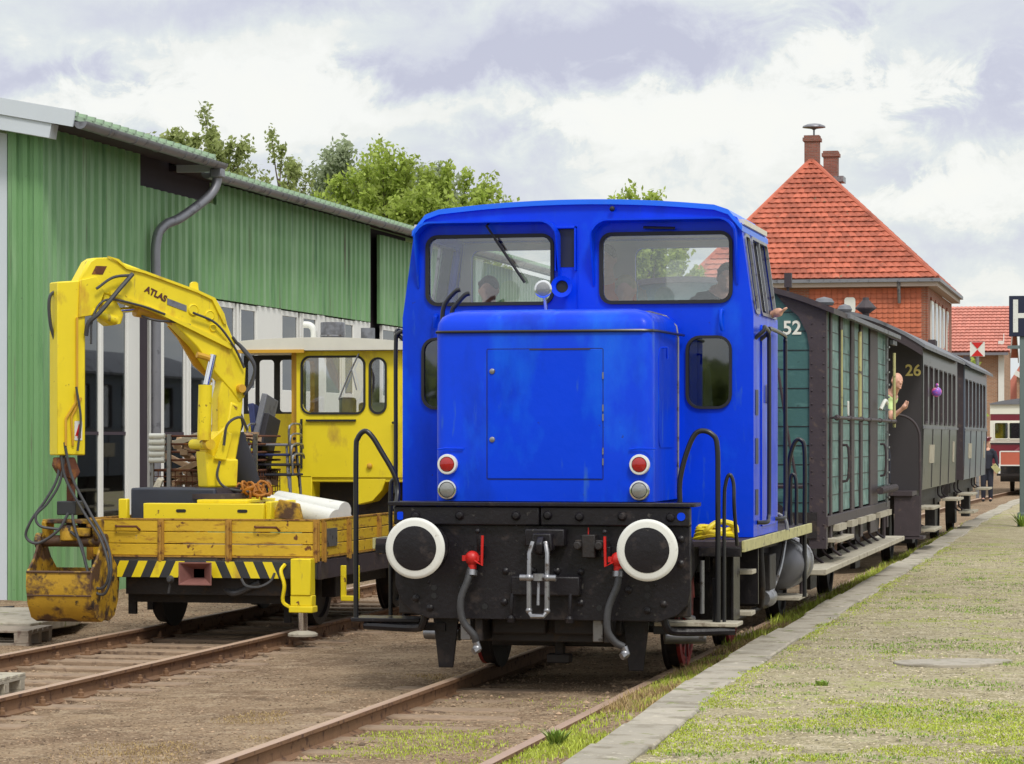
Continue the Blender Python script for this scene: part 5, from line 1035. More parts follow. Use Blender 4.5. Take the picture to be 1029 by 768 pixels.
# links and tilt ram at the boom head
b = MB(); b.prism([(-5.24, 3.18), (-5.17, 3.18), (-5.09, 2.99), (-5.11, 2.90), (-5.19, 2.88), (-5.24, 2.93)], CP(), -.09, .09); b.build('link', M['yellow'], cw, bevel=.015)
b = MB(); b.tube([CP(.1)(-5.33, 3.01, 0), CP(.1)(-5.15, 2.93, 0)], .04, 12); b.build('link_ram', M['yellow'], cw); b = MB(); b.tube([CP()(-5.10, 3.03, 0), CP()(-4.97, 3.05, 0)], .028, 10); b.build('piston', M['chrome'], cw); MB().tube([CP()(-4.98, 3.05, 0), CP()(-4.80, 3.02, 0), CP()(-4.6, 2.93, 0)], .075, 14).build('tilt_ram', M['orange'], cw)
# hanging arm
jb = MB(); jb.prism([(-5.575, 1.66), (-5.375, 1.66), (-5.375, 3.10), (-5.32, 3.14), (-5.30, 3.24), (-5.40, 3.30), (-5.575, 3.28)], CP(), -.10, .10); jb = jb.build('hanging_arm', M['yellow_clean'], cw, bevel=.012)
b = MB(); b.prism([(-5.43, 2.95), (-5.30, 2.98), (-5.24, 3.20), (-5.30, 3.34), (-5.42, 3.30)], CP(), .10, .12); b.prism([(-5.43, 2.95), (-5.30, 2.98), (-5.24, 3.20), (-5.30, 3.34), (-5.42, 3.30)], CP(), -.12, -.10); b.build('arm_bracket', M['yellow'], jb, bevel=.006)
q = MB(); q.tube([CP(.115)(-5.44, 2.95, 0), CP(.115)(-5.44, 2.3, 0), CP(.115)(-5.45, 2.15, 0), CP(.115)(-5.52, 2.0, 0), CP(.115)(-5.52, 1.75, 0)], .012, 6); q.tube([CP(.115)(-5.41, 2.2, 0), CP(.115)(-5.48, 2.02, 0), CP(.115)(-5.47, 1.75, 0)], .012, 6); q.build('arm_pipe', M['orange'], jb)
q = MB(); q.prism(rr(-5.455, -5.40, 1.80, 1.98, .004, 1), CP(), .102, .106); q.build('warning_label', M['white'], jb); q = MB(); q.prism([(-5.45, 1.84), (-5.43, 1.84), (-5.405, 1.95), (-5.425, 1.95)], CP(), .106, .108); q.prism([(-5.435, 1.82), (-5.41, 1.82), (-5.41, 1.86), (-5.435, 1.88)], CP(), .106, .108); q.build('label_mark', M['red'], jb)
# grab
b = MB(); b.prism([(-5.56, 1.64), (-5.44, 1.64), (-5.40, 1.50), (-5.44, 1.42), (-5.53, 1.47), (-5.57, 1.56)], CP(), -.07, .07); b.box(-5.49, -5.42, 24.62, 24.69, 1.22, 1.45); b.build('swivel', M['rusty'], cw, bevel=.012)
b = MB(); b.box(-5.55, -5.36, 24.53, 24.75, 1.10, 1.23); b.build('rotator', M['hazblack'], cw, bevel=.01)
gr = MB(); gx, gy = -5.42, 24.62
for s in (-1, 1):                                                                       # side hangers
    gr.prism([(gy - .12, 1.04), (gy + .12, 1.04), (gy + .10, .90), (gy + .04, .84), (gy - .04, .84), (gy - .10, .90)], YZ(gx + s * .25), -.02, .02)
gr.box(gx - .27, gx + .27, gy - .10, gy + .10, 1.02, 1.06)
gr.build('grab_frame', M['rustyyellow'], cw, bevel=.01)
b = MB(); b.tube([(gx - .34, gy, .855), (gx + .30, gy, .855)], .055, 16); b.lathe((gx - .36, gy, .855), (1, 0, 0), [(.075, 0), (.075, .06)], 14); b.lathe((gx + .27, gy, .855), (1, 0, 0), [(.07, 0), (.07, .06)], 14); b.build('grab_cylinder', M['grabdark'], cw)
b = MB(); b.lathe((gx - .02, gy - .03, .86), (0, 0, 1), [(.09, 0), (.095, .1), (.07, .14), (.03, .16)], 18); b.box(gx - .10, gx + .2, gy - .08, gy + .08, .90, .98); b.build('grab_valve', M['rustyyellow'], cw, bevel=.01)
def shell(s):                                                                           # half of the clamshell: s = -1 towards the camera
    b = MB(); W = .31; prof = [(0, .12), (.10, .105), (.24, .15), (.33, .28), (.37, .45), (.36, .58)]
    pr = [(gy + s * a, z) for a, z in prof]; inn = [(gy + s * a * .95, z + .012) for a, z in prof]
    poly = pr + list(reversed(inn)); b.prism(poly, YZ(gx - W), 0, 2 * W)
    side = [(gy, .12)] + [(gy + s * a, z) for a, z in prof[1:]] + [(gy + s * .20, .70), (gy + s * .06, .88), (gy, .88)]
    for q in (-1, 1): b.prism(side, YZ(gx + q * W), -.012, .012)
    return b
g1 = shell(-1).build('grab_shell', M['rustyyellow'], cw, bevel=.005); g2 = shell(1).build('grab_shell', M['rustyyellow'], cw, bevel=.005)
MB().tube([(gx - .315, gy - .365, .58), (gx + .315, gy - .365, .58)], .012, 6).build('shell_lip', M['grabdark'], g1)
q = MB(); q.tube([(gx - .315, gy - .35, .36), (gx + .315, gy - .35, .36)], .008, 6); q.build('shell_rib', M['grabdark'], g1)
# hydraulic hoses
def hz(pts, r=.014): MB().tube(pts, r, 8, sm=6).build('hydraulic_hose', M['hose'], cw)
hz([(-5.50, 24.55, 1.75), (-5.53, 24.5, 1.45), (-5.62, 24.45, 1.25), (-5.75, 24.4, 1.05), (-5.80, 24.4, .90), (-5.68, 24.4, .84), (-5.50, 24.45, .96), (-5.42, 24.5, 1.12)])
hz([(-5.47, 24.55, 1.75), (-5.50, 24.5, 1.42), (-5.60, 24.45, 1.22), (-5.70, 24.4, 1.10), (-5.66, 24.4, 1.00), (-5.50, 24.45, .97)], .013)
hz([(-5.50, 24.5, 1.75), (-5.45, 24.5, 1.45), (-5.28, 24.5, 1.15), (-5.08, 24.45, .88), (-4.98, 24.4, .62), (-5.02, 24.4, .45), (-5.12, 24.4, .44), (-5.22, 24.45, .62), (-5.30, 24.5, .85), (-5.40, 24.5, .95)])
hz([(-5.46, 24.5, 1.78), (-5.38, 24.5, 1.45), (-5.22, 24.5, 1.15), (-5.02, 24.45, .84), (-4.96, 24.4, .58), (-5.02, 24.4, .38), (-5.14, 24.4, .42), (-5.24, 24.45, .70), (-5.36, 24.5, 1.0), (-5.40, 24.55, 1.12)])
hz([(-5.50, 24.6, 3.22), (-5.60, 24.5, 3.15), (-5.60, 24.5, 2.9), (-5.56, 24.55, 2.7)], .016)
hz([CP(.16)(-5.06, 3.36, 0), CP(.18)(-5.20, 3.33, 0), CP(.18)(-5.32, 3.22, 0)], .014); hz([CP(.16)(-5.05, 3.37, 0), CP(.2)(-5.16, 3.22, 0), CP(.2)(-5.30, 3.00, 0), CP(.16)(-5.37, 2.90, 0), CP(.13)(-5.38, 2.78, 0)], .022)
for k in range(4): hz([CP(.1 - .05 * k)(-4.28, 2.80, 0), CP(.12 - .05 * k)(-4.20 + .01 * k, 2.66 + .02 * k, 0), CP(.12 - .05 * k)(-4.12 + .02 * k, 2.52, 0), CP(.12 - .05 * k)(-4.13, 2.36 - .03 * k, 0), CP(.1 - .04 * k)(-4.19, 2.24, 0)], .014)
hz([CP(.05)(-4.95, 2.98, 0), CP(.1)(-4.85, 2.94, 0), CP(.1)(-4.7, 2.93, 0), CP(.1)(-4.6, 2.9, 0)], .012)
hz([CP(.2)(-4.38, 1.75, 0), CP(.22)(-4.36, 1.95, 0), CP(.22)(-4.26, 2.02, 0), CP(.2)(-4.20, 1.9, 0)], .014)
# ---- cab of the trolley
KY = 28.0
Yc = M['yellow_clean']
W1, W2 = (-4.20, -3.54, 2.09, 2.66), (-3.46, -3.31, 2.09, 2.64)
b = MB(); b.plate([(-4.27, 1.41), (-3.05, 1.41), (-3.05, 2.73), (-4.27, 2.73)], [rr(*W1, .09), rr(*W2, .07)], XZ(KY), 0, .05); tc_ = b.build('cab_front', Yc, cw, bevel=.008)
for wd in (W1, W2):
    o = MB().frame(*wd, .08, .022, XZ(KY), -.015, .02).build('cab_window', M['rubber'], cw); MB().prism(rr(*wd, .08), XZ(KY), .004, .01).build('pane', M['cglass'], o)
b = MB(); b.prism([(KY + .05, 1.41), (KY + 1.9, 1.41), (KY + 1.9, 2.73), (KY + .05, 2.73)], YZ(-3.05), -.05, 0) if False else b.plate([(KY + .05, 1.0), (KY + 1.9, 1.0), (KY + 1.9, 2.73), (KY + .05, 2.73)], [rr(KY + .15, KY + .8, 2.05, 2.65, .06), rr(KY + .95, KY + 1.75, 2.05, 2.65, .06)], YZ(-3.05), -.05, 0)
b.build('cab_side', Yc, cw)
b = MB(); b.plate([(KY + .05, 1.41), (KY + .65, 1.41), (KY + .65, 2.73), (KY + .05, 2.73)], [rr(KY + .12, KY + .5, 2.1, 2.64, .06)], YZ(-4.27), 0, .05); o = b.build('cab_cheek', M['orange'], cw)
b = MB(); b.plate([(-4.45, 1.41), (-4.28, 1.41), (-4.28, 2.73), (-4.45, 2.73)], [], XZ(KY + .45), 0, .04) if False else b.plate([(-4.36, 1.43), (-4.275, 1.43), (-4.275, 2.73), (-4.36, 2.73)], [], XZ(KY + .12), 0, .04); lp = b.build('louvre_panel', M['orange'], cw)
q = MB()
for i in range(5): q.prism(rr(-4.345, -4.315, 1.50 + .075 * i, 1.53 + .075 * i, .012), XZ(KY + .115), 0, .006)
q.each('louvre', M['rubber'], lp)
# open framed window wall on the left, looking through to the workshop
b = MB(); b.plate([(-5.06, 2.08), (-4.37, 2.08), (-4.37, 2.71), (-5.06, 2.71)], [rr(-5.02, -4.93, 2.1, 2.66, .03), rr(-4.89, -4.72, 2.1, 2.66, .04), rr(-4.66, -4.42, 2.1, 2.66, .04)], XZ(KY + .65), 0, .03); b.build('window_wall', M['rubber'], cw)
MB().box(-5.06, -4.3, KY + .65, KY + .7, 1.0, 2.08).build('bulkhead', Yc, cw)
rf = MB(); A = [(-5.15 + 2.2 * i / 16, 2.78 + .09 * math.sin(math.pi * i / 16) ** .5) for i in range(17)]; rf.prism(A + [(-2.95, 2.735), (-5.15, 2.735)], XZ(KY - .12), 0, 2.2); rf = rf.build('cab_roof', mat('roof_white', (.66, .64, .56), .5, 0, .12, 5), cw, bevel=.02)
MB().box(-5.14, -4.15, KY - .135, KY - .10, 2.71, 2.745).build('roof_rim', M['orange'], rf)
MB().tube([(-4.23, 28.5, 2.8), (-4.23, 28.5, 2.96), (-4.27, 28.5, 3.02), (-4.34, 28.5, 3.03)], .035, 12, sm=4).build('vent_pipe', M['white'], cw)
b = MB(); b.lathe((-4.02, 28.5, 2.80), (0, 0, 1), [(.13, 0), (.13, .24), (.125, .25), (.0, .25)], 28); dr = b.build('silencer', M['roofgrey'], cw); MB().lathe((-4.02, 28.5, 2.90), (0, 0, 1), [(.134, 0), (.134, .015)], 28).build('band', M['steel'], dr)
MB().lathe((-3.66, 28.6, 2.80), (0, 0, 1), [(.075, 0), (.075, .19), (0, .19)], 22).build('roof_can', M['roofgrey'], cw)
b = MB(); b.box(-4.16, -3.62, KY - .03, KY - .005, 1.995, 2.015); b.box(-4.22, -4.20, KY - .03, KY - .005, 1.50, 2.02); b.build('door_bar', M['rubber'], cw)
b = MB(); b.tube([(-3.58, KY - .04, 2.70), (-3.70, KY - .05, 2.45), (-3.80, KY - .03, 2.22)], .010, 6); b.tube([(-3.66, KY - .05, 2.55), (-3.60, KY - .05, 2.32)], .008, 6); b.build('wiper', M['steel'], cw)
b = MB(); b.box(-4.45, -4.1, KY + .0, KY + .3, 1.06, 1.43); b.prism([(-3.62, 1.40), (-3.30, 1.40), (-3.34, 1.28), (-3.45, 1.16), (-3.62, 1.12)], XZ(KY + .01), 0, .3); b.box(-4.27, -3.05, KY + .02, KY + .1, 1.36, 1.415); b.build('cab_base', Yc, cw, bevel=.01)
MB().box(-4.3, -3.1, KY + .3, KY + 1.8, .7, 1.38).build('engine_box', M['under'], cw)
MB().ball((-3.47, KY - .02, 1.53), (.03, .02, .03)).build('lamp', M['orange'], cw)
b = MB(); b.tube([(-3.22, KY - .02, 1.98), (-3.18, KY - .06, 1.94), (-3.18, KY - .06, 1.56), (-3.22, KY - .02, 1.52)], .014, 6, sm=3); b.build('grab_handle', M['rubber'], cw)
b = MB(); b.box(-3.8, -3.5, KY + .7, KY + 1.1, 1.4, 2.2); b.box(-3.9, -3.75, KY + .3, KY + .5, 1.9, 2.25); b.build('driver_seat', M['cloth_gr'], cw, bevel=.03)
MB().box(-3.62, -3.56, KY + 1.85, KY + 1.9, 1.4, 2.7).build('rear_post', M['orange'], cw)
MB().box(-4.27, -3.1, KY + 1.86, KY + 1.9, 1.4, 2.05).build('cab_rear', Yc, cw)

# ---- cargo on the trolley: each its own thing
bk = thing('wire_basket', (-4.9, 26.7, 1.05), 'rusty wire mesh crate filled with scrap timber behind the crane base', 'crate')
b = MB(); x0, x1, y0, y1, z0, z1 = -5.28, -4.2, 26.4, 27.2, 1.10, 1.84
for z in (1.84, 1.76, 1.68, 1.60, 1.50):
    for (a, c_) in (((x0, y0, z), (x1, y0, z)), ((x1, y0, z), (x1, y1, z)), ((x1, y1, z), (x0, y1, z)), ((x0, y1, z), (x0, y0, z))): b.tube([a, c_], .011, 6)
b.build('rail_rods', M['rusty'], bk)
b = MB(); 
for i in range(19): x = x0 + (x1 - x0) * i / 18; b.tube([(x, y0, 1.10), (x, y0, 1.50)], .005, 5)
for i in range(8): z = 1.12 + .053 * i; b.tube([(x0, y0, z), (x1, y0, z)], .005, 5); b.tube([(x1, y0, z), (x1, y1, z)], .005, 5)
for i in range(11): y = y0 + (y1 - y0) * i / 10; b.tube([(x1, y, 1.10), (x1, y, 1.50)], .005, 5)
b.build('mesh_panel', M['rusty'], bk)
b = MB()
for x in (x0, x0 + .18, x1, x1 - .12):
    b.box(x - .02, x + .02, y0 - .03, y0, 1.08, 1.86)
b.each('post', M['steel'], bk)
b = MB()
for i in range(5): b.lathe((x0 - .02, y0 - .03, 1.60 + .06 * i), (1, 0, 0), [(.028, 0), (.028, .16)], 10)
b.each('end_roll', M['white'], bk)
for i, (x, y, z, l, a, e) in enumerate(((-4.95, 26.6, 1.82, .40, .5, .3), (-4.72, 26.7, 1.93, .34, -.3, .45), (-4.80, 26.9, 1.86, .45, .1, .15), (-4.62, 26.65, 1.87, .36, .9, .25))):
    d_ = Vector((math.cos(a) * math.cos(e), math.sin(a) * math.cos(e) * .4, math.sin(e))); p = Vector((x, y, z))
    tag(MB().bar(p - d_ * l / 2, p + d_ * l / 2, .11, .06).build('timber_offcut', M['palewood'], bevel=.005), ['pale timber offcut leaning left on top of the wire crate', 'highest timber offcut on the wire crate, tilted up', 'flat timber offcut lying at the back of the wire crate', 'timber offcut on the wire crate nearest the crane mast'][i], 'timber', 'scrap timber on the wire crate')
b = MB()
for i in range(60):
    p = Vector((random.uniform(x0 + .12, x1 - .12), random.uniform(y0 + .06, y1 - .1), random.uniform(1.14, 1.86))); a = random.uniform(0, 6.28); d_ = Vector((math.cos(a), math.sin(a), random.uniform(-.5, .5))) * random.uniform(.1, .25); b.bar(p - d_, p + d_, .07, .05)
tag(b.build('scrap_wood', mat('scrap_timber', (.36, .24, .15), .85, 0, .3, 3, isl=.5)), 'heap of broken scrap wood inside the rusty wire crate', 'scrap wood', kind='stuff')
tag(MB().add([(-5.32, 25.9, 1.06), (-5.10, 25.85, 1.06), (-5.0, 25.9, 1.40), (-5.06, 25.92, 1.42), (-5.14, 25.9, 1.25), (-5.2, 25.95, 1.18), (-5.32, 25.97, 1.08), (-5.10, 25.92, 1.08), (-5.0, 25.97, 1.42), (-5.06, 25.99, 1.44), (-5.14, 25.97, 1.27), (-5.2, 26.02, 1.20)],
    [(0, 1, 2, 3, 4, 5), (11, 10, 9, 8, 7, 6), (0, 6, 7, 1), (1, 7, 8, 2), (2, 8, 9, 3), (3, 9, 10, 4), (4, 10, 11, 5), (5, 11, 6, 0)]).build('timber_offcut', M['palewood'], bevel=.004), 'splintered board standing beside the dark crane base', 'timber')
# stacked garden chairs
chair_lab = ['lowest dark folding chair of the stack beside the yellow cab', 'second folding chair up in the stack beside the yellow cab', 'third folding chair up, with a pale metal frame', 'topmost folding chair of the stack, its grey back sticking up']
for i in range(4):
    X0, Yb, z = -4.12 - .0 * i, 26.9, 1.12 + .10 * i; c = thing('folding_chair', (X0, Yb, z), chair_lab[i], 'chair', 'folding chairs stacked on the trolley'); dx = -.012 * i
    sm_ = [M['cloth_dark'], M['indark'], M['cloth_blue'], M['roofgrey']][i]
    MB().box(X0 - .22 + dx, X0 + .20 + dx, Yb - .2, Yb + .2, z + .32, z + .345).build('seat', sm_, c, bevel=.01)
    MB().bar((X0 - .22 + dx, Yb + .2, z + .36), (X0 - .30 + dx + .16 * (i % 2), Yb + .28, z + .82), .40, .06, (1, 0, 0)).build('backrest', sm_, c, bevel=.01)
    for s in (-1, 1):
        for q in (-.18, .18): MB().tube([(X0 + s * .19 + dx, Yb + q, z), (X0 + s * .17 + dx, Yb + q * .9, z + .33)], .013, 8).build('leg', M['steel'], c)
        MB().tube([(X0 + s * .21 + dx, Yb - .2, z + .34), (X0 + s * .22 + dx, Yb - .22, z + .52), (X0 + s * .22 + dx, Yb + .1, z + .54), (X0 + s * .2 + dx, Yb + .22, z + .5)], .012, 8, sm=3).build('armrest', M['steel'], c)
b = MB(); b.ball((-4.36, 26.2, 1.98), (.10, .09, .13)); b.tube([(-4.36, 26.2, 1.86), (-4.30, 26.2, 1.6), (-4.2, 26.3, 1.3)], [.10, .13, .10], 12); tag(b.build('sack', M['cloth_dark']), 'black plastic sack slumped between crane mast and folding chairs', 'sack')
b = MB(); 
for k, (x0_, x1_, yy, zz, rr_) in enumerate(((-4.10, -2.98 - .25, 26.6, 1.12, .055), (-4.0, -3.28, 26.75, 1.18, .05), (-4.05, -3.30, 26.5, 1.10, .05))): pass
for k, (a, c_, r_, lab) in enumerate((((-3.98, 26.2, 1.16), (-3.20, 25.8, 1.03), .105, 'front white pipe of the bundle lying across the yellow side board'), ((-3.98, 26.45, 1.20), (-3.20, 26.1, 1.10), .10, 'rear white pipe of the bundle lying before the yellow cab'), ((-3.95, 26.65, 1.10), (-3.24, 26.35, 1.02), .07, 'lowest white pipe of the bundle on the trolley'))):
    tag(MB().tube([a, c_], r_, 18).build('pipe', M['white']), lab, 'pipe', 'white pipes on the trolley')
b = MB()
for i in range(13):
    t = math.tau * i / 13; c0 = Vector((-4.0 + random.uniform(-.22, .22), 25.7 + random.uniform(-.1, .1), 1.27 + random.uniform(0, .08))); a = Vector((random.uniform(-1, 1), random.uniform(-1, 1), random.uniform(-.4, .4))).normalized(); u = a.orthogonal().normalized(); v = a.cross(u)
    b.tube([c0 + .05 * (u * math.cos(math.tau * q / 10) + v * math.sin(math.tau * q / 10) * 1.5) for q in range(11)], .013, 6)
tag(b.build('chain', mat('orange_rust', (.40, .15, .02), .7, 0, .3, 20)), 'heap of rusty orange chain on the yellow crane bed', 'chain')

hz([CP(.16)(-4.60, 3.02, 0), CP(.15)(-4.42, 2.92, 0), CP(.14)(-4.28, 2.70, 0), CP(.13)(-4.20, 2.5, 0)], .012); hz([CP(.15)(-5.35, 2.7, 0), CP(.16)(-5.34, 2.95, 0), CP(.15)(-5.24, 3.12, 0), CP(.14)(-5.0, 3.08, 0), CP(.13)(-4.8, 3.0, 0)], .011)
hz([CP(.17)(-4.40, 1.6, 0), CP(.17)(-4.42, 1.45, 0), CP(.2)(-4.36, 1.34, 0), CP(.25)(-4.2, 1.3, 0)], .013); hz([CP(.16)(-5.46, 2.3, 0), CP(.17)(-5.43, 2.0, 0), CP(.16)(-5.45, 1.7, 0)], .012)
# ================================================================ PEOPLE
def person(label, J, shirt, trousers=None, hair=None, longsleeve=True, voxel=.014, gaze=(0, -1, 0)):
    """J: joints in world space; one remeshed body, clothes as children"""
    base = J.get('base', J['pelvis']); p = thing('person', base, label, 'person'); G = {k: Vector(v) for k, v in J.items()}
    def fin(b, nm, m, vox):
        o = b.build(nm, m, p); r = o.modifiers.new('remesh', 'REMESH'); r.mode = 'VOXEL'; r.voxel_size = vox; r.use_smooth_shade = True
        s = o.modifiers.new('smooth', 'SMOOTH'); s.iterations = 2; s.factor = .5; return o
    b = MB(); hd = G['head']; gz = Vector(gaze).normalized(); sd_ = gz.cross(Vector((0, 0, 1))).normalized()
    def P(f, s, u): return tuple(hd + gz * f + sd_ * s + Vector((0, 0, u)))
    b.ball(tuple(hd), (.078, .088, .105) if abs(gz.y) > .6 else (.088, .078, .105), 18, 14); b.ball(P(.02, 0, -.055), (.055, .06, .06)); b.tube([P(.075, 0, .01), P(.105, 0, -.02), P(.085, 0, -.03)], [.008, .016, .014], 8)
    for s in (-1, 1): b.ball(P(-.005, s * .082, -.01), (.014, .02, .028), 8, 8); b.ball(P(.083, s * .03, .012), .012, 8, 6)
    b.ball(P(.085, 0, -.055), (.022, .012, .008), 8, 6); b.ball(P(.075, 0, -.09), (.02, .02, .018), 8, 6)
    b.tube([hd + Vector((0, 0, -.05)), G['neck']], [.055, .062], 12)
    b.tube([G['neck'], G['chest'], (G['chest'] + G['pelvis']) / 2, G['pelvis']], [.09, .145, .135, .14], 14)
    for s in 'LR':
        if 'sh' + s not in G: continue
        b.tube([G['neck'] - Vector((0, 0, .06)), G['sh' + s]], [.07, .06], 10); b.tube([G['sh' + s], G['el' + s]], [.052, .042], 10); b.tube([G['el' + s], G['wr' + s]], [.04, .028], 10); b.ball(tuple(G['el' + s]), .042, 10, 8)
        d = (G['wr' + s] - G['el' + s]).normalized(); pm = G['wr' + s] + d * .05; side = d.orthogonal().normalized() if 'hs' + s not in J else Vector(J['hs' + s]).normalized()
        b.tube([G['wr' + s], pm, pm + d * .035], [.028, .040, .034], 10)
        cu = d.cross(side)
        for k, ln in enumerate((.065, .078, .072, .055)):
            r0 = pm + d * .03 + side * (.027 - .018 * k); b.tube([r0, r0 + d * ln * .5 + cu * .006, r0 + d * ln * .9 + cu * .022], .0095, 6)
        b.tube([pm + side * .03 - d * .02, pm + side * .058 + d * .015, pm + side * .062 + d * .04], .011, 6)
    for s in 'LR':
        if 'kn' + s in G:
            hp = G['pelvis'] + (G['kn' + s] - G['pelvis']).cross(Vector((0, 1, 0))).normalized() * 0 + Vector(((-.09 if s == 'L' else .09), 0, -.03)); b.tube([hp, G['kn' + s]], [.085, .055], 10); b.tube([G['kn' + s], G['an' + s]], [.055, .035], 10); b.tube([G['an' + s], G['an' + s] + Vector((0, -.16, -.04))], [.04, .035], 8)
    fin(b, 'body', M['skin'], .010 if voxel < .012 else voxel)
    c = MB(); c.tube([G['neck'] - Vector((0, 0, .03)), G['chest'], (G['chest'] + G['pelvis']) / 2, G['pelvis'] - Vector((0, 0, .05))], [.095, .165, .155, .16], 14)
    for s in 'LR':
        if 'sh' + s not in G: continue
        c.tube([G['neck'] - Vector((0, 0, .07)), G['sh' + s]], [.08, .074], 10); e = G['wr' + s] if longsleeve else (G['sh' + s] + G['el' + s] * 2) / 3
        c.tube([G['sh' + s], G['el' + s]] if longsleeve else [G['sh' + s], e], [.07, .056], 10)
        if longsleeve: c.tube([G['el' + s], e], [.056, .042], 10)
    fin(c, 'shirt', shirt, .018)
    if trousers:
        t = MB(); t.ball(tuple(G['pelvis'] - Vector((0, 0, .03))), (.165, .13, .13))
        for s in 'LR':
            if 'kn' + s in G: hp = G['pelvis'] + Vector(((-.09 if s == 'L' else .09), 0, -.03)); t.tube([hp, G['kn' + s]], [.105, .078], 12); t.tube([G['kn' + s], G['an' + s]], [.078, .062], 12)
        fin(t, 'trousers', trousers, .02)
        t = MB()
        for s in 'LR':
            if 'an' + s in G: t.tube([G['an' + s] + Vector((0, .04, -.03)), G['an' + s] + Vector((0, -.18, -.05))], [.052, .042], 10)
        if t.v: fin(t, 'shoes', M['rubber'], .016)
    if hair:
        h = MB(); V0 = hd - gz * .016 + Vector((0, 0, .022)); h.ball(tuple(V0), (.088, .096, .100) if abs(gz.y) > .6 else (.096, .088, .100), 18, 14)
        for f in range(-3, 4): h.ball(tuple(hd + gz * .055 + sd_ * (.02 * f) + Vector((0, 0, .075 - .003 * f * f))), (.024, .024, .022), 8, 6)
        fin(h, 'hair', hair, .012)
    return p
def std(x, y, zh, dx=0, sw=.17, down=1.9):
    return dict(head=(x, y, zh), neck=(x, y + .03, zh - .16), chest=(x, y + .04, zh - .36), pelvis=(x, y + .04, zh - .72), shL=(x - sw, y + .04, zh - .24), shR=(x + sw, y + .04, zh - .24),
                elL=(x - sw - .05, y - .02, zh - .50), elR=(x + sw + .05, y - .02, zh - .50), wrL=(x - sw + .02, y - .22, zh - .58), wrR=(x + sw - .02, y - .22, zh - .58))
def legs(J, x, y, zf, sit=False):
    for s, k in (('L', -.1), ('R', .1)): J['kn' + s] = (x + k, y - .02, zf + .50); J['an' + s] = (x + k, y + .03, zf + .10)
    J['base'] = (x, y, zf); return J
J = legs(std(-.96, 22.65, 3.06), -.96, 22.65, 1.9); J['pelvis'] = (-.96, 22.69, 2.45); J['chest'] = (-.96, 22.69, 2.76)
person('person with brown hair behind the left windscreen of the blue locomotive', J, M['cloth_gr'], M['cloth_dark'], M['hair_d'])
J = legs(std(.30, 22.1, 3.02, sw=.13), .30, 22.1, 1.9); J['pelvis'] = (.30, 22.14, 2.45); J['chest'] = (.30, 22.14, 2.74)
person('blond child in dark clothes looking out of the right windscreen', J, M['cloth_blue'], M['cloth_dark'], M['hair_b'])
J = legs(std(.02, 22.75, 3.31), .02, 22.75, 1.9); J['pelvis'] = (.02, 22.79, 2.62)
person('standing person in orange vest between the two windscreens of the locomotive', J, M['cloth_or'], M['cloth_navy'], M['hair_d'])
J = dict(head=(1.10, 22.3, 3.12), neck=(1.04, 22.36, 3.02), chest=(.98, 22.45, 2.86), pelvis=(.9, 22.6, 2.6), shL=(.84, 22.36, 2.93), shR=(1.14, 22.5, 2.95), elL=(.82, 22.2, 2.72), elR=(1.22, 22.7, 2.78), wrL=(.9, 22.0, 2.76), wrR=(1.42, 22.62, 2.83), hsR=(0, 1, 0), base=(.9, 22.6, 1.9))
J['knL'] = (.8, 22.55, 2.35); J['anL'] = (.8, 22.6, 2.0); J['knR'] = (1.0, 22.55, 2.35); J['anR'] = (1.0, 22.6, 2.0)
person('driver in dark clothes at the right windscreen, one hand on the side window sill', J, M['cloth_navy'], M['cloth_navy'], M['hair_d'], voxel=.010)
# railwayman leaning from the platform of carriage 26
J = dict(head=(1.12, 38.5, 2.61), neck=(1.06, 38.60, 2.44), chest=(.86, 38.7, 2.24), pelvis=(.76, 38.8, 1.92), shL=(.74, 38.8, 2.36), shR=(1.02, 38.6, 2.32), elL=(.75, 38.7, 2.1), elR=(1.05, 38.45, 2.10), wrL=(.9, 38.5, 2.0), wrR=(1.20, 38.35, 2.22), hsR=(0, 0, 1),
         knL=(.76, 38.8, 1.55), knR=(.94, 38.75, 1.55), anL=(.76, 38.85, 1.17), anR=(.94, 38.85, 1.17), base=(.86, 38.8, 1.08))
person('bald man in pale green shirt leaning out beside the dark carriage end', J, M['cloth_hi'], M['cloth_navy'], None, False, .010, (.55, -.7, -.2))
J = legs(std(.22, 80, 1.68, sw=.19), .22, 80, 0.0); J['pelvis'] = (.22, 80.03, .98); J['chest'] = (.22, 80.03, 1.34); J['wrL'] = (.02, 79.85, 1.0); J['wrR'] = (.52, 79.92, .98); J['elR'] = (.48, 80.0, 1.22)
mn = person('railwayman in dark uniform and cap standing on the track beyond the train', J, M['cloth_navy'], M['cloth_navy'], None)
b = MB(); b.lathe((.22, 80, 1.74), (0, 0, 1), [(.10, 0), (.105, .04), (.14, .08), (.13, .10), (0, .11)], 20); b.box(.14, .30, 79.84, 79.95, 1.735, 1.75); b.build('cap', M['maroon'], mn)
b = MB(); b.bar((.40, 79.85, 1.05), (.56, 79.85, .86), .16, .02, (0, 1, 0)); tag(b.build('paper', M['pale_yellow']), 'yellow paper held by the railwayman beyond the train', 'paper')
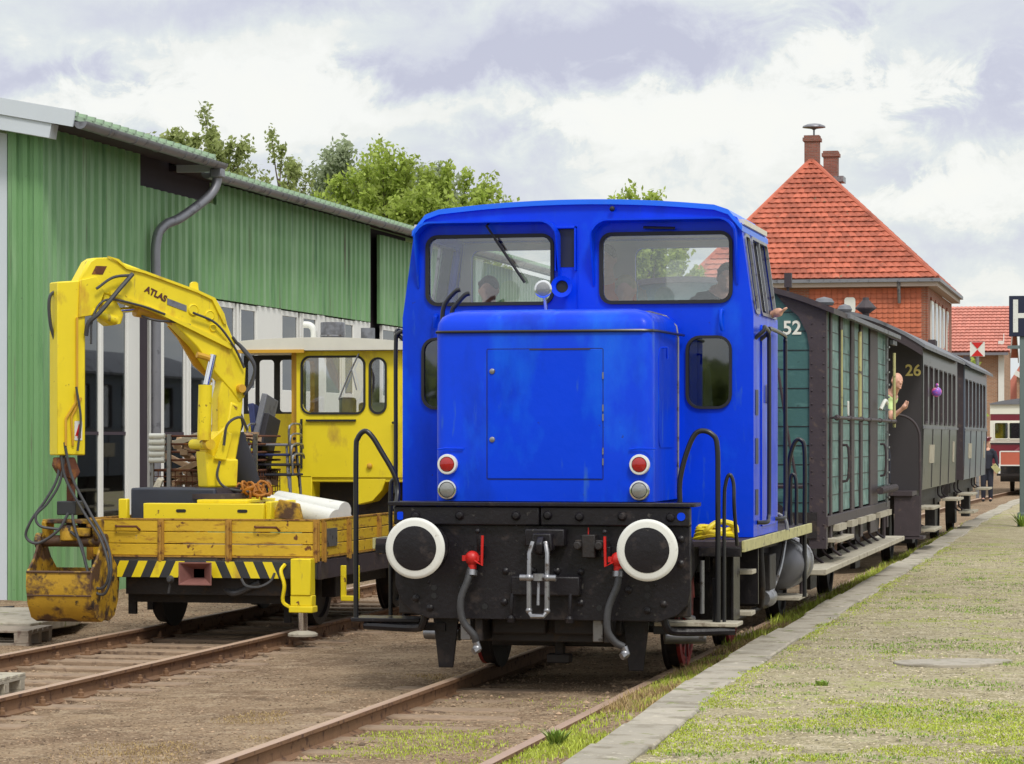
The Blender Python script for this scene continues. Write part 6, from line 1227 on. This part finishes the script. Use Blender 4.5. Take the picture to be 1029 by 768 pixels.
# ================================================================ RAILBUS
rb = thing('railbus', (1.0, 101, 0), 'maroon and cream railbus standing on the track beyond the train', 'railbus')
S = 1.0
b = MB(); b.prism(rr(S - 1.42, S + 1.42, .95, 2.96, .12), XZ(95), 0, 12); b = b.build('body', M['maroon'], rb)
for nm, z0, z1, mm, pr_ in (('upper_band', 2.62, 2.98, 'cream', .012), ('window_band', 1.72, 2.40, 'cream', .012), ('waist_line', 1.60, 1.66, 'darkiron', .02), ('lower_trim', 1.66, 1.70, 'cream', .02)):
    MB().box(S - 1.43 - pr_, S + 1.43 + pr_, 95 - pr_, 107 + pr_, z0, z1).build(nm, M[mm], rb)
for x0_, x1_ in ((-1.28, -.85), (-.80, .62), (.67, 1.28)):
    wf = MB().frame(S + x0_, S + x1_, 1.80, 2.32, .04, .03, XZ(94.98), -.015, .01).build('window', M['cream'], rb); MB().prism(rr(S + x0_, S + x1_, 1.80, 2.32, .04), XZ(94.975), 0, .006).build('pane', glass('railbus_glass', (.4, .45, .5), 1.2), wf)
A = [(S + x, z) for x, z in arc(1.46, 3.16, .09, 16)]; MB().prism(A + [(S + 1.46, 2.94), (S - 1.46, 2.94)], XZ(94.9), 0, 12.2).build('roof', M['roofgrey'], rb)
b = MB(); b.prism([(S - .75, 1.0), (S + .85, 1.0), (S + .8, 1.35), (S + .5, 1.55), (S - .4, 1.55), (S - .72, 1.35)], XZ(94.7), 0, .3); b.build('nose', M['maroon'], rb, bevel=.05); MB().prism([(S - .35, 1.0), (S + .45, 1.0), (S + .4, 1.3), (S + .2, 1.42), (S - .1, 1.42), (S - .3, 1.3)], XZ(94.68), 0, .03).build('grille', M['rubber'], rb)
b = MB(); b.box(S - 1.2, S + 1.2, 94.5, 94.9, .55, .62); b.box(S - 1.1, S + 1.1, 95, 107, .35, .95); b.build('underframe', M['under'], rb)
for x in (-.7, .75):
    for y in (96.5, 105): MB().lathe((S + x, y, .45), (1 if x > 0 else -1, 0, 0), [(.45, 0), (.45, .13), (0, .13)], 20).build('wheel', M['under'], rb)
MB().ball((S + .72, 94.86, 3.05), .09).build('roof_lamp', M['lens'], rb)
bf = thing('barrier_board', (.85, 93.5, 0), 'faded red rectangular barrier board with white rim in front of the railbus', 'sign')
MB().box(-.02, 1.6, 93.48, 93.52, .93, 1.35).build('board', M['bufred'], bf); MB().frame(-.02, 1.6, .93, 1.35, .005, .04, XZ(93.47), 0, .03).build('rim', M['white'], bf); MB().box(.66, .70, 93.5, 93.55, -.1, .93).build('post', M['steel'], bf); 
# ================================================================ SIGNS
sg = thing('station_sign', (2.30, 52, PH), 'dark blue sign with white letter H on a grey green post beside the platform edge', 'sign')
MB().box(2.05, 2.62, 51.94, 51.96, 3.68, 4.43).build('sign_plate', M['navy'], sg, bevel=.01)
b = MB(); b.box(2.125, 2.215, 51.932, 51.942, 3.76, 4.36); b.box(2.445, 2.535, 51.932, 51.942, 3.76, 4.36); b.box(2.215, 2.445, 51.932, 51.942, 4.02, 4.11); b.build('letter_H', M['white'], sg)
MB().box(2.24, 2.40, 51.98, 52.14, PH - .1, 4.40).build('post', M['post'], sg, bevel=.01); MB().box(2.02, 2.7, 51.99, 52.03, 3.46, 3.52).build('cross_arm', M['post'], sg)
MB().box(2.20, 2.44, 51.95, 52.2, PH - .1, PH + .25).build('post_foot', M['post'], sg, bevel=.02)
sx_ = thing('signal_board', (-.33, 85, 0), 'small white square signal board with two red triangles above the carriage roofs', 'sign')
MB().box(-.54, -.10, 84.98, 85.02, 4.27, 4.71).build('board', M['white'], sx_); b = MB(); b.prism([(-.50, 4.70), (-.14, 4.70), (-.32, 4.50)], XZ(84.965), 0, .012); b.prism([(-.50, 4.28), (-.14, 4.28), (-.32, 4.48)], XZ(84.965), 0, .012); b.build('red_triangle', M['red'], sx_); MB().cyl((-.32, 85.05, 0), (-.32, 85.05, 4.4), .05).build('post', M['steel'], sx_)

# ================================================================ HOUSES
def tiles(name, parent, m, corners, n_rows, n_cols, th=.05, wav=.02):
    """tiled slope: corners = eave-left, eave-right, top-left, top-right; rows of overlapping pantiles, each tile its own island"""
    a, b_, c, d = [Vector(p) for p in corners]; N_ = ((b_ - a).cross(c - a)).normalized(); N_ = N_ if N_.z > 0 else -N_; mb = MB()
    for r in range(n_rows):
        t0, t1 = r / n_rows, min(1, (r + 1.12) / n_rows); l0, r0 = a.lerp(c, t0), b_.lerp(d, t0); l1, r1 = a.lerp(c, t1), b_.lerp(d, t1); w0 = (r0 - l0).length; k = max(1, int(round(n_cols * w0 / max((b_ - a).length, 1e-3))))
        for i in range(k):
            u0, u1 = i / k, (i + .98) / k; um = (u0 + u1) / 2
            p = [l0.lerp(r0, u0) + N_ * th, l0.lerp(r0, um) + N_ * (th + wav), l0.lerp(r0, u1) + N_ * th, l1.lerp(r1, u0), l1.lerp(r1, um) + N_ * wav, l1.lerp(r1, u1)]
            q = [x - N_ * .03 for x in p[:3]]
            mb.add(p + q, [(0, 1, 4, 3), (1, 2, 5, 4), (0, 6, 7, 1), (1, 7, 8, 2)])
    return mb.build(name, m, parent, fix=False)
h = thing('brick_house', (-8.7, 120, 0), 'tall red brick house with steep orange tiled hip roof and two chimneys', 'house')
xl, xr, yf, yb = -13.4, -4.0, 115.0, 130.0; ze = 8.35; zt = 13.55; xm = -9.30
# walls: front hung with tiles, side in brick with white windows
b = MB(); b.box(xl, xr, yf, yb, -.2, ze - .35); b.build('wall', [M['brickX']], h)
tw = MB(); rows = 40
for r in range(24):
    z0_ = ze - .4 - (r + 1) * .20
    n = int((xr - xl) / .23)
    for i in range(n):
        x0_ = xl + i * .23; x1_ = x0_ + .222
        if x0_ < -9.0: continue
        tw.add([(x0_, yf - .05, z0_ + .02), ((x0_ + x1_) / 2, yf - .075, z0_ - .01), (x1_, yf - .05, z0_ + .02), (x0_, yf - .01, z0_ + .22), ((x0_ + x1_) / 2, yf - .03, z0_ + .22), (x1_, yf - .01, z0_ + .22), (x0_, yf - .005, z0_ + .02), (x1_, yf - .005, z0_ + .02)], [(0, 1, 4, 3), (1, 2, 5, 4), (6, 1, 0), (6, 7, 2, 1)])
tw.build('tile_hanging', M['tilewall'], h, fix=False)
MB().box(xr, xr + .06, yf - .05, yb, -.2, ze - .35).build('side_wall', M['brickY'], h)
for i, (ya, yb_) in enumerate(((116.2, 117.6), (118.6, 119.9), (120.8, 122.1), (123.2, 124.4), (126, 127))):
    f = MB().box(xr + .03, xr + .12, ya, yb_, 5.2, 7.5).build('window', M['white'], h); MB().box(xr + .10, xr + .13, ya + .15, yb_ - .15, 5.3, 7.35).build('pane', M['cglass2'], f); 
    MB().box(xr + .03, xr + .14, ya - .1, yb_ + .1, 7.5, 7.62).build('lintel', M['brickY'], f)
ov = .45; E0 = [(xl - ov, yf - ov, ze), (xr + ov, yf - ov, ze)]; AP = (xm, yf + 5.0, zt + .25); AP2 = (xm, yb - 5.0, zt + .25)
ro = MB(); ro.add([E0[0], E0[1], (xr + ov, yb + ov, ze), (xl - ov, yb + ov, ze), AP, AP2], [(0, 1, 4), (1, 2, 5, 4), (2, 3, 5), (3, 0, 4, 5), (3, 2, 1, 0)]); rf = ro.build('roof', M['rooftile'], h, smooth=False)
tiles('roof_tiles', rf, M['rooftile'], [E0[0], E0[1], AP, AP], 24, 34, .06, .03); tiles('roof_tiles', rf, M['rooftile'], [E0[1], (xr + ov, yb + ov, ze), AP, AP2], 24, 50, .06, .03)
b = MB(); b.tube([E0[1], AP], .11, 8); b.tube([E0[0], AP], .11, 8); b.tube([AP, AP2], .12, 8); b.build('ridge_tiles', M['rooftile'], rf)
b = MB(); b.box(xl - ov, xr + ov, yf - ov - .14, yf - ov, ze - .16, ze - .02); b.box(xr + ov + .002, xr + ov + .14, yf - ov - .14, yb, ze - .162, ze - .022); b.build('gutter', M['zinc'], h); b = MB(); b.box(xl - ov, xr + ov, yf - ov, yf, ze - .34, ze - .05); b.box(xr + .06, xr + ov - .002, yf + .002, yb, ze - .342, ze - .052); b.build('cornice', mat('cornice', (.45, .36, .32), .7), h)
MB().tube([(xr - 1.1, yf - ov - .07, ze - .1), (xr - 1.1, yf - .3, ze - .7), (xr - 1.1, yf - .15, ze - 1.0)], .07, 8).build('downpipe', M['zinc'], h)
MB().prism(rr(-7.35, -6.9, 6.95, 7.6, .12), XZ(yf - .14), 0, .08).build('vent_panel', M['white'], h, bevel=.02); 
def chimney(x, y, z0_, z1_, w, nm):
    c = MB(); c.box(x - w / 2, x + w / 2, y - w / 2, y + w / 2, z0_, z1_ - .25); c.box(x - w / 2 - .07, x + w / 2 + .07, y - w / 2 - .07, y + w / 2 + .07, z1_ - .25, z1_ - .1); c.box(x - w / 2 - .02, x + w / 2 + .02, y - w / 2 - .02, y + w / 2 + .02, z1_ - .1, z1_); return c.build('chimney', M['chimbrick'], rf)
ch = chimney(-9.27, 120.2, 12.8, 14.85, .62, 'c'); MB().lathe((-9.20, 120.2, 15.15), (0, 0, 1), [(.04, -.3), (.04, -.05), (.12, .0), (.50, .06), (.48, .12), (.30, .20), (0, .24)], 24).build('siren', M['zinc'], h)
chimney(-8.81, 123.5, 12.6, 14.5, .62, 'c')
MB().box(-8.9, -8.2, 122.8, 123.9, 13.1, 13.35).build('flashing', M['steel'], rf)
# second house
h2 = thing('brick_house', (-4, 155, 0), 'tan brick house with salmon tiled roof and white corner boards behind the carriages', 'house')
x0_, x1_ = -9.0, -2.55; 
b = MB(); b.box(x0_, x1_, 151, 160, -.2, 6.6); b.prism([(151, 6.6), (160, 6.6), (155.5, 9.0)], YZ(x1_), -.3, 0); b.build('wall', M['brickB'], h2)
rq = MB(); rq.add([(x0_, 150.3, 6.35), (x1_ + .4, 150.3, 6.35), (x1_ + .4, 155.5, 9.05), (x0_, 155.5, 9.05), (x0_, 160.7, 6.35), (x1_ + .4, 160.7, 6.35)], [(0, 1, 2, 3), (3, 2, 5, 4)]); rq2 = rq.build('roof', M['rooftile2'], h2, fix=False)
tiles('roof_tiles', rq2, M['rooftile2'], [(x0_, 150.2, 6.4), (x1_ + .4, 150.2, 6.4), (x0_, 155.5, 9.05), (x1_ + .4, 155.5, 9.05)], 15, 30, .06, .03)
b = MB(); b.bar((x1_ + .42, 150.2, 6.2), (x1_ + .42, 155.5, 8.95), .04, .3); b.bar((x1_ + .42, 155.5, 8.95), (x1_ + .42, 160.7, 6.2), .04, .3); b.build('bargeboard', mat('barge', (.30, .24, .2), .7), h2); MB().box(x1_ - .25, x1_ + .05, 150.9, 151.2, -.2, 7.0).build('corner_board', M['white'], h2); MB().box(x1_ + .01, x1_ + .04, 151.2, 151.35, -.2, 7.4).build('corner_board', M['whitewall'], h2)
MB().box(x0_, x1_ + .3, 150.2, 150.32, 6.22, 6.36).build('gutter', M['zinc'], h2)
# third house, low wing right of it
h3 = thing('brick_house', (0, 175, 0), 'low brick outbuilding with white verge seen under the sign', 'house')
b = MB(); b.prism([(-2.6, -.2), (.9, -.2), (.9, 3.4), (-2.6, 5.6)], XZ(170), 0, 6); b.build('wall', M['brickB'], h3); MB().bar((-2.7, 169.9, 5.75), (1.1, 169.9, 3.4), .3, .16, (0, 1, 0)).build('verge', M['white'], h3); MB().bar((-2.7, 172, 5.9), (1.1, 172, 3.52), 4.0, .08, (0, 1, 0)).build('roof', M['rooftile2'], h3)
h4 = thing('brick_house', (2, 200, 0), 'pale house with orange roof far behind the sign post', 'house')
MB().box(-2.0, 8, 196, 204, -.2, 5.6).build('wall', M['cream'], h4); b = MB(); b.prism([(195.5, 5.6), (204.5, 5.6), (200, 8.2)], YZ(-2.3), 0, 11); b.build('roof', M['rooftile2'], h4)
h5 = thing('brick_house', (-6, 190, 0), 'distant house showing only its red hipped ridge behind the salmon roof', 'house')
MB().box(-12, -5.5, 186, 196, -.2, 8.5).build('wall', M['brickB'], h5); b = MB(); b.add([(-12.5, 185.5, 8.5), (-5.0, 185.5, 8.5), (-5.0, 196.5, 8.5), (-12.5, 196.5, 8.5), (-8.6, 189, 10.95), (-8.6, 193, 10.95)], [(0, 1, 4), (1, 2, 5, 4), (2, 3, 5), (3, 0, 4, 5)]); b.build('roof', M['rooftile2'], h5, smooth=False)

# ================================================================ TREES
def tree(label, x, y, h, rx, rz, zc, n, leaf, m, seed, clumps=46, thin=1.0, cl=.55):
    R = random.Random(seed); t = thing('tree', (x, y, -.25), label, 'tree', None); cs = []
    while len(cs) < clumps:
        v = Vector((R.uniform(-1, 1), R.uniform(-1, 1), R.uniform(-1, 1)))
        if .25 < v.length < 1 and R.random() < .35 + .65 * v.length: cs.append(Vector((x + v.x * rx, y + v.y * rx, zc + v.z * rz * (1 - .25 * abs(v.x)))))
    b = MB(); top = Vector((x + R.uniform(-.2, .2), y, zc + rz * .2)); b.tube([(x, y, -.3), (x + .05, y, zc * .35), (x - .05, y, zc - rz * .5), top], [.016 * h, .012 * h, .008 * h, .025], 10, sm=0); b.build('trunk', M['bark'], t)
    MID = []
    b = MB()
    for c in cs:
        s = Vector((x, y, max(zc - rz * .9, min(c.z - .9, zc)) - R.uniform(0, .8))); mid = s.lerp(c, .5) + Vector((0, 0, -.05)) + Vector((R.uniform(-.1, .1), 0, 0)); MID.append(tuple(mid)); b.tube([s, mid, c], [.035, .02, .008], 5, caps=False)
    b.build('limbs', M['bark'], t, fix=False)
    r_ = np.random.default_rng(seed); k = n // len(cs); C = np.repeat(np.array([tuple(c) for c in cs]), k, 0); sz = np.repeat(r_.uniform(.5, 1.25, len(cs)), k)[:, None] * cl; D = r_.normal(0, 1, C.shape); D /= np.linalg.norm(D, axis=1)[:, None]
    Cm = np.repeat(np.array(MID), k, 0); tt = r_.random((len(C), 1)) ** 1.6 * .75; Pn = C + (Cm - C) * tt + D * (r_.random((len(C), 1)) ** .6) * sz * np.array([.8, .8, .9]) * (1 - .25 * tt); a = r_.normal(0, 1, Pn.shape); a /= np.linalg.norm(a, axis=1)[:, None]; q = r_.normal(0, 1, Pn.shape); bb = np.cross(a, q); bb /= np.linalg.norm(bb, axis=1)[:, None]; L_ = leaf * r_.uniform(.6, 1.3, (len(Pn), 1))
    V = np.stack([Pn - a * L_, Pn + bb * L_ * .5, Pn + a * L_, Pn - bb * L_ * .5], 1).reshape(-1, 3) - np.array([x, y, -.25])
    F = np.arange(len(Pn) * 4).reshape(-1, 4).tolist(); me = bpy.data.meshes.new('crown'); me.from_pydata(V.tolist(), [], F); me.materials.append(m); o = bpy.data.objects.new('crown', me); col.objects.link(o); o.parent = t
tree('small olive treetop just above the near end of the workshop roof', -22.6, 76, 11, 1.5, 1.1, 9.7, 3600, .10, M['leaf3'], 11, 26, cl=.42)
tree('loose olive tree with an airy top above the workshop roof', -20.9, 75, 12, 1.2, 2.6, 9.0, 9000, .085, M['leaf3'], 12, 56, cl=.36)
tree('sparse tree leaning right behind the stepped roof edge', -19.7, 77, 11, 1.0, 2.0, 8.9, 5000, .08, M['leaf3'], 13, 36, cl=.30)
tree('silvery grey green tree between the olive and bright green ones', -18.6, 80, 11, 1.3, 1.9, 8.9, 11000, .085, M['leaf2'], 14, 60, cl=.42)
tree('grey green tree half hidden behind the bright green crown', -16.9, 82, 11, 1.6, 1.8, 8.8, 10000, .085, M['leaf2'], 18, 60, cl=.42)
tree('broad bright green tree behind the workshop, left half of the mass', -16.0, 75, 11, 2.3, 2.5, 7.5, 30000, .085, M['leaf1'], 15, 120, cl=.5)
tree('broad bright green tree behind the workshop, reaching to the locomotive roof', -13.9, 74, 11, 2.0, 2.4, 7.1, 22000, .085, M['leaf1'], 16, 100, cl=.45)
tree('green tree behind the locomotive roof, seen through its cab windows', -8.45, 73, 9, 1.75, 3.2, 5.6, 24000, .085, M['leaf1'], 17, 90, cl=.42)
tree('small yellow green bush beyond the far carriage', -2.1, 112, 5, .8, 1.6, 3.2, 5000, .12, M['leaf1'], 19, 18, cl=.5)
tree('low green hedge tree far left behind the train', -12, 95, 6, 3.0, 1.8, 2.4, 9000, .13, M['leaf1'], 20, 40, cl=.7)
# ================================================================ SMALL THINGS BY THE WORKSHOP
def pallet(x0_, y0_, z0_, ang, label, m):
    L1, W1_ = 1.2, .8; t = thing('pallet', (x0_, y0_, z0_), label, 'pallet'); ca, sa = math.cos(ang), math.sin(ang)
    def fb(b, a0, a1, c0, c1, e0, e1): 
        v = [(x0_ + a * ca - c * sa, y0_ + a * sa + c * ca, z0_ + e) for a in (a0, a1) for c in (c0, c1) for e in (e0, e1)]; b.add(v, [(0, 1, 3, 2), (4, 6, 7, 5), (0, 4, 5, 1), (2, 3, 7, 6), (0, 2, 6, 4), (1, 5, 7, 3)])
    b = MB()
    for i in range(5): fb(b, 0, L1, i * .168, i * .168 + .125, .122, .144)
    b.build('top_boards', m, t, bevel=.004); b = MB()
    for i in range(3): fb(b, i * .53, i * .53 + .14, 0, W1_, .10, .121)
    b.build('cross_boards', m, t); b = MB()
    for i in range(3):
        for j in range(3): fb(b, i * .53, i * .53 + .14, j * .34, j * .34 + .10, .022, .0995)
    b.each('block', m, t, bevel=.004); b = MB()
    for j in range(3): fb(b, 0, L1, j * .34, j * .34 + .10, 0, .0215)
    b.build('skids', m, t)
pallet(-7.02, 24.4, -.13, .10, 'wooden pallet beside the siding under the concrete slab', M['wood'])
pallet(-5.06, 18.95, -.10, .05, 'pale wooden pallet lying between the siding rails at the frame edge', M['palewood'])
b = MB(); b.prism([(-7.6, 25.35), (-6.05, 25.1), (-6.0, 26.2), (-6.4, 27.6), (-7.9, 27.4)], XY(.05 - .1), 0, .09); b.build('slab', M['concrete'], None, bevel=.01); sl_ = bpy.data.objects['slab']; sl_.name = 'concrete_slab'; tag(sl_, 'pale concrete slab lying flat beside the workshop corner', 'slab')
b = MB(); b.tube([(-8.9, 28.4, .22), (-8.5, 28.0, .18), (-8.1, 27.7, .10), (-7.6, 27.5, .02), (-7.2, 27.45, .04)], .018, 8, sm=5); cb = tag(b.build('power_cable', M['rubber']), 'black power cable with red plugs at the workshop corner', 'cable')
for p, q in (((-8.0, 27.62, .16), (-7.83, 27.55, .10)), ((-7.62, 27.48, .03), (-7.48, 27.46, .0))): MB().tube([p, q], [.05, .065], 12).build('plug', M['red'], cb)
b = MB(); b.tube([(-7.0, 27.2, .0), (-6.5, 27.0, .01), (-6.2, 26.9, -.09)], .01, 6);
